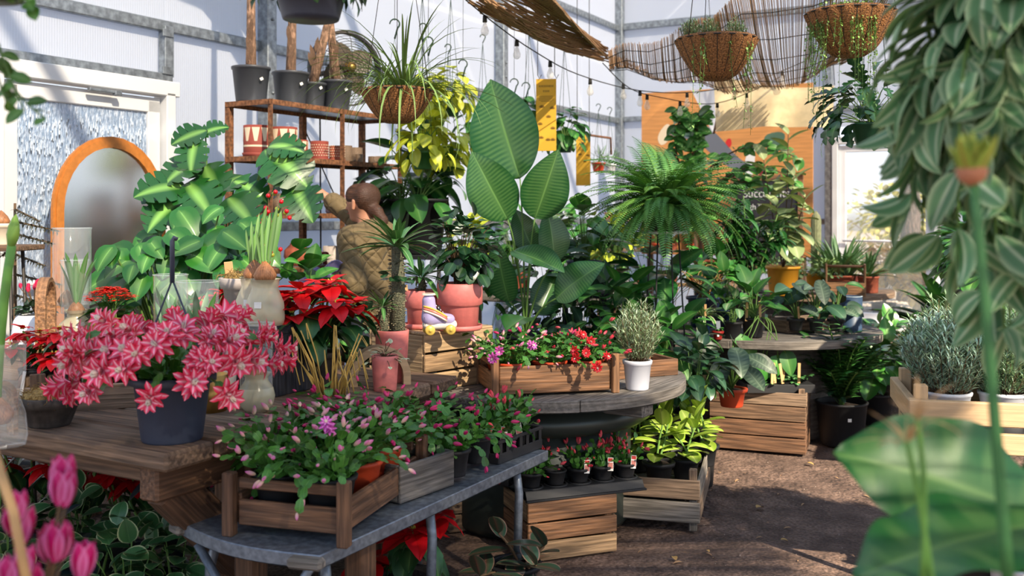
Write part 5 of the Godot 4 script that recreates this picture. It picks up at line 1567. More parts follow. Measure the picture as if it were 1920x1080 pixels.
	for k in 9:
		var q := thing("glass_ornament", "dark red glass mushroom ornament on the lower shelf", "ornament", shelf_at(sh, -0.08 - 0.06 * (k % 3), 1.05, -0.56 - 0.035 * (k / 3) - 0.02 * (k % 2)), 0.0, "red ornaments on the rusty shelf")
		obj("stem", rod([Vector3.ZERO, Vector3(0, 0.07, 0)], 0.01, 0.008, 8), ch, q)
		obj("cap", turned([[0.018, 0.06], [0.024, 0.068], [0.018, 0.082], [0, 0.088]], 12), ch, q)
	# fan behind the pots
	var fan := thing("drum_fan", "large round wire-cage fan standing behind the nursery pots", "fan", P(652, 128, 7.15), 0.55)
	fan.scale = Vector3.ONE * 1.0
	for k in 13:
		var r := 0.024 + 0.0205 * k
		var ring := []
		for i in 33:
			ring.append(Vector3(cos(TAU * i / 32) * r, sin(TAU * i / 32) * r, 0.1 - 0.08 * pow(r / 0.26, 2)))
		obj("cage_ring", rod(ring, 0.0022 if k < 12 else 0.006, -1, 4), M.wire, fan)
	for k in 12:
		var a := TAU * k / 12
		obj("cage_spoke", rod([Vector3(cos(a) * 0.04, sin(a) * 0.04, 0.1), Vector3(cos(a) * 0.2, sin(a) * 0.2, 0.06), Vector3(cos(a) * 0.265, sin(a) * 0.265, 0.0), Vector3(cos(a) * 0.26, sin(a) * 0.26, -0.08)], 0.0028, -1, 4), M.wire, fan)
	obj("drum", turned([[0.262, -0.1], [0.27, -0.1], [0.27, -0.02], [0.262, -0.02]], 40), M.wire, fan, at(0, 0, 0, 0, PI / 2))
	for k in 4:
		obj("blade", leaf({"w": 0.42, "c": Color.WHITE, "n": 5, "droop": 0.2, "ss": [-1.0, 0.0, 1.0]}), mat(rgb(86, 74, 58), 0.5), fan, aim(Vector3(0, 0, 0), Vector3(cos(k * PI / 2 + 0.5), sin(k * PI / 2 + 0.5), 0.1), Vector3(0.3, 0.3, 1), 0.22))
	obj("hub", turned([[0, 0.05], [0.03, 0.045], [0.04, 0], [0.04, -0.08], [0, -0.09]], 20), mat(rgb(150, 120, 60), 0.4, {"metallic": 0.6}), fan, at(0, 0, 0.05, 0, PI / 2))
	obj("stand", rod([Vector3(0, -0.26, -0.04), Vector3(0, -0.32, -0.04)], 0.02, -1, 8), M.wire, fan)
	obj("wall_arm", rod([Vector3(0, 0, -0.05), Vector3(-0.32, -0.05, -0.75)], 0.02, -1, 8), M.wire, fan)
	build_person()
	# monstera and heart-leaved philodendron before the shelf
	var mon := leaves("monstera", {"w": 0.46, "peak": 0.36, "p0": 0.5, "p1": 0.75, "heart": 0.22, "notch": 5, "sweep": 0.2, "c": lin(32, 80, 32), "m": lin(120, 168, 84), "n": 40, "fold": 0.12, "droop": 0.7, "ss": [-1.0, -0.62, -0.3, -0.04, 0.0, 0.04, 0.3, 0.62, 1.0]}, 3, 0.2)
	var t := thing("monstera", "tall split-leaf monstera in front of the rusty shelf end", "plant", PY(400, 5.35, 0))
	pot(t, 0.16, 0.13, 0.3, M.blackpot)
	leafpx(t, mon, [[385, 245, 318, 262, 5.3, 5.2], [378, 252, 424, 226, 5.3, 5.3], [368, 262, 345, 312, 5.25, 5.1], [378, 300, 300, 322, 5.3, 5.1], [385, 312, 405, 362, 5.3, 5.1], [345, 350, 254, 345, 5.2, 5.0], [352, 345, 390, 385, 5.2, 5.0], [500, 282, 572, 318, 5.3, 5.1], [505, 275, 560, 262, 5.3, 5.2], [550, 345, 582, 404, 5.25, 5.1], [440, 340, 500, 356, 5.3, 5.2], [515, 350, 560, 340, 5.3, 5.3], [330, 380, 272, 410, 5.15, 4.95], [430, 372, 470, 410, 5.2, 5.0], [455, 330, 400, 352, 5.4, 5.2], [300, 345, 330, 395, 5.3, 5.1]], M.leaf_gloss, Vector3(0, 0.3, 0), M.stem, 1.0, "leaf", 0.55)
	t = thing("philodendron", "bushy heart-leaf philodendron spilling beside the arched mirror", "plant", PY(340, 5.0, 0))
	pot(t, 0.17, 0.14, 0.3, M.blackpot)
	var hl := heartleaf("philo", lin(40, 98, 36), lin(120, 170, 90), 0.3)
	var ls := []
	for k in 120:
		var u := rr(200, 500)
		var v := rr(390, 560)
		if u < 280 and v < 440:
			continue
		var d := rr(4.65, 5.15)
		var a := rr(0.6, 2.6)
		var l := rr(45, 78)
		ls.append([u, v, u + cos(a) * l * signf(u - 330), v + sin(a) * l * 0.6, d, d - 0.08])
	leafpx(t, hl, ls, M.leaf_gloss, Vector3(0, 0.3, 0), M.stem, 1.1, "leaf", 0.6)
	# black pots with big leaves at the right end of the shelf
	for e in [[752, 7.15, 0.17, "large black pot with split leaves beside the rusty shelf"], [785, 6.9, 0.2, "large ribbed black pot holding trailing philodendron leaves"]]:
		t = thing("potted_aroid", e[3], "plant", PY(e[0], e[1], 1.12))
		pot(t, e[2], e[2] * 0.8, 0.38, M.blackpot)
		var l2 := dome(Vector3(0, 0.5, 0), Vector3(0.3, 0.35, 0.28), 26, mon if e[0] < 760 else heartleaf("trail", lin(48, 104, 40), lin(100, 150, 80)), 0.16, 0.26, 0.35, -0.7)
		strew(t, "leaf", l2, M.leaf_gloss, true)
		stems(t, Vector3(0, 0.35, 0), l2, M.stem, 0.006, 1)
	t = thing("metal_table", "narrow dark metal table carrying the large black pots", "table", PY(785, 7.0, 0), -0.5)
	slab("top", Vector3(0.68, 0.03, 0.5), M.char, t, at(0, 1.1, 0), 0.004)
	for x in [-0.3, 0.3]:
		for z in [-0.2, 0.2]:
			obj("leg", rod([Vector3(x, 0, z), Vector3(x, 1.09, z)], 0.014, -1, 6), M.char, t)

func twotier(t: Node3D, r: float, h: float) -> void:   # pink two-tier pot with saucer
	obj("pot", turned([[0, 0.012], [r * 0.8, 0.012], [r * 0.84, h * 0.5], [r * 0.88, h * 0.52], [r, h * 0.56], [r, h - 0.005], [r - 0.004, h], [r - 0.01, h], [r - 0.012, h * 0.85]], 40), M.pink, t)
	obj("saucer", turned([[0, 0], [r * 0.9, 0], [r * 0.97, 0.006], [r * 0.99, 0.022], [r * 0.94, 0.022], [r * 0.92, 0.01]], 40), M.pink, t)
	obj("soil", soilmesh(r - 0.012), M.soil, t, at(0, h * 0.9, 0))
func spiny_palm(t: Node3D, base: Vector3, h: float, r: float, n: int, ll: float) -> void:
	obj("trunk", rod([base, base + Vector3(0.004, h * 0.5, 0), base + Vector3(0, h, 0)], r * 1.1, r * 0.8, 12), grained(rgb(70, 72, 56), rgb(120, 122, 96), Vector3(20, 20, 20), 0.9, 91, 0.4), t)
	var sp := Heap.new()
	var thorn := budmesh("thorn", lin(110, 100, 80), lin(170, 160, 130))
	for k in int(h * 900):
		var a := k * 2.4
		sp.put(thorn, aim(base + Vector3(cos(a) * r * 0.85, rr(0, h), sin(a) * r * 0.85), Vector3(cos(a), rr(-0.2, 0.4), sin(a)), Vector3.UP, rr(0.008, 0.016), 0.4))
	obj("thorns", sp.s.commit(), M.leaf_soft, t, Transform3D(), "stuff")
	blades(t, base + Vector3(0, h, 0), n, leaves("palmblade", {"w": 0.075, "peak": 0.45, "c": lin(70, 116, 62), "m": lin(140, 176, 120), "n": 7, "fold": 0.3, "droop": 0.6, "ss": [-1.0, -0.15, 0.0, 0.15, 1.0]}, 3, 0.25), ll * 0.7, ll * 1.1, -0.1, 1.2, M.leaf_gloss, 0.012)

func build_middle() -> void:
	var lilacbud := budmesh("lilacbud", lin(236, 214, 170), lin(206, 84, 170))
	var magbud := budmesh("magbud", lin(190, 50, 100), lin(190, 14, 96))
	var redbud := budmesh("redbud", lin(220, 110, 120), lin(206, 20, 50))
	var lilac := bloom("lilacbloom", lin(214, 80, 190), lin(196, 40, 170), lin(240, 190, 236))
	var scarlet := bloom("redbloom", lin(216, 24, 40), lin(206, 14, 30), lin(240, 90, 100))
	# budding cacti in the brown box on the bench
	var A := PH(437, 1003, 0.5)
	var B := PH(643, 1024, 0.5)
	var ex := (B - A).normalized()
	var ez := Vector3(ex.z, 0, -ex.x)
	var names := ["lilac-budded cactus at the front rail of the brown box", "pale pink budded cactus at the front corner of the brown box", "lilac budded cactus in the middle of the brown box", "pink budded cactus beside the long side of the brown box", "magenta budded cactus in the back corner of the brown box", "magenta budded cactus in an orange pot in the brown box"]
	for k in 6:
		var p := A + ex * (0.09 + 0.16 * (k % 2)) + ez * (0.1 + 0.18 * (k / 2)) + Vector3(0, 0.052, 0)
		cactus(names[k], "", p, [0.072, 0.055, 0.11], M.orange if k == 5 or k == 3 else M.blackpot, 40, 0.04, 5, lilacbud if k < 4 else magbud, 0.85, lilac, 2 if k == 1 else 0, 0.034, 1.05, 300)
	for e in [[700, 3.35, 0.56, "magenta budded cactus between the brown box and plank table"], [620, 3.2, 0.56, "tall budded cactus rising behind the brown box"], [560, 3.05, 0.56, "dark green budded cactus behind the box's front rail"], [790, 3.45, 0.56, "magenta budded cactus beside the grey weathered box"]]:
		cactus(e[3], "", PY(e[0], e[1], 0.502), [0.07, 0.055, 0.12], M.blackpot, 38, 0.038, 6, magbud, 0.8, null, 0, 0.05, 1.0, 300)
	# grey box and black slotted tray at the bench's far end
	for e in [[850, 3.32, 0.52, "magenta budded cactus standing in the grey weathered box"], [893, 3.5, 0.52, "green cactus at the back of the grey weathered box"]]:
		cactus(e[3], "", PY(e[0], e[1], e[2]), [0.055, 0.042, 0.09], M.blackpot, 26, 0.036, 5, magbud, 0.6, null, 0, 0.05, 1.05)
	var t := thing("slotted_tray", "black plastic tray with slotted sides at the bench end", "tray", PH(935, 872, 0.5), facing(PH(935, 872, 0.5), PH(1022, 838, 0.5)))
	slab("base", Vector3(0.3, 0.006, 0.24), M.blackpot, t, at(0.15, 0.004, -0.12), 0.001)
	for e in [[0.15, 0.0, 0.3, 0.0], [0.15, -0.24, 0.3, 0.0], [0.0, -0.12, 0.24, PI / 2], [0.3, -0.12, 0.24, PI / 2]]:
		slab("lower_wall", Vector3(e[2], 0.035, 0.005), M.blackpot, t, at(e[0], 0.02, e[1], e[3]), 0.001)
		slab("rim", Vector3(e[2] + 0.01, 0.012, 0.01), M.blackpot, t, at(e[0], 0.08, e[1], e[3]), 0.002)
		for k in 7:
			slab("rib", Vector3(0.018, 0.045, 0.004), M.blackpot, t, Transform3D(Basis(Vector3.UP, e[3]), Vector3(e[0], 0.055, e[1]) + Basis(Vector3.UP, e[3]) * Vector3((k - 3) * e[2] / 6.6, 0, 0)), 0.001)
	for e in [[945, 3.62, "upright green cactus with a red picture tag in the slotted tray"], [972, 3.72, "upright green cactus at the back of the slotted tray"], [918, 3.68, "upright green cactus beside the grey box and slotted tray"]]:
		var q := cactus(e[2], "", PY(e[0], e[1], 0.51), [0.045, 0.035, 0.075], M.blackpot, 24, 0.036, 4, redbud, 0.4, null, 0, 0.05, 1.45)
		tagcard(q, Vector3(0.0, 0.07, 0.05))
	# black cell tray on the slatted crate
	var a2 := PH(985, 940, 0.235)
	var b2 := PH(1205, 915, 0.235)
	var d2 := (b2 - a2).normalized()
	var e2 := Vector3(d2.z, 0, -d2.x)
	t = thing("cell_tray", "black plastic cell tray resting on the slatted crate", "tray", a2, facing(a2, b2))
	var L := a2.distance_to(b2)
	slab("deck", Vector3(L, 0.006, 0.3), M.blackpot, t, at(L / 2, 0.035, -0.15), 0.001)
	slab("skirt", Vector3(L, 0.04, 0.006), M.blackpot, t, at(L / 2, 0.018, 0.006, 0, -0.5), 0.001)
	slab("skirt", Vector3(L, 0.04, 0.006), M.blackpot, t, at(L / 2, 0.018, -0.3), 0.001)
	slab("lip", Vector3(L + 0.01, 0.008, 0.02), M.blackpot, t, at(L / 2, 0.002, 0.02), 0.002)
	for k in 5:
		obj("cell_ring", turned([[0.05, 0.036], [0.052, 0.042], [0.044, 0.043]], 24), M.blackpot, t, at(0.05 + k * (L - 0.1) / 4, 0, -0.06))
	var words := ["tumbling yellow-green", "", "pink tipped", "cream budded", "pink budded"]
	for row in 3:
		for k in 5:
			if row == 0 and k == 1:
				t = thing("empty_pot", "empty black pot in the cell tray between the cacti", "pot", a2 + d2 * (0.05 + k * (L - 0.1) / 4) + e2 * 0.06 + Vector3(0, 0.04, 0))
				obj("pot", potmesh(0.045, 0.034, 0.06, 0.003, 0.008), M.blackpot, t)
				continue
			var lab: String = ("%s small cactus in the front row of the cell tray" % words[k]) if row == 0 else "small green cactus standing in the back rows of the cell tray"
			var q := cactus(lab, "" if row == 0 else "back row cacti in the cell tray", a2 + d2 * (0.05 + k * (L - 0.1) / 4) + e2 * (0.06 + 0.09 * row) + Vector3(0, 0.04, 0), [0.045, 0.034, 0.06], M.blackpot, 15, 0.028, 4, redbud, 0.75, null, 0, 0.03, 1.4 if k > 0 or row > 0 else 0.8)
			if row == 0 and k > 0:
				tagcard(q, Vector3(0.03, 0.05, 0.035))
	t = thing("cell_tray", "second dark cell tray behind, on the hidden crate", "tray", PY(905, 4.35, 0.25), -0.5)
	slab("deck", Vector3(0.4, 0.03, 0.26), M.blackpot, t, at(0, 0.015, 0), 0.003)
	# orange-brown box on the round table
	var b3 := PH(930, 747, 0.65)
	var c3 := PH(1150, 736, 0.65)
	var d3 := (c3 - b3).normalized()
	var e3 := Vector3(d3.z, 0, -d3.x)
	var kinds := [["lilac flowering cactus at the corner of the sunlit box", lilacbud, lilac, 3], ["rosy budded cactus in an orange pot in the sunlit box", redbud, null, 0], ["red flowering cactus in an orange pot in the sunlit box", redbud, scarlet, 5], ["lilac budded cactus at the back of the sunlit box", lilacbud, null, 0], ["magenta budded cactus at the back of the sunlit box", magbud, null, 0], ["red budded cactus in the back corner of the sunlit box", redbud, scarlet, 2]]
	for k in 6:
		cactus(kinds[k][0], "", b3 + d3 * (0.09 + 0.165 * (k % 3)) + e3 * (0.09 + 0.15 * (k / 3)) + Vector3(0, 0.032, 0), [0.07, 0.055, 0.1], M.orange, 34, 0.034, 5, kinds[k][1], 0.6, kinds[k][2], kinds[k][3], 0.038, 0.9)
	# pink pots, peperomia, spiny palms, skate
	t = thing("peperomia", "dark round-leaved plant in a large two-tier pink pot", "plant", PY(862, 4.22, 0.903))
	twotier(t, 0.098, 0.2)
	var pep := leaves("pep", {"w": 0.42, "peak": 0.42, "p0": 0.5, "p1": 0.55, "c": lin(30, 66, 38), "m": lin(70, 104, 66), "n": 7, "fold": 0.1, "droop": 0.4}, 3, 0.3)
	var l := dome(Vector3(0.02, 0.34, 0), Vector3(0.14, 0.18, 0.13), 190, pep, 0.045, 0.07, 0.35, -0.75, 0.4)
	strew(t, "leaf", l, M.leaf_gloss, true)
	stems(t, Vector3(0, 0.18, 0), l, M.stembrown, 0.003, 6)
	t = thing("spiny_palm", "small spiny palm in a smaller two-tier pink pot", "plant", PY(790, 4.28, 0.903))
	twotier(t, 0.074, 0.165)
	spiny_palm(t, Vector3(0, 0.15, 0), 0.07, 0.018, 26, 0.17)
	stick(t, Vector3(-0.06, 0.1, 0.03), 0.09, 0.014)
	t = thing("spiny_palm", "tall spiny palm trunk in a plain pink pot", "plant", PY(735, 3.82, 0.75))
	pot(t, 0.066, 0.055, 0.2, M.pink, Vector3.ZERO, 0.0, 0.02)
	spiny_palm(t, Vector3(0.02, 0.19, 0), 0.33, 0.028, 46, 0.2)
	spiny_palm(t, Vector3(-0.035, 0.19, 0.02), 0.1, 0.02, 22, 0.1)
	obj("small_leaves", done(st_leaves(dome(Vector3(0.02, 0.36, 0), Vector3(0.06, 0.12, 0.06), 14, pep, 0.04, 0.055))), M.leaf_gloss, t, Transform3D(), "stuff")
	skate(PY(822, 4.05, 0.903))
	t = thing("vine_pot", "pink pot with a trailing wiry vine inside the arch", "plant", PY(722, 3.62, 0.75))
	pot(t, 0.05, 0.042, 0.13, M.pink, Vector3.ZERO, 0.0, 0.02)
	l = dome(Vector3(0, 0.1, 0.02), Vector3(0.09, 0.08, 0.08), 26, leaves("tinyvine", {"w": 0.42, "c": lin(140, 168, 110), "e": lin(220, 220, 190), "n": 4, "ss": [-1.0, 0.0, 1.0]}, 2), 0.018, 0.026)
	strew(t, "leaf", l, M.leaf, true)
	stems(t, Vector3(0, 0.12, 0), l, M.stembrown, 0.002, 1)
	# rosemary in a white pot
	t = thing("rosemary", "silvery rosemary bush in a white plastic pot on the round table", "plant", PY(1195, 4.2, 0.652))
	pot(t, 0.06, 0.048, 0.125, M.plasticwhite, Vector3.ZERO, 0.004, 0.02)
	sprigs(t, Vector3(0, 0.11, 0), 80, 0.11, 0.28, lin(160, 184, 142), 0.034)
	# stretch of plants behind the pink pots: bird of paradise
	var str := leaves("strelitzia", {"w": 0.31, "peak": 0.4, "p0": 0.55, "p1": 0.95, "c": lin(28, 80, 36), "m": lin(104, 146, 80), "n": 46, "veins": 23, "fold": 0.22, "droop": 0.35, "wave": 0.012, "ss": [-1.0, -0.66, -0.33, -0.05, 0.0, 0.05, 0.33, 0.66, 1.0]}, 3, 0.16)
	t = thing("bird_of_paradise", "tall bird of paradise with huge ribbed paddle leaves", "plant", PY(985, 5.5, 0.45))
	pot(t, 0.15, 0.12, 0.28, M.blackpot)
	var up := Vector3(0.1, 0.35, 1)
	leafpx(t, str, [[975, 335, 908, 140, 5.5, 5.55, Vector3(-0.35, 0.2, 1)], [952, 412, 884, 288, 5.4, 5.25, Vector3(-0.2, 0.25, 1)], [1003, 410, 1048, 284, 5.4, 5.25, Vector3(0.15, 0.25, 1)], [1040, 492, 1034, 388, 5.45, 5.4, Vector3(0.5, 0.2, 1)], [1000, 470, 965, 392, 5.6, 5.6, Vector3(-0.2, 0.2, 1)], [962, 470, 1060, 500, 5.3, 5.1, Vector3(0.1, 1, 0.5)], [1042, 560, 1118, 484, 5.35, 5.2, Vector3(-0.3, 0.6, 0.8)], [955, 566, 920, 458, 5.4, 5.3, Vector3(-0.6, 0.3, 0.8)], [1010, 590, 1050, 500, 5.6, 5.7, up], [985, 595, 950, 610, 5.3, 5.05, Vector3(0, 1, 0.3)]], M.leaf_gloss, Vector3(0, 0.26, 0), M.stem, 1.04, "leaf", 0.35)
	t = thing("plant_stool", "dark stool lifting the bird of paradise pot", "stool", PY(985, 5.5, 0))
	slab("seat", Vector3(0.36, 0.03, 0.36), M.char, t, at(0, 0.433, 0), 0.004)
	for x in [-0.15, 0.15]:
		for z in [-0.15, 0.15]:
			slab("leg", Vector3(0.42, 0.03, 0.03), M.char, t, Transform3D(Basis(Vector3.BACK, PI / 2), Vector3(x, 0.21, z)), 0.003)
	# fern on a wire stand
	t = thing("fern_stand", "tall white-topped plant stand with thin black wire legs", "stand", PY(1246, 5.6, 0))
	slab("tray", Vector3(0.2, 0.016, 0.2), M.white, t, at(0, 1.292, 0, 0.3), 0.004)
	for k in 4:
		var a4 := k * PI / 2 + 0.6
		obj("leg", rod([Vector3(cos(a4) * 0.17, 0, sin(a4) * 0.17), Vector3(cos(a4) * 0.085, 1.29, sin(a4) * 0.085)], 0.005, -1, 6), M.cord, t)
	t = thing("fern", "huge arching Boston fern overflowing its dark pot", "plant", PY(1246, 5.6, 1.302))
	pot(t, 0.105, 0.085, 0.13, M.claydark)
	var fr := [frond("frond1", lin(84, 146, 54)), frond("frond2", lin(62, 120, 44), 30), frond("frond3", lin(112, 168, 66), 36)]
	for k in 260:
		var yaw := k * 2.4 + rr(-0.3, 0.3)
		var f := k / 260.0
		var pitch := lerpf(-0.1, 1.5, pow(f, 0.7)) + rr(-0.15, 0.15)
		obj("frond", fr[k % 3], M.leaf, t, aim(Vector3(sin(yaw), 0, cos(yaw)) * rr(0, 0.06) + Vector3(0, 0.11, 0), dirv(yaw, pitch), Vector3.UP, rr(0.36, 0.6) * lerpf(0.9, 1.05, f), 1.0))
	# young rubber plants, bright
	var yr := leaves("brightrubber", {"w": 0.25, "peak": 0.5, "p0": 0.6, "p1": 0.6, "c": lin(132, 160, 56), "m": lin(196, 210, 120), "n": 8, "fold": 0.25, "droop": 0.35}, 3, 0.28)
	var spots := [[1235, 4.52, "front left"], [1285, 4.6, ""], [1320, 4.85, ""], [1250, 4.8, ""], [1195, 4.75, ""], [1290, 5.05, ""], [1215, 5.05, ""]]
	var labs := ["yellow-green young rubber plant behind the crate's front board", "yellow-green young rubber plant beside the crate's corner post", "broad lime leaved rubber plant against the crate's right side", "lime leaved rubber plant in the middle of the weathered crate", "olive leaved rubber plant next to the cell tray", "tall lime rubber plant at the back of the weathered crate", "olive rubber plant under the round table's rim"]
	for k in spots.size():
		t = thing("rubber_plant", labs[k], "plant", PY(spots[k][0], spots[k][1], 0.165))
		pot(t, 0.065, 0.05, 0.1, M.blackpot)
		for j in 2:
			caned(t, Vector3(rr(-0.02, 0.02), 0.09, rr(-0.02, 0.02)), Vector3(rr(-0.05, 0.05), rr(0.2, 0.3), rr(-0.04, 0.06)), 7, yr, 0.155, M.leaf, 0.15, 1.25)
	# dark-leaved plants on the ground between the tables
	var dk := leaves("darkoval", {"w": 0.3, "peak": 0.45, "c": lin(34, 66, 44), "m": lin(84, 120, 90), "n": 7, "fold": 0.2, "droop": 0.7, "mid2": lin(52, 88, 62)}, 3, 0.25)
	var alo := leaves("alocasia", {"w": 0.3, "peak": 0.35, "p0": 0.5, "p1": 0.8, "heart": 0.2, "c": lin(54, 76, 60), "m": lin(120, 140, 116), "n": 22, "veins": 8, "fold": 0.12, "droop": 0.5}, 3, 0.2)
	leafy("foliage_plant", "dark glossy oval-leaved plant at the round table's right side", PY(1300, 5.1, 0), [0.12, 0.1, 0.3], M.blackpot, Vector3(0.17, 0.25, 0.17), 0.3, 70, dk, 0.09, 0.14, M.leaf_gloss)
	t = thing("alocasia", "grey-green alocasia with ribbed leaves in a red nursery pot", "plant", PY(1372, 5.4, 0.345))
	pot(t, 0.075, 0.06, 0.1, M.orange)
	for k in 12:
		var yw := k * 2.4
		var tip := Vector3(sin(yw) * rr(0.05, 0.16), rr(0.2, 0.36), cos(yw) * rr(0.05, 0.14))
		obj("petiole", rod(curve(Vector3(0, 0.09, 0), tip * Vector3(0.2, 0.7, 0.2), tip, 5), 0.006, 0.004), M.stem, t)
		obj("leaf", pick(alo), M.leaf, t, aim(tip, dirv(yw, rr(-0.9, -0.3)), Vector3(0, 0.6, 1), rr(0.13, 0.19)))
	t = thing("seedlings", "low round-leaved seedlings with wooden sticks in the shallow tray", "plant", PY(1460, 5.8, 0.33))
	var sl := leaves("seedling", {"w": 0.42, "peak": 0.5, "c": lin(56, 112, 58), "m": lin(150, 190, 140), "n": 5, "droop": 0.5}, 3, 0.3)
	var ll2 := []
	for k in 150:
		ll2.append([pick(sl), aim(Vector3(rr(-0.18, 0.2), rr(0.05, 0.12), rr(-0.28, 0.03)), dirv(rr(0, 6), rr(-0.2, 0.6)), Vector3.UP, rr(0.03, 0.05))])
	strew(t, "leaf", ll2, M.leaf, true)
	slab("cell_pack", Vector3(0.4, 0.05, 0.3), M.blackpot, t, at(0.01, 0.04, -0.13), 0.003)
	for k in 9:
		stick(t, Vector3(rr(-0.17, 0.19), 0.07, rr(-0.12, 0.02)), 0.12, 0.016)
	t = leafy("zz_plant", "large ZZ plant with glossy dark leaflets in a black tub", PY(1578, 6.0, 0), [0.15, 0.125, 0.26], M.blackpot, Vector3(0.12, 0.1, 0.12), 0.1, 4, dk, 0.05, 0.07, M.leaf_gloss)
	var zz := leaves("zzleaf", {"w": 0.2, "peak": 0.4, "c": lin(38, 92, 36), "m": lin(80, 130, 70), "n": 5, "fold": 0.3, "droop": 0.4, "ss": [-1.0, 0.0, 1.0]}, 3, 0.3)
	var zl := []
	for k in 24:
		var yw2 := k * 2.4
		var tip2 := Vector3(sin(yw2) * rr(0.1, 0.3), rr(0.45, 0.75), cos(yw2) * rr(0.1, 0.28))
		var c4 := curve(Vector3(0, 0.22, 0), tip2 * Vector3(0.15, 0.75, 0.15), tip2, 12)
		obj("stalk", rod(c4, 0.009, 0.004, 6), M.stem, t)
		for j in range(2, 13):
			for sg in [-1.0, 1.0]:
				var fw: Vector3 = (c4[j] - c4[j - 1]).normalized()
				var sd := fw.cross(Vector3.UP).normalized()
				zl.append([pick(zz), aim(c4[j], sd * sg + fw * 0.7, Vector3.UP, rr(0.09, 0.12))])
	strew(t, "leaf", zl.slice(0, 300), M.leaf_gloss, true)
	strew(t, "leaves", zl.slice(300), M.leaf_gloss, false)
	slab("price_tag", Vector3(0.022, 0.02, 0.001), M.tag, t, at(0.0, 0.17, 0.145, 0.0), 0.0004)

func st_leaves(l: Array) -> SurfaceTool:
	var h := Heap.new()
	for e in l:
		h.put(e[0], e[1])
	return h.s
func tagcard(t: Node3D, p: Vector3) -> void:
	var k := slab("picture_tag", Vector3(0.024, 0.055, 0.001), M.tag, t, at(p.x, p.y + 0.02, p.z, rr(-0.3, 0.3), -0.15, rr(-0.15, 0.15)), 0.0004)
	slab("print", Vector3(0.02, 0.014, 0.0006), M.tagred, k, at(0, 0.018, 0.0009), 0.0002)
	slab("picture", Vector3(0.02, 0.024, 0.0006), mat(rgb(196, 120, 110), 0.6), k, at(0, -0.006, 0.0009), 0.0002)
func sprigs(t: Node3D, c: Vector3, n: int, r: float, h: float, col: Color, nl: float) -> void:   # upright needle-leaved stems
	var nd := leaves("ndl%.3f_%.3f" % [col.g, col.b], {"w": 0.09, "peak": 0.5, "c": col, "m": col.lightened(0.25), "n": 2, "ss": [-1.0, 0.0, 1.0], "fold": 0.4, "droop": 0.3}, 3, 0.35)
	var l := []
	var s := st()
	tint = Color.WHITE
	for k in n:
		var a := k * 2.4
		var q := sqrt(float(k) / n)
		var tip := c + Vector3(cos(a) * r * q, h * (1.0 - 0.45 * q * q) * rr(0.75, 1.05), sin(a) * r * q)
		var cv := curve(c + Vector3(cos(a), 0, sin(a)) * r * 0.3 * q, c.lerp(tip, 0.5) + Vector3(cos(a), 0, sin(a)) * r * 0.25 * q, tip, 5)
		tube(s, cv, 0.002, 0.001, 3, false)
		for j in 34:
			var f := rr(0.1, 1.0) * 5.0
			var i := mini(int(f), 4)
			var p: Vector3 = cv[i].lerp(cv[i + 1], f - i)
			var fw: Vector3 = (cv[i + 1] - cv[i]).normalized()
			l.append([pick(nd), aim(p, fw + dirv(rr(0, TAU), 0.1) * 0.9, Vector3.UP, nl * rr(0.7, 1.1))])
	obj("twigs", done(s), M.stembrown, t, Transform3D(), "stuff")
	strew(t, "needles", l, M.leaf_soft, false)
func skate(p: Vector3) -> void:
	var t := thing("roller_skate_planter", "ceramic roller skate planter, lilac boot with rainbow stripe and yellow wheels", "planter", p, 0.25)
	var body := mat(rgb(176, 166, 212), 0.2)
	obj("boot", field_mesh([[Vector3(-0.04, 0.14, 0), Vector3(-0.035, 0.07, 0), 0.027, 0.031], [Vector3(-0.035, 0.068, 0), Vector3(0.045, 0.06, 0), 0.03, 0.024]], 0.005, 0.02), body, t)
	obj("opening", turned([[0.02, 0.168], [0.026, 0.17], [0.029, 0.163]], 20), M.cream, t, at(-0.04, 0, 0))
	for k in 3:
		obj("stripe", rod(curve(Vector3(-0.065, 0.118 - 0.009 * k, 0.02), Vector3(-0.02, 0.112 - 0.011 * k, 0.052), Vector3(0.03, 0.073 - 0.008 * k, 0.03), 8), 0.0045, -1, 6), mat([rgb(232, 196, 90), rgb(232, 140, 130), rgb(240, 226, 210)][k], 0.25), t)
	obj("sole", field_mesh([[Vector3(-0.045, 0.042, 0), Vector3(0.058, 0.04, 0), 0.022, 0.02]], 0.005, 0.01), mat(rgb(240, 234, 222), 0.3), t)
	for x in [-0.04, 0.045]:
		slab("truck", Vector3(0.03, 0.02, 0.05), mat(rgb(240, 234, 222), 0.3), t, at(x, 0.03, 0), 0.004)
		for z in [-0.03, 0.03]:
			obj("wheel", turned([[0, -0.009], [0.016, -0.009], [0.021, -0.005], [0.021, 0.005], [0.016, 0.009], [0.006, 0.009], [0.005, 0.012], [0, 0.012]], 20), mat(rgb(214, 184, 88), 0.35), t, at(x, 0.021, z, 0, PI / 2 * signf(z)))
	for k in 5:
		obj("lace", rod([Vector3(-0.01 + 0.009 * k, 0.118 - 0.009 * k, 0.012), Vector3(-0.008 + 0.009 * k, 0.12 - 0.009 * k, -0.012)], 0.002, -1, 5), M.white, t)

func letters(words: String, size: float, m: Material, parent: Node3D, xf: Transform3D, depth := 0.002) -> void:
	var tm := TextMesh.new()
	tm.text = words
	var f := SystemFont.new()
	f.font_names = PackedStringArray(["Droid Sans"])
	tm.font = f
	tm.font_size = 64
	tm.pixel_size = size / 64.0
	tm.depth = depth
	obj("lettering", tm, m, parent, xf)

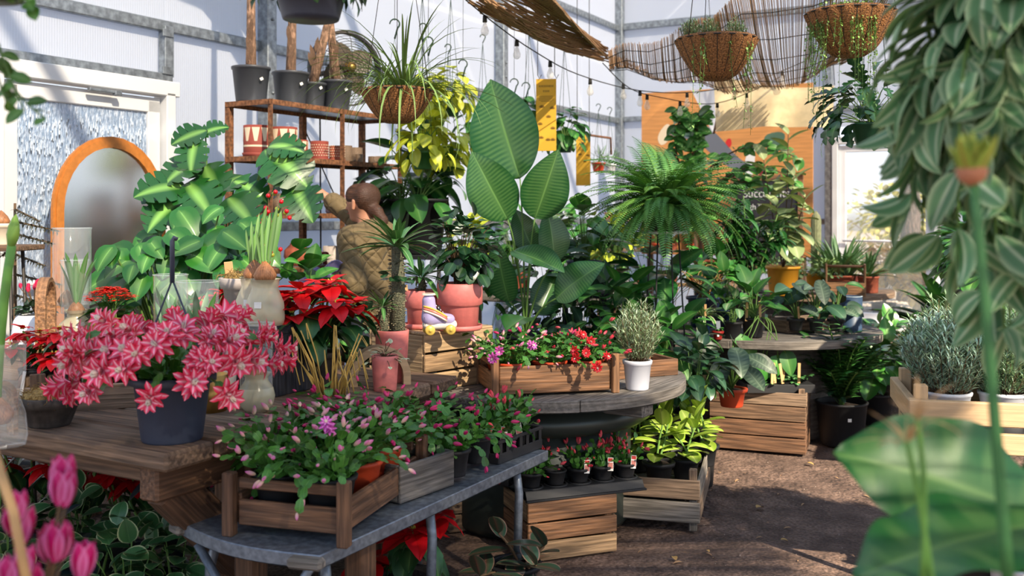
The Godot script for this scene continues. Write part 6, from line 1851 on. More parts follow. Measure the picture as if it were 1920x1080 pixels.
func build_back() -> void:
	var g1 := heartleaf("midgreen", lin(60, 124, 50), lin(120, 170, 90), 0.35)
	var g2 := leaves("lance", {"w": 0.14, "peak": 0.4, "c": lin(40, 92, 40), "m": lin(90, 140, 70), "n": 7, "fold": 0.3, "droop": 0.9}, 3, 0.3)
	var g3 := leaves("oval", {"w": 0.32, "peak": 0.45, "c": lin(66, 124, 52), "m": lin(130, 170, 100), "n": 7, "fold": 0.2, "droop": 0.6}, 3, 0.35)
	var lime := heartleaf("lime", lin(176, 190, 54), lin(206, 214, 100), 0.3)
	var dk: Array = S["darkoval"]
	# ---- plywood board with painted motifs, chalkboard
	var t := thing("mural_board", "tall orange plywood board painted with swoosh, leaf and berries", "board", R(0.73, 0.9, 1.0), -deg_to_rad(29.08))
	slab("plywood", Vector3(2.07, 1.98, 0.02), M.ply, t, at(1.035, 0.99, 0), 0.003)
	var grey := mat(rgb(104, 108, 118), 0.8)
	painted(t, [[0.32, 1.55], [0.75, 1.62], [1.0, 1.4], [1.25, 1.1], [1.5, 1.02], [1.2, 0.98], [0.95, 1.15], [0.7, 1.38], [0.4, 1.42]], grey)
	painted(t, [[0.2, 1.45], [0.34, 1.62], [0.4, 1.5], [0.34, 1.36], [0.24, 1.32]], mat(rgb(226, 206, 176), 0.8))
	painted(t, [[1.05, 1.35], [1.12, 1.4], [1.14, 1.3], [1.08, 1.26]], mat(rgb(200, 40, 40), 0.8))
	painted(t, [[1.5, 1.42], [1.78, 1.45], [1.72, 1.25], [1.62, 1.15], [1.54, 1.25]], mat(rgb(74, 104, 84), 0.8))
	painted(t, [[1.3, 1.2], [1.42, 1.3], [1.4, 1.0], [1.34, 0.85], [1.28, 0.95]], mat(rgb(222, 222, 220), 0.8))
	for e in [[1.5, 0.95], [1.58, 1.0], [1.55, 0.85], [1.64, 0.9], [1.7, 0.83], [1.6, 0.77]]:
		obj("painted_berry", turned([[0, 0.001], [0.04, 0.0]], 16), mat(rgb(120, 28, 40), 0.8), t, at(e[0], e[1], 0.0115, 0, PI / 2))
	for x in [0.1, 1.95]:
		slab("support_leg", Vector3(0.9, 0.07, 0.05), M.wood_old2, t, Transform3D(Basis(Vector3.BACK, PI / 2), Vector3(x, -0.45, -0.03)), 0.003)
	t = thing("chalkboard", "wood framed chalkboard lettered Succulents, high light", "sign", R(1.98, 0.0, 1.35), -deg_to_rad(29.08))
	slab("slate", Vector3(0.76, 1.0, 0.012), M.chalk, t, at(0.38, 1.3, 0), 0.002)
	for x in [0.0, 0.76]:
		slab("frame", Vector3(1.06, 0.06, 0.03), M.wood_warm2, t, Transform3D(Basis(Vector3.BACK, PI / 2), Vector3(x, 1.3, 0.004)), 0.003)
		slab("leg", Vector3(0.8, 0.05, 0.03), M.wood_warm2, t, Transform3D(Basis(Vector3.BACK, PI / 2), Vector3(x, 0.4, 0)), 0.003)
	for y in [0.8, 1.8]:
		slab("frame", Vector3(0.82, 0.06, 0.03), M.wood_warm2, t, at(0.38, y, 0.004), 0.003)
	letters("Succulents", 0.11, M.chalkwhite, t, at(0.38, 1.62, 0.008))
	letters("high light", 0.08, M.chalkwhite, t, at(0.28, 1.47, 0.008))
	# ---- round table 2
	var Y := 0.652
	t = leafy("spider_plant", "striped spider plant in a navy cylinder pot", PY(1318, 5.98, Y), [0.042, 0.04, 0.125], M.navy, Vector3(0.02, 0.02, 0.02), 0.02, 0, g1, 0.03, 0.04, M.leaf)
	blades(t, Vector3(0, 0.12, 0), 34, leaves("spider", {"w": 0.07, "peak": 0.4, "c": lin(70, 128, 56), "e": lin(224, 226, 190), "m": lin(90, 150, 70), "n": 7, "droop": 1.6, "fold": 0.3, "ss": [-1.0, -0.5, 0.0, 0.5, 1.0]}, 3), 0.13, 0.2, 0.2, 1.3, M.leaf, 0.01)
	stick(t, Vector3(0.01, 0.1, 0.03), 0.1, 0.014)
	t = leafy("succulent", "tiny succulent in a red pot with a grey name tag", PY(1346, 5.86, Y), [0.03, 0.024, 0.05], mat(rgb(150, 36, 30), 0.5), Vector3(0.02, 0.02, 0.02), 0.02, 6, g1, 0.02, 0.03, M.leaf)
	slab("name_tag", Vector3(0.025, 0.05, 0.002), mat(rgb(120, 128, 140), 0.6), t, at(0, 0.085, 0.01, 0, -0.2), 0.004)
	slab("price_tag", Vector3(0.012, 0.012, 0.001), M.tag, t, at(-0.004, 0.025, 0.028, 0, -0.1), 0.0003)
	leafy("philodendron", "silver-veined philodendron in a black pot on the crowded table", PY(1374, 5.92, Y), [0.055, 0.045, 0.1], M.blackpot, Vector3(0.09, 0.1, 0.09), 0.1, 16, heartleaf("silver", lin(92, 134, 90), lin(190, 205, 170)), 0.06, 0.085, M.leaf)
	leafy("philodendron", "heart-leaved philodendron in the navy pot behind the spider plant", PY(1362, 6.2, Y), [0.085, 0.07, 0.15], M.navy, Vector3(0.15, 0.17, 0.14), 0.17, 26, g1, 0.09, 0.13, M.leaf)
	leafy("philodendron", "wide-leaved philodendron in a big navy pot at table's back", PY(1335, 6.75, Y), [0.12, 0.1, 0.22], M.navy, Vector3(0.22, 0.2, 0.2), 0.16, 34, g1, 0.1, 0.15, M.leaf)
	t = leafy("trailing_philodendron", "philodendron with long drooping leaves over the crowded table's edge", PY(1412, 5.98, Y), [0.07, 0.055, 0.12], M.blackpot, Vector3(0.15, 0.17, 0.13), 0.08, 20, g1, 0.1, 0.15, M.leaf)
	for k in 7:
		var c := curve(Vector3(0, 0.1, 0), Vector3(rr(-0.05, 0.15), 0.2, 0.15), Vector3(rr(-0.12, 0.2), rr(-0.15, 0.02), 0.16), 6)
		obj("vine", rod(c, 0.004, 0.003, 5), M.stem, t)
		obj("leaf", pick(g1), M.leaf, t, aim(c[6], Vector3(rr(-0.4, 0.4), -1, 0.3), Vector3(0, 0.3, 1), 0.14))
	stick(t, Vector3(0.03, 0.1, 0.05), 0.12, 0.016)
	stick(t, Vector3(-0.05, 0.1, 0.05), 0.12, 0.016)
	# wooden box of jewel alocasias
	var a := PH(1478, 626, 0.65)
	var b := PH(1588, 618, 0.65)
	boxy("alocasia_box", "stencilled pale wooden box of dark-leaved plants on crowded table", a, b, 0.22, [[0.0, 0.08]], [[0.0, 0.08]], 0.1, [M.wood_old3])
	for e in [[1492, 6.12, "long-leaved anthurium at the near end of the stencilled box"], [1530, 6.1, "arrow-leaved plant in the middle of the stencilled box"], [1568, 6.1, "silver-veined plant at the far end of the stencilled box"]]:
		t = thing("jewel_plant", e[2], "plant", PY(e[0], e[1], 0.675))
		pot(t, 0.045, 0.036, 0.075, M.blackpot)
		for k in 12:
			var yw := k * 2.4
			var tip := Vector3(sin(yw) * rr(0.04, 0.13), rr(0.13, 0.3), cos(yw) * rr(0.03, 0.1))
			obj("petiole", rod(curve(Vector3(0, 0.07, 0), tip * Vector3(0.2, 0.7, 0.2), tip, 4), 0.004, 0.003, 5), M.stem, t)
			obj("leaf", pick([S["alocasia"][k % 3], S["darkoval"][k % 3], g2[k % 3]]), M.leaf, t, aim(tip, dirv(yw, rr(-0.8, 0.2)), Vector3(0, 0.7, 0.7), rr(0.1, 0.17)))
		stick(t, Vector3(0.01, 0.06, 0.03), 0.09, 0.014)
	t = thing("blue_pot", "tall empty blue-grey cylinder pot with white rim line", "pot", PY(1596, 6.25, Y))
	obj("pot", turned([[0, 0], [0.064, 0], [0.066, 0.004], [0.067, 0.03], [0.0655, 0.032], [0.068, 0.225], [0.064, 0.225], [0.06, 0.03], [0, 0.03]], 40), M.bluegrey, t)
	obj("rim_line", turned([[0.064, 0.2255], [0.0685, 0.2255], [0.0685, 0.222]], 40), mat(rgb(170, 186, 196), 0.5), t)
	# dense glossy narrow-leaved shrub, curly twigs, anthurium
	t = thing("dracaena", "dense dark narrow-leaved dracaena shrub on the crowded table", "plant", PY(1405, 6.85, Y))
	pot(t, 0.13, 0.1, 0.2, M.blackpot)
	for k in 15:
		var top := Vector3(rr(-0.26, 0.3), rr(0.45, 0.92), rr(-0.15, 0.2))
		obj("cane", rod(curve(Vector3(0, 0.18, 0), top * Vector3(0.4, 0.5, 0.4), top, 5), 0.006, 0.004, 5), M.stem, t)
		for j in 17:
			var f := rr(0.45, 1.0)
			obj("leaf", pick(g2), M.leaf_gloss, t, aim(Vector3(0, 0.18, 0).lerp(top, f), dirv(j * 2.4, rr(-0.3, 1.0)), Vector3.UP, rr(0.13, 0.2)))
	t = thing("curly_plant", "tangle of curly golden wiry stems in a navy pot", "plant", PY(1318, 6.5, Y))
	pot(t, 0.1, 0.08, 0.2, M.navy)
	for k in 34:
		var p0 := Vector3(rr(-0.03, 0.03), 0.19, rr(-0.03, 0.03))
		var p1 := Vector3(rr(-0.16, 0.16), rr(0.25, 0.42), rr(-0.1, 0.12))
		obj("stem", rod(curve(p0, p1 + Vector3(rr(-0.1, 0.1), 0.1, 0), p1 + Vector3(rr(-0.15, 0.15), rr(-0.15, 0.02), rr(-0.05, 0.08)), 8), 0.003, 0.002, 4), M.dry, t)
	leafy("anthurium", "anthurium with large drooping heart leaves beside the fern stand", PY(1232, 5.95, 0.55), [0.13, 0.1, 0.18], M.claydark, Vector3(0.24, 0.28, 0.2), 0.3, 26, heartleaf("anth", lin(40, 98, 50), lin(110, 160, 90)), 0.16, 0.22, M.leaf_gloss)
	t = thing("low_table", "dark low table under the anthurium pot", "table", PY(1232, 5.95, 0))
	slab("top", Vector3(0.5, 0.03, 0.4), M.char, t, at(0, 0.53, 0), 0.003)
	for x in [-0.22, 0.22]:
		for z in [-0.16, 0.16]:
			slab("leg", Vector3(0.51, 0.03, 0.03), M.char, t, Transform3D(Basis(Vector3.BACK, PI / 2), Vector3(x, 0.257, z)), 0.003)
	# pale ficus and yellow-green vine in front of the chalkboard
	var pale := leaves("pale", {"w": 0.28, "peak": 0.48, "p0": 0.6, "p1": 0.6, "c": lin(146, 164, 110), "m": lin(196, 206, 160), "n": 8, "fold": 0.2, "droop": 0.5}, 3, 0.3)
	t = thing("ficus", "tall ficus with velvety pale green leaves before the chalkboard", "plant", PY(1468, 8.2, 0.72))
	pot(t, 0.13, 0.11, 0.24, mat(rgb(214, 150, 40), 0.5))
	for e in [[1432, 300, 8.2], [1488, 330, 8.1], [1478, 252, 8.2], [1510, 370, 8.0], [1455, 385, 8.0]]:
		caned(t, Vector3(0, 0.22, 0), P(e[0], e[1], e[2]) - t.position, 13, pale, 0.24, M.leaf_soft, -0.3, 1.0, M.stembrown, 0.4)
	t = thing("climbing_vine", "bright green vine arching in front of the mural board", "plant", PY(1330, 8.6, 0.8))
	pot(t, 0.14, 0.11, 0.2, M.terra)
	for e in [[[1290, 330], [1330, 240], [1270, 205]], [[1300, 350], [1390, 250], [1500, 300]], [[1310, 380], [1400, 290], [1490, 340]], [[1290, 350], [1240, 250], [1290, 220]], [[1310, 420], [1380, 330], [1440, 350]], [[1290, 330], [1310, 260], [1310, 215]]]:
		var cv := curve(P(e[0][0], e[0][1], 8.6) - t.position, P(e[1][0], e[1][1] - 20, 8.5) - t.position, P(e[2][0], e[2][1], 8.4) - t.position, 14)
		cv.push_front(Vector3(0, 0.2, 0))
		obj("vine", rod(cv, 0.009, 0.005, 5), M.stembrown, t)
		for k in range(1, cv.size()):
			for j in 3:
				obj("leaf", pick(g3), M.leaf, t, aim(cv[k], dirv(rr(0, TAU), rr(-0.8, 0.5)), Vector3(0, 0.6, 0.8), rr(0.09, 0.15)))
	# ---- table 3: succulents near the glass door
	Y = 0.722
	var al := leaves("aloe", {"w": 0.05, "peak": 0.12, "p0": 0.3, "p1": 0.7, "c": lin(86, 124, 80), "m": lin(110, 146, 100), "n": 7, "fold": 0.7, "droop": 0.4, "ss": [-1.0, 0.0, 1.0]}, 3, 0.25)
	t = leafy("aloe", "dense clump of thin upright aloe leaves near the door", PY(1576, 8.6, Y), [0.13, 0.11, 0.14], M.terra, Vector3.ONE * 0.01, 0.0, 0, g1, 0.02, 0.03, M.leaf)
	blades(t, Vector3(0, 0.13, 0), 90, al, 0.28, 0.42, 0.6, 1.5, M.leaf, 0.1)
	t = leafy("aloe", "spreading aloe in a square terracotta pot by the door", PY(1628, 8.45, Y), [0.085, 0.08, 0.14], M.terra, Vector3.ONE * 0.01, 0.0, 0, g1, 0.02, 0.03, M.leaf)
	blades(t, Vector3(0, 0.13, 0), 22, al, 0.28, 0.4, 0.15, 1.3, M.leaf, 0.03)
	t = thing("tall_cactus", "single tall column cactus standing before the back wall", "plant", PY(1530, 8.9, Y))
	pot(t, 0.09, 0.075, 0.14, mat(rgb(226, 160, 40), 0.5))
	var s := st()
	var pr := []
	for k in 14:
		pr.append(Vector2(0.048 * (1.0 if k < 12 else (0.75 if k == 12 else 0.0)), 0.12 + k * 0.045))
	tint = Color.WHITE
	lathe(s, pr, 40, Vector3.ZERO, 12, -0.14)
	obj("column", done(s), grained(rgb(112, 120, 84), rgb(156, 160, 118), Vector3(20, 4, 20), 0.8, 95, 0.0), t)
	for e in [[1455, 8.5, M.terra, "small bushy jade plant in terracotta beside the ficus"], [1495, 8.4, mat(rgb(226, 160, 40), 0.5), "small jade plant in a yellow pot"], [1548, 8.3, M.terra, "jade plant in terracotta between cactus and aloe"], [1420, 8.7, M.white, "small jade plant in a white pot"], [1595, 9.1, M.terra_red, "jade plant in a dark red pot behind the aloes"]]:
		leafy("jade_plant", e[3], PY(e[0], e[1], Y), [0.07, 0.055, 0.1], e[2], Vector3(0.13, 0.12, 0.13), 0.1, 110, leaves("jade", {"w": 0.36, "peak": 0.6, "c": lin(120, 156, 80), "n": 4, "ss": [-1.0, 0.0, 1.0], "droop": 0.2}, 3, 0.3), 0.035, 0.05, M.leaf, true)
	t = thing("wooden_caddy", "orange wooden garden caddy with a handle beside the aloe", "caddy", PY(1585, 8.15, Y), -0.3)
	slab("base", Vector3(0.3, 0.015, 0.18), M.wood_warm, t, at(0, 0.01, 0), 0.002)
	for x in [-0.15, 0.15]:
		slab("end", Vector3(0.26, 0.18, 0.014), M.wood_warm, t, Transform3D(Basis(Vector3.UP, PI / 2) * Basis(Vector3.BACK, PI / 2), Vector3(x, 0.13, 0)), 0.003)
	obj("handle", rod([Vector3(-0.16, 0.24, 0), Vector3(0.16, 0.24, 0)], 0.012, -1, 10), M.wood_warm2, t)
	for z in [-0.085, 0.085]:
		slab("side", Vector3(0.3, 0.1, 0.012), M.wood_warm, t, at(0, 0.06, z), 0.002)
	# ---- ground plants beside the path
	for e in [[1640, 6.6, 0.2, "leafy ground plant with broad leaves beside the path"], [1660, 7.6, 0.2, "arching broad-leaved plant on the path edge nearer the door"], [1470, 6.9, 0.16, "small leafy plant in the shadow under the crowded table"], [1610, 7.0, 0.18, "dark leafy plant under the far table's rim"]]:
		leafy("ground_plant", e[3], PY(e[0], e[1], 0), [0.12, 0.1, 0.2], M.blackpot, Vector3(e[2], 0.22, e[2]), 0.2, 60, g3 if e[0] > 1620 else dk, 0.12, 0.2, M.leaf_gloss)
	t = thing("grass_plant", "thin arching grass growing beside the blue-grey pot", "plant", PY(1625, 7.3, 0))
	pot(t, 0.12, 0.1, 0.3, M.blackpot)
	blades(t, Vector3(0, 0.28, 0), 90, leaves("grass", {"w": 0.018, "peak": 0.3, "c": lin(140, 160, 84), "n": 6, "droop": 1.1, "ss": [-1.0, 0.0, 1.0]}, 3, 0.3), 0.3, 0.55, 0.7, 1.5, M.leaf_soft, 0.05)
	# ---- rows behind the bird of paradise on the long table
	Y = 0.8
	var along := RT.basis * Vector3(1, 0, 0)
	var mid := PY(1010, 7.4, Y)
	var kinds := [g3, lime, g1, g2, dk, g1, g3, lime]
	var says := ["oval-leaved", "lime heart-leaved", "heart-leaved", "narrow-leaved", "dark oval-leaved", "trailing heart-leaved", "bushy oval-leaved", "chartreuse heart-leaved"]
	var pm := [M.blackpot, M.navy, M.greenpot, M.terra, M.blackpot, M.navy, M.greenpot2, M.white]
	var pn := ["black", "navy", "dark green", "terracotta", "tall black", "wide navy", "bright green", "white"]
	for k in 8:
		leafy("shelf_plant", "%s plant in a %s pot on the long plank table" % [says[k], pn[k]], mid + along * (-0.7 + k * 0.2) + (RT.basis * Vector3(0, 0, 1)) * (0.18 if k % 2 else -0.15), [0.1, 0.08, 0.17], pm[k], Vector3(0.17, 0.2 + 0.06 * (k % 3), 0.17), 0.2, 64, kinds[k], 0.07, 0.12, M.leaf)
	leafy("fiddle_plant", "broad glossy plant in a large navy pot behind the fern", PY(1095, 6.3, 0.9), [0.11, 0.09, 0.2], M.navy, Vector3(0.16, 0.22, 0.16), 0.22, 30, g3, 0.14, 0.2, M.leaf_gloss)
	t = thing("plant_stool", "tall dark stool under the large navy pot", "stool", PY(1095, 6.3, 0))
	slab("seat", Vector3(0.3, 0.03, 0.3), M.char, t, at(0, 0.883, 0), 0.003)
	for x in [-0.12, 0.12]:
		for z in [-0.12, 0.12]:
			slab("leg", Vector3(0.87, 0.025, 0.025), M.char, t, Transform3D(Basis(Vector3.BACK, PI / 2), Vector3(x, 0.435, z)), 0.003)
	# little terracotta pots on a shelf at the back wall
	t = thing("back_shelf", "narrow wooden shelf of little terracotta pots at the back", "shelf", R(0.25, 0, 1.2), -deg_to_rad(29.08))
	for y in [0.95, 1.32, 0.55]:
		slab("board", Vector3(1.3, 0.03, 0.22), M.wood_old3, t, at(0.65, y, 0), 0.003)
	for x in [0.03, 1.27]:
		for z in [-0.09, 0.09]:
			slab("leg", Vector3(1.34, 0.035, 0.035), M.wood_old2, t, Transform3D(Basis(Vector3.BACK, PI / 2), Vector3(x, 0.67, z)), 0.003)
	for y in [0.965, 1.335, 0.565]:
		for k in 6:
			leafy("tiny_plant", "tiny %s plant in a %s pot on the back shelf's %s board" % [["narrow-leaved", "oval-leaved", "heart-leaved"][k % 3], "orange" if k % 2 else "terracotta", "upper" if y > 1.2 else ("middle" if y > 0.8 else "lower")], R(0.25, y, 1.2) + along * (0.12 + k * 0.21), [0.05, 0.038, 0.075], M.orange if k % 2 else M.terra, Vector3(0.06, 0.07, 0.06), 0.06, 24, [g2, g3, g1][k % 3], 0.05, 0.08, M.leaf, true, "tiny plants on the back shelf")

func painted(t: Node3D, pts: Array, m: Material) -> void:
	var p := PackedVector2Array()
	for e in pts:
		p.append(Vector2(e[0], e[1]))
	var sm := PackedVector2Array()   # round the corners twice
	for pass_ in 2:
		sm = PackedVector2Array()
		for i in p.size():
			var q := p[(i + 1) % p.size()]
			sm.append(p[i].lerp(q, 0.25))
			sm.append(p[i].lerp(q, 0.75))
		p = sm
	var s := st()
	tint = Color.WHITE
	var idx := Geometry2D.triangulate_polygon(p)
	for k in range(0, idx.size(), 3):
		face(s, [Vector3(p[idx[k]].x, p[idx[k]].y, 0.0112), Vector3(p[idx[k + 1]].x, p[idx[k + 1]].y, 0.0112), Vector3(p[idx[k + 2]].x, p[idx[k + 2]].y, 0.0112)], Vector3.BACK)
	obj("painted_motif", done(s), m, t)

func basket(label: String, c: Vector3, r: float, hgt: float, top: float) -> Node3D:   # coir-lined wire basket
	var t := thing("hanging_basket", label, "basket", c)
	var s := st()
	var pr := []
	for k in 9:
		var f := k / 8.0
		pr.append(Vector2(r * (0.32 + 0.68 * pow(f, 0.62)), -hgt * (1.0 - f)))
	pr.push_front(Vector2(0, -hgt))
	pr.append(Vector2(r * 0.93, 0.012))
	pr.append(Vector2(r * 0.88, -0.03))
	lathe(s, pr, 72, Vector3.ZERO, 18, 0.05)
	obj("coir_liner", done(s), M.coir, t)
	for k in 18:
		var a := TAU * k / 18
		var w := []
		for i in 7:
			var f := i / 6.0
			var q := r * (0.32 + 0.68 * pow(f, 0.62)) * 1.002
			w.append(Vector3(cos(a) * q, -hgt * (1.0 - f), sin(a) * q))
		obj("rib_wire", rod(w, 0.002, -1, 4), M.cord, t)
	var ring := []
	for i in 33:
		ring.append(Vector3(cos(TAU * i / 32) * r * 1.02, 0.0, sin(TAU * i / 32) * r * 1.02))
	obj("rim_wire", rod(ring, 0.0035, -1, 5), M.cord, t)
	obj("soil", soilmesh(r * 0.88), M.soil, t, at(0, -0.03, 0))
	wire_hanger(t, Vector3.ZERO, r, top, M.wire)
	return t
func hung_pot(called: String, label: String, c: Vector3, r: float, h: float, pm: Material, dom: Vector3, n: int, ms: Array, s0: float, s1: float, top: float, m: Material, sag := 0.5, single := true, low := -0.7) -> Node3D:
	var t := thing(called, label, "plant", c)
	pot(t, r, r * 0.75, h, pm, Vector3(0, -h, 0), 0.006, 0.014)
	if n > 0:
		var l := dome(Vector3(0, dom.y * 0.3, 0), dom, n, ms, s0, s1, sag, low)
		strew(t, "leaf" if single else "foliage", l, m, single)
		stems(t, Vector3(0, -0.02, 0), l, M.stem, 0.003, 3)
	wire_hanger(t, Vector3.ZERO, r, top, M.hook)
	return t
func trail(t: Node3D, p: Vector3, drop: float, ms: Array, size: float, n: int, sway := 0.04) -> void:   # hanging strand with leaves
	var c := curve(p, p + Vector3(rr(-sway, sway), -drop * 0.4, rr(-sway, sway)), p + Vector3(rr(-sway, sway), -drop, rr(-sway, sway)), 7)
	obj("strand", rod(c, 0.0015, 0.001, 3), M.stem, t)
	var l := []
	for k in n:
		var f := rr(0, 1) * 7.0
		var i := mini(int(f), 6)
		l.append([pick(ms), aim(c[i].lerp(c[i + 1], f - i), Vector3(rr(-1, 1), rr(-0.7, 0.3), rr(-1, 1)), Vector3.UP, size * rr(0.7, 1.2))])
	strew(t, "strand_leaves", l, M.leaf, false)

func build_overhead() -> void:
	var grass := leaves("ponytail", {"w": 0.011, "peak": 0.2, "c": lin(98, 128, 66), "m": lin(130, 156, 90), "n": 8, "droop": 1.7, "fold": 0.4, "ss": [-1.0, 0.0, 1.0]}, 3, 0.3)
	var tiny := leaves("tinyleaf", {"w": 0.3, "c": lin(128, 170, 72), "n": 3, "ss": [-1.0, 0.0, 1.0]}, 3, 0.3)
	# coir baskets
	var t := basket("coir basket of long grassy leaves hanging before the rusty shelf", P(745, 172, 4.9), 0.178, 0.155, 1.1)
	blades(t, Vector3(0.03, -0.02, 0), 120, grass, 0.35, 0.62, 0.3, 1.5, M.leaf_soft, 0.05)
	blades(t, Vector3(-0.06, -0.02, 0.03), 50, grass, 0.2, 0.36, 0.2, 1.4, M.leaf_soft, 0.04)
	t = basket("coir basket with short green tufts and thin trailing stems", P(1343, 76, 4.4), 0.178, 0.175, 1.2)
	for x in [-0.12, 0.08, -0.04]:
		sprigs(t, Vector3(x, -0.02, 0.04), 26, 0.05, 0.12, lin(72, 122, 62), 0.02)
	for k in 9:
		var a := rr(-0.3, 2.4)
		trail(t, Vector3(cos(a) * 0.17, 0.0, sin(a) * 0.17), rr(0.12, 0.42), tiny, 0.016, 26)
	t = basket("coir basket draped with many bright green bead-like trailing strands", P(1594, 26, 4.3), 0.188, 0.185, 1.2)
	for k in 34:
		var a := rr(1.2, 3.4)
		trail(t, Vector3(cos(a) * 0.17, 0.005, sin(a) * 0.17), rr(0.15, 0.5), tiny, 0.014, 34, 0.02)
	strew(t, "foliage", dome(Vector3(0, 0.0, 0), Vector3(0.17, 0.06, 0.17), 260, tiny, 0.014, 0.022), M.leaf, false)
	# dark pot close to the lens, top
	hung_pot("hanging_pot", "dark slate hanging pot above the shelf's nursery pots", P(583, -34, 2.6), 0.1, 0.1, M.slate, Vector3(0.16, 0.14, 0.16), 90, leaves("deepgreen", {}), 0.05, 0.08, 0.7, M.leaf, 0.2)
	# dark philodendron in a green pot, right
	var pdl := leaves("lobed", {"w": 0.3, "peak": 0.4, "heart": 0.15, "notch": 3, "sweep": 0.1, "c": lin(36, 78, 44), "m": lin(80, 120, 70), "n": 18, "droop": 0.7}, 3, 0.25)
	hung_pot("hanging_philodendron", "dark lobed philodendron in a dark green hanging pot", P(1632, 232, 4.6), 0.085, 0.1, M.greenpot, Vector3(0.24, 0.2, 0.2), 80, pdl, 0.08, 0.14, 1.2, M.leaf_gloss, 0.6)
	# hanging row before the left wall
	var lime := heartleaf("limehang", lin(196, 204, 50), lin(220, 226, 100), 0.3)
	var g1 := heartleaf("midgreen", lin(60, 124, 50), lin(120, 170, 90), 0.35)
	var hp := [[792, 200, 6.6, "neon yellow pothos hanging beside the grassy basket"], [845, 190, 7.2, "second neon yellow pothos nearer the banana leaf"], [793, 285, 6.3, "bright lime pothos in a mid green hanging pot"], [840, 300, 7.0, "lime and green pothos hanging low by the black pots"], [992, 240, 7.6, "green hanging plant between the huge leaf and tall yellow poster"], [1058, 260, 7.9, "green hanging plant between the two yellow posters"], [905, 250, 8.2, "leafy hanging plant half hidden by the huge leaf"]]
	for k in hp.size():
		var e: Array = hp[k]
		hung_pot("hanging_pothos", e[3], P(e[0], e[1], e[2]), 0.075, 0.11, M.greenpot2 if k == 2 else M.greenpot, Vector3(0.2, 0.2, 0.18), 70, lime if k < 4 else g1, 0.07, 0.12, 0.75, M.leaf, 0.8)
	hung_pot("hanging_cactus", "small spiky plant in an orange hanging pot with red hook", P(1122, 305, 9.6), 0.065, 0.09, M.orange, Vector3(0.1, 0.08, 0.1), 40, leaves("aloe", {}), 0.08, 0.12, 0.5, M.leaf, -0.3)
	hung_pot("hanging_cactus", "small spiky plant in a white hanging pot", P(1143, 308, 9.9), 0.065, 0.09, M.white, Vector3(0.1, 0.08, 0.1), 40, leaves("aloe", {}), 0.08, 0.12, 0.5, M.leaf, -0.3)
	t = thing("hanging_rail", "rusty rail carrying the small hanging pots by the wall", "rail", P(1140, 258, 9.8))
	obj("rail", rod([P(1060, 247, 9.4) - t.position, P(1145, 259, 9.9) - t.position, P(1146, 290, 9.9) - t.position], 0.012, -1, 6), M.rust, t)
	# empty hooks on wires
	for e in [[868, 120, 6.9, "dark green plastic hook hanging on a wire over the huge leaf"], [964, 155, 7.4, "dark hook on a wire between huge leaf and yellow poster"], [986, 162, 7.5, "second dark hook beside the yellow poster"], [803, 78, 6.2, "green hook with label hanging above the neon pothos"], [740, 45, 6.0, "thin hook hanging over the grassy basket"]]:
		t = thing("wire_hook", e[3], "hook", P(e[0], e[1], e[2]))
		obj("wire", rod([Vector3(0, 0.02, 0), Vector3(0.004, 1.2, 0)], 0.0016, -1, 4), M.wire, t)
		var hk := []
		for k in 11:
			var a2 := PI * 1.3 * k / 10.0 - PI * 0.3
			hk.append(Vector3(0.03 * cos(a2), 0.03 * sin(a2), 0))
		hk.push_front(Vector3(0.0, -0.09, 0))
		obj("hook", rod(hk, 0.006, 0.004, 6), M.hook, t)
		for sg in [-1, 1]:
			obj("strand", rod([Vector3(0, -0.09, 0), Vector3(0.04 * sg, -0.3, 0)], 0.0012, -1, 3), M.hook, t)
	# yellow posters
	for e in [[1005, 148, 1043, 283, 7.3, "tall yellow paper poster hung from two black hooks"], [1080, 253, 1107, 348, 8.6, "smaller yellow paper poster hanging further along the wall"]]:
		var a := P(e[0], e[1], e[4])
		var b := P(e[2], e[3], e[4])
		t = thing("poster", e[5], "poster", (a + b) / 2, -0.12)
		var w := b.x - a.x
		var h := a.y - b.y
		slab("sheet", Vector3(w, h, 0.004), M.paper, t, at(0, 0, 0), 0.001)
		for k in 2:   # faded heading, too faint to read
			for j in (9 if k == 0 else 4):
				slab("heading_mark", Vector3(w * rr(0.04, 0.06), w * 0.1, 0.0006), M.ink, t, at((j - (4.0 if k == 0 else 1.5)) * w * 0.082, h * (0.4 - 0.07 * k), 0.0024), 0.0002)
		for k in 5:
			slab("text_line", Vector3(w * rr(0.5, 0.75), 0.004, 0.0006), M.ink, t, at(0, h * (0.26 - 0.018 * k), 0.0024), 0.0002)
		var spots := [[-0.18, 0.1], [0.26, 0.08], [0.1, -0.04], [-0.25, -0.14], [0.28, -0.2], [-0.2, -0.33], [0.08, -0.36], [0.28, -0.36]]
		for k in spots.size() if e[0] < 1050 else 3:
			var hpp := Heap.new()
			var lf: ArrayMesh = leaves("inkleaf", {"w": 0.18, "c": Color.WHITE, "n": 3, "ss": [-1.0, 0.0, 1.0], "fold": 0.0, "droop": 0.0}, 1)[0]
			for j in 7:
				hpp.put(lf, aim(Vector3(0, 0, 0), Vector3(sin((j - 3) * 0.4), cos((j - 3) * 0.4), 0), Vector3.BACK, w * 0.16))
			obj("plant_drawing", hpp.s.commit(), M.ink, t, at(spots[k][0] * w * 1.2, spots[k][1] * h, 0.003))
		for sg in [-1, 1]:
			obj("hanger", rod([Vector3(sg * w * 0.42, h / 2 + 1.2, 0), Vector3(sg * w * 0.42, h / 2 + 0.03, 0.0), Vector3(sg * w * 0.42 + 0.015, h / 2, 0.012), Vector3(sg * w * 0.42 + 0.03, h / 2 + 0.03, 0.01)], 0.003, -1, 4), M.cord, t)
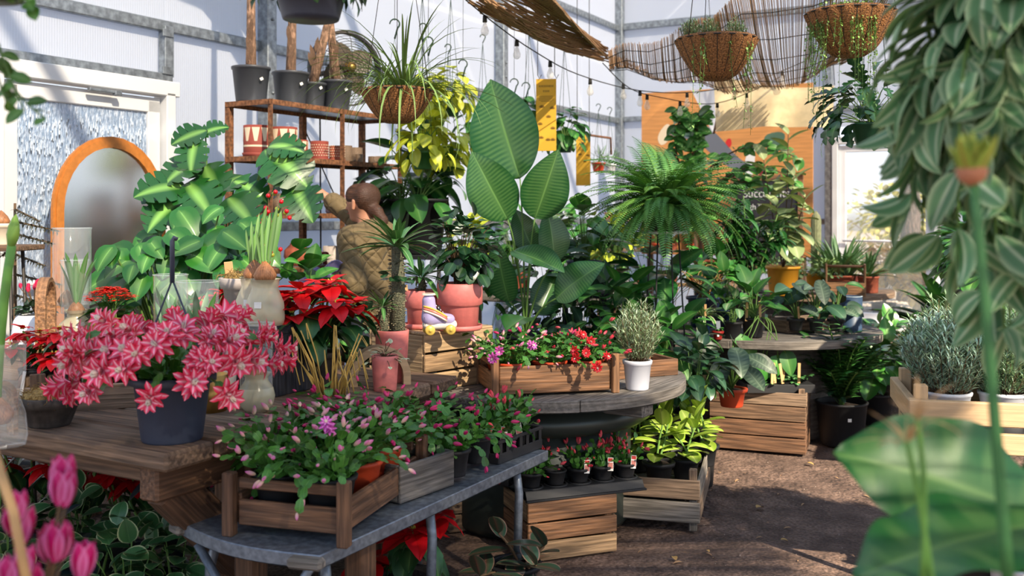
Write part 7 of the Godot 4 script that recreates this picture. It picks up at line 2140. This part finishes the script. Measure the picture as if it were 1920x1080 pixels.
	# string lights
	for e in [[[[850, -20, 5.6], [925, 42, 6.0], [1000, 95, 6.4], [1085, 140, 6.9], [1200, 170, 7.6], [1310, 172, 8.2], [1420, 150, 8.6], [1520, 110, 9.0]], "string of clear bulbs sagging below the reed shade"], [[[1130, 118, 7.2], [1180, 165, 7.6], [1240, 183, 8.0], [1330, 195, 8.4], [1400, 175, 8.7], [1480, 135, 9.0]], "second lower string of clear bulbs by the sail cloth"]]:
		t = thing("string_lights", e[1], "lights", P(e[0][0][0], e[0][0][1], e[0][0][2]))
		var pts := []
		for q in e[0]:
			pts.append(P(q[0], q[1], q[2]) - t.position)
		var sm := []
		for i in pts.size() - 1:
			for k in 5:
				sm.append(pts[i].cubic_interpolate(pts[i + 1], pts[maxi(i - 1, 0)], pts[mini(i + 2, pts.size() - 1)], k / 5.0))
		obj("cord", rod(sm, 0.004, -1, 5), M.cord, t)
		for i in range(4, sm.size(), 4):
			var q: Vector3 = sm[i]
			obj("socket", rod([q, q - Vector3(0, 0.04, 0)], 0.012, 0.014, 8), M.cord, t)
			obj("bulb", turned([[0.008, 0.0], [0.014, -0.02], [0.024, -0.05], [0.022, -0.068], [0.012, -0.08], [0, -0.083]], 14), M.bulbglass, t, Transform3D(Basis(), q - Vector3(0, 0.04, 0)))
			obj("filament", rod([q - Vector3(0.006, 0.05, 0), q - Vector3(0, 0.09, 0), q - Vector3(-0.006, 0.05, 0)], 0.001, -1, 3), M.wire, t)
	# reed shade
	t = thing("reed_shade", "sagging woven reed shade mat strung under the roof", "shade", P(1140, 100, 7.4))
	var Lp := [[850, -2, 5.6], [985, 75, 6.6], [1145, 106, 7.5]]
	var Up := [[1000, -40, 5.0], [1070, 22, 6.0], [1140, 98, 7.4]]
	var h1 := Heap.new()
	for k in 240:
		var f := k / 239.0
		var c := []
		var f0 := rr(0.0, 0.35)
		var f1 := rr(0.65, 1.0)
		for i in 7:
			var g := lerpf(f0, f1, i / 6.0)
			c.append(bez(Lp, g).lerp(bez(Up, g), clampf(f + rr(-0.01, 0.01), 0, 1)) - t.position + Vector3(0, 0.05 * sin(f * 9.0 + g * 3.0) + rr(-0.012, 0.012), 0))
		h1.put(rod(c, rr(0.004, 0.008), 0.004, 3), Transform3D())
	obj("reeds", h1.s.commit(), M.reed, t, Transform3D(), "stuff")
	var L2 := [[1145, 106, 7.5], [1300, 158, 8.8], [1440, 168, 8.9], [1580, 118, 8.0]]
	var U2 := [[1140, 98, 7.4], [1290, 52, 7.0], [1400, 0, 6.2], [1690, -60, 5.2]]
	h1 = Heap.new()
	for k in 250:
		var f := k / 249.0
		var a := bez(L2, f)
		var b := bez(U2, f)
		var c2 := []
		var w := rr(-0.006, 0.006)
		for i in 6:
			var g := lerpf(-rr(0.0, 0.03), 1.0 + rr(0, 0.03), i / 5.0)
			c2.append(a.lerp(b, g) - t.position + Vector3(w, -0.12 * sin(PI * clampf(g, 0, 1)) + 0.03 * sin(f * 22.0) + rr(-0.008, 0.008), 0))
		h1.put(rod(c2, rr(0.003, 0.006), 0.003, 3), Transform3D())
	obj("reeds", h1.s.commit(), M.reed, t, Transform3D(), "stuff")
	for k in 6:
		var g2 := (k + 0.5) / 6.0
		var c3 := []
		for i in 12:
			var f := i / 11.0
			c3.append(bez(L2, f).lerp(bez(U2, f), g2) - t.position + Vector3(0, -0.12 * sin(PI * g2) + 0.03 * sin(f * 22.0) - 0.008, 0))
		obj("binding_cord", rod(c3, 0.003, -1, 4), M.cord, t)
	# sail cloth and its white neighbour
	t = thing("sail_cloth", "cream canvas sail stretched in front of the back wall", "cloth", P(1340, 150, 9.4))
	cloth_sheet(t, P(1338, 140, 9.4), P(1565, 160, 8.8), P(1340, 248, 9.2), P(1560, 240, 8.7), M.cloth, 0.05)
	obj("rope_edge", rod(curve(P(1341, 140, 9.38) - t.position, P(1352, 205, 9.3) - t.position, P(1338, 250, 9.18) - t.position, 8), 0.012, -1, 6), M.wood_warm2, t)
	t = thing("white_cloth", "narrow white cloth hanging beside the cream sail", "cloth", P(1310, 165, 9.8))
	cloth_sheet(t, P(1292, 160, 9.9), P(1345, 160, 9.6), P(1335, 250, 9.9), P(1345, 250, 9.6), mat(rgb(240, 240, 242), 0.9, {"backlight_enabled": true, "backlight": Color(0.8, 0.8, 0.8)}), 0.02)
	for e in [[1338, 140, 9.4], [1565, 160, 8.8]]:
		obj("guy_line", rod([P(e[0], e[1], e[2]) - t.position, P(e[0] - 20, e[1], e[2]) - t.position + Vector3(0, 1.6, 0)], 0.003, -1, 4), M.cord, t)
	# unseen reed mat above the camera, added to keep sun off the foreground
	t = thing("reed_shade", "added unseen reed mat over the camera, shading the foreground", "shade", Vector3(0.7, 2.75, -0.75))
	h1 = Heap.new()
	var reed := rod([Vector3(-1.15, 0, 0), Vector3(0.6, -0.03, 0), Vector3(2.5, 0, 0)], 0.007, -1, 4)
	for k in 230:
		h1.put(reed, Transform3D(Basis(Vector3.UP, rr(-0.01, 0.01)), Vector3(rr(-0.05, 0.05), rr(-0.006, 0.006), -1.05 + k * 0.0125)))
	obj("reeds", h1.s.commit(), M.reed, t, Transform3D(), "stuff")
	for x in [-0.9, 0.6, 2.2]:
		obj("binding_cord", rod([Vector3(x, 0.01, -1.08), Vector3(x, 0.0, 1.85)], 0.004, -1, 4), M.cord, t)
		for z in [-1.0, 1.8]:
			obj("guy_line", rod([Vector3(x, 0, z), Vector3(x, 2.6, z)], 0.003, -1, 4), M.cord, t)

func bez(p: Array, f: float) -> Vector3:   # smooth run through pixel points [u, v, d]
	var q := []
	for e in p:
		q.append(P(e[0], e[1], e[2]))
	var n := q.size() - 1
	var i := clampi(int(f * n), 0, n - 1)
	return q[i].cubic_interpolate(q[i + 1], q[maxi(i - 1, 0)], q[mini(i + 2, n)], f * n - i)
func cloth_sheet(t: Node3D, a: Vector3, b: Vector3, c: Vector3, d: Vector3, m: Material, ripple: float) -> void:
	var s := st()
	tint = Color.WHITE
	var n := 24
	var G := []
	for i in n + 1:
		var row := []
		for j in n + 1:
			var u := i / float(n)
			var v := j / float(n)
			var p := a.lerp(b, u).lerp(c.lerp(d, u), v) - t.position
			p.z += ripple * sin(u * 14.0 + v * 2.0) * (0.3 + v) + ripple * 0.6 * sin(u * 5.0)
			p.y -= 0.06 * sin(PI * u) * (1.0 - v) - 0.03 * sin(PI * u) * v
			row.append(p)
		G.append(row)
	for i in n:
		for j in n:
			face(s, [G[i][j], G[i + 1][j], G[i + 1][j + 1], G[i][j + 1]], Vector3.BACK)
	obj("canvas", done(s), m, t)

func build_right() -> void:
	# herbs on the timber bench
	var base := PY(1703, 3.6, 0)
	var B := Transform3D(Basis(Vector3.UP, deg_to_rad(-14)), base)
	var kinds := [[0.16, -0.16, lin(138, 176, 156), "blue-green lavender bush at the timber bench's post end"], [0.36, -0.2, lin(126, 168, 132), "grey-green lavender bush in a white pot in the bench's middle"], [0.2, -0.38, lin(84, 128, 70), "green rosemary behind the lavender on the timber bench"], [0.6, -0.18, lin(76, 134, 60), "bright green feathery herb in a white pot on the bench"], [0.82, -0.25, lin(70, 126, 56), "bright green feathery herb further along the timber bench"], [0.5, -0.4, lin(88, 126, 84), "grey-green herb at the back of the timber bench"]]
	for e in kinds:
		var t := thing("herb", e[3], "plant", B * Vector3(e[0], 0.612, e[1]))
		pot(t, 0.085, 0.065, 0.12, M.plasticwhite, Vector3.ZERO, 0.004, 0.015)
		sprigs(t, Vector3(0, 0.1, 0), 130, 0.18, 0.36, e[2], 0.045)
	# row of greens along the right, receding to the door
	var g3: Array = S["oval"]
	var g2: Array = S["lance"]
	var g1: Array = S["midgreen"]
	var t2 := thing("side_bench", "long grey plank bench of green plants along the path", "bench", PY(1850, 6.3, 0), deg_to_rad(69))
	for k in 3:
		slab("plank", Vector3(3.0, 0.03, 0.2), M.wood_grey, t2, at(0, 0.6, -0.21 + k * 0.21), 0.003)
	for x in [-1.3, 0.0, 1.3]:
		for z in [-0.25, 0.25]:
			slab("leg", Vector3(0.59, 0.05, 0.05), M.wood_old2, t2, Transform3D(Basis(Vector3.BACK, PI / 2), Vector3(x, 0.295, z)), 0.003)
	var says := ["tall oval-leaved", "narrow strappy", "heart-leaved", "dense oval-leaved", "drooping narrow-leaved", "light heart-leaved"]
	for k in 6:
		leafy("bench_plant", "%s plant in a black pot on the long path bench" % says[k], t2.transform * Vector3(-1.25 + k * 0.5, 0.617, 0.0), [0.12, 0.1, 0.2], M.blackpot, Vector3(0.26, 0.32, 0.24), 0.3, 90, [g3, g2, g1][k % 3], 0.12, 0.19, M.leaf)
	t2 = thing("palm", "palm-like plant with thin hanging leaves beyond the lavender", "plant", PY(1790, 8.6, 0))
	pot(t2, 0.16, 0.13, 0.3, M.blackpot)
	blades(t2, Vector3(0, 0.3, 0), 60, g2, 0.4, 0.8, 0.5, 1.4, M.leaf, 0.05)
	# things on the ground below the timber bench
	t2 = thing("caladium", "dark red and green leaved plant on the ground by the path", "plant", PY(1738, 3.95, 0))
	pot(t2, 0.09, 0.07, 0.12, M.blackpot)
	var cal := leaves("caladium", {"w": 0.26, "peak": 0.4, "c": lin(70, 62, 48), "e": lin(44, 84, 44), "m": lin(190, 70, 80), "mid2": lin(120, 56, 60), "n": 8, "droop": 0.7}, 3, 0.3)
	for k in 26:
		obj("leaf", pick(cal), M.leaf_gloss, t2, aim(Vector3(0, 0.12 + 0.004 * k, 0), dirv(k * 2.4, rr(-0.2, 0.8)), Vector3.UP, rr(0.13, 0.2)))
	for e in [[1820, 3.6, M.blackpot, "small black pot under the timber bench"], [1905, 3.5, M.plasticwhite, "white pot under the timber bench"], [1870, 4.0, M.blackpot, "tall black pot behind the bench legs"]]:
		leafy("stored_plant", e[3], PY(e[0], e[1], 0), [0.09, 0.07, 0.16], e[2], Vector3(0.12, 0.1, 0.12), 0.1, 26, g1, 0.07, 0.1, M.leaf)
	boxy("slatted_crate", "pale crate under the timber bench", PY(1880, 4.35, 0), PY(1990, 4.3, 0), 0.3, [[0.0, 0.1], [0.11, 0.21]], [[0.0, 0.1], [0.11, 0.21]], 0.2, [M.wood_pale2])
	# big variegated hanging plant close to the lens
	var vg := leaves("silverleaf", {"w": 0.2, "peak": 0.42, "p0": 0.7, "p1": 0.8, "c": lin(108, 152, 112), "m": lin(198, 214, 182), "e": lin(180, 202, 160), "mid2": lin(82, 130, 86), "n": 10, "fold": 0.3, "droop": 0.8, "ss": [-1.0, -0.6, -0.2, 0.0, 0.2, 0.6, 1.0]}, 3, 0.25)
	var t3 := thing("variegated_hanger", "large silvery striped trailing plant hanging above the timber bench", "plant", P(1885, 110, 1.55))
	pot(t3, 0.11, 0.08, 0.13, M.greenpot, Vector3(0, -0.05, 0), 0.006, 0.014)
	wire_hanger(t3, Vector3(0, 0.08, 0), 0.11, 0.6, M.hook)
	var lv := dome(Vector3(0.02, 0.0, 0.02), Vector3(0.18, 0.2, 0.13), 290, vg, 0.085, 0.13, 0.7, -0.9, 0.6)
	strew(t3, "leaf", lv, M.leaf_soft, true)
	var strands := []
	for k in 46:
		var x := rr(-0.15, 0.22)
		var z := rr(-0.1, 0.13)
		var drop := rr(0.2, 0.42) * (0.75 if x < -0.05 else 1.0)
		var cv := curve(Vector3(x * 0.6, 0.02, z * 0.6), Vector3(x, 0.05, z), Vector3(x, -drop, z), 7)
		obj("strand", rod(cv, 0.003, 0.002, 5), M.stem, t3)
		for j in range(2, 8):
			for q in 2:
				strands.append([pick(vg), aim(cv[j], dirv(rr(0, TAU), rr(-1.3, -0.5)), dirv(rr(0, TAU), 0.4), rr(0.075, 0.115))])
	strew(t3, "trailing_leaves", strands, M.leaf_soft, false)
	# papyrus-like stalk with a flower head
	t3 = thing("protea_stalk", "single long green stalk with a pointed yellow-pink bloom", "plant", PY(1885, 1.0, 0.7))
	obj("stalk", rod(curve(P(1890, 1090, 1.0) - t3.position, P(1860, 700, 1.0) - t3.position, P(1826, 345, 1.0) - t3.position, 10), 0.0065, 0.005, 8), mat(rgb(62, 118, 64), 0.55), t3)
	for k in 26:
		obj("bract", pick(leaves("pbract", {"w": 0.14, "c": lin(150, 176, 70), "e": lin(170, 180, 90), "m": lin(176, 120, 70), "n": 5, "droop": -0.4}, 2)), M.leaf_soft, t3, aim(P(1822, 344, 1.0) - t3.position, dirv(k * 2.4, rr(0.75, 1.4)), Vector3.UP, rr(0.035, 0.06)))
	obj("bloom_base", turned([[0, -0.008], [0.012, 0.0], [0.016, 0.01], [0.008, 0.02]], 12), mat(rgb(178, 116, 84), 0.7), t3, Transform3D(Basis(), P(1822, 338, 1.0) - t3.position))
	for e in [[1690, 1060, 1720, 790], [1712, 1090, 1700, 830]]:
		obj("thin_stalk", rod(curve(P(e[0] + 40, e[1] + 30, 1.0) - t3.position, P(e[2] + 20, 900, 1.0) - t3.position, P(e[2], e[3], 1.0) - t3.position, 8), 0.0035, 0.0025, 6), mat(rgb(92, 140, 60), 0.6), t3)
		for k in 16:
			obj("wisp", pick(leaves("wisp", {"w": 0.03, "c": lin(190, 150, 100), "n": 4, "ss": [-1.0, 0.0, 1.0], "droop": 0.8}, 2)), M.leaf_soft, t3, aim(P(e[2], e[3], 1.0) - t3.position, dirv(k * 2.4, rr(0.2, 1.2)), Vector3.UP, rr(0.03, 0.07)))
	t3 = thing("plant_tub", "tall dark tub holding the long green bloom stalk", "pot", PY(1890, 1.0, 0))
	obj("tub", turned([[0, 0], [0.1, 0], [0.12, 0.6], [0.11, 0.6], [0.1, 0.5]], 28), M.blackpot, t3)
	obj("soil", soilmesh(0.11), M.soil, t3, at(0, 0.56, 0))
	# giant foreground leaves
	t3 = thing("elephant_ear", "giant wavy elephant ear leaves beside the long bloom stalk", "plant", PY(1945, 1.25, 0))
	pot(t3, 0.14, 0.11, 0.3, M.blackpot)
	var big := leaves("elephant", {"w": 0.34, "peak": 0.4, "p0": 0.5, "p1": 0.75, "heart": 0.15, "wave": 0.09, "c": lin(38, 98, 48), "m": lin(110, 150, 84), "n": 26, "veins": 5, "fold": 0.1, "droop": 0.5}, 2, 0.2)
	leafpx(t3, big, [[1925, 960, 1610, 818, 1.3, 1.25, Vector3(0.1, 0.55, 0.8)], [1935, 985, 1596, 1035, 1.15, 1.1, Vector3(0.0, 1.0, 0.18)], [1960, 960, 2150, 800, 1.35, 1.4, Vector3(0, 0.8, 0.5)]], M.leaf, Vector3(0, 0.28, 0), M.stem, 1.0, "leaf", 0.6)

func build_fill() -> void:
	# leafy twigs entering at the top left, close to the lens
	var tw := leaves("twigleaf", {"w": 0.3, "peak": 0.5, "c": lin(78, 124, 50), "m": lin(120, 160, 90), "n": 6, "droop": 0.5}, 3, 0.3)
	var t := thing("hanging_vine", "small leafy vine in a green hanging pot near the white door", "plant", P(-30, -60, 1.6))
	pot(t, 0.08, 0.06, 0.09, M.greenpot, Vector3(0, -0.05, 0), 0.005, 0.012)
	wire_hanger(t, Vector3(0, 0.04, 0), 0.08, 0.5, M.hook)
	for e in [[[-10, 60], [10, 130], [45, 205]], [[-20, 80], [20, 180], [85, 222]], [[-20, -20], [30, -20], [60, 12]], [[-30, 40], [-5, 150], [12, 190]]]:
		var cv := curve(P(e[0][0], e[0][1], 1.6) - t.position, P(e[1][0], e[1][1], 1.58) - t.position, P(e[2][0], e[2][1], 1.56) - t.position, 7)
		cv.push_front(Vector3(0, 0.02, 0))
		obj("strand", rod(cv, 0.0025, 0.0015, 5), M.stem, t)
		for k in range(2, cv.size()):
			obj("leaf", pick(tw), M.leaf, t, aim(cv[k], dirv(rr(0, TAU), rr(-1.0, 0.2)), Vector3(0, 0.5, 1), rr(0.025, 0.04)))
	# dark undergrowth of potted plants between the tables
	var dk: Array = S["darkoval"]
	var g1: Array = S["midgreen"]
	var g2: Array = S["lance"]
	var list := [[1090, 5.75, 0.5, "dark bushy plant on the floor behind the sunlit cactus box"], [1165, 5.6, 0.5, "palmate leafy plant behind the rosemary"], [900, 5.6, 0.5, "dark-leaved plant on the floor behind the big pink pot"], [1040, 5.95, 0.65, "tall green plant behind the bird of paradise stems"], [1250, 5.5, 0.4, "trailing green plant below the fern stand"], [1150, 6.4, 0.7, "tall narrow-leaved plant behind the fern stand"], [650, 4.9, 0.42, "leafy green plant on the floor behind the poinsettia"], [560, 5.2, 0.6, "tall leafy plant below the red berries"]]
	for k in list.size():
		var e: Array = list[k]
		leafy("floor_plant", e[3], PY(e[0], e[1], 0), [0.14, 0.11, 0.3], M.blackpot, Vector3(0.24, e[2] * 0.7, 0.22), e[2], 90, [dk, g1, g2][k % 3], 0.1, 0.17, M.leaf, true, "", 0.3, -0.8)
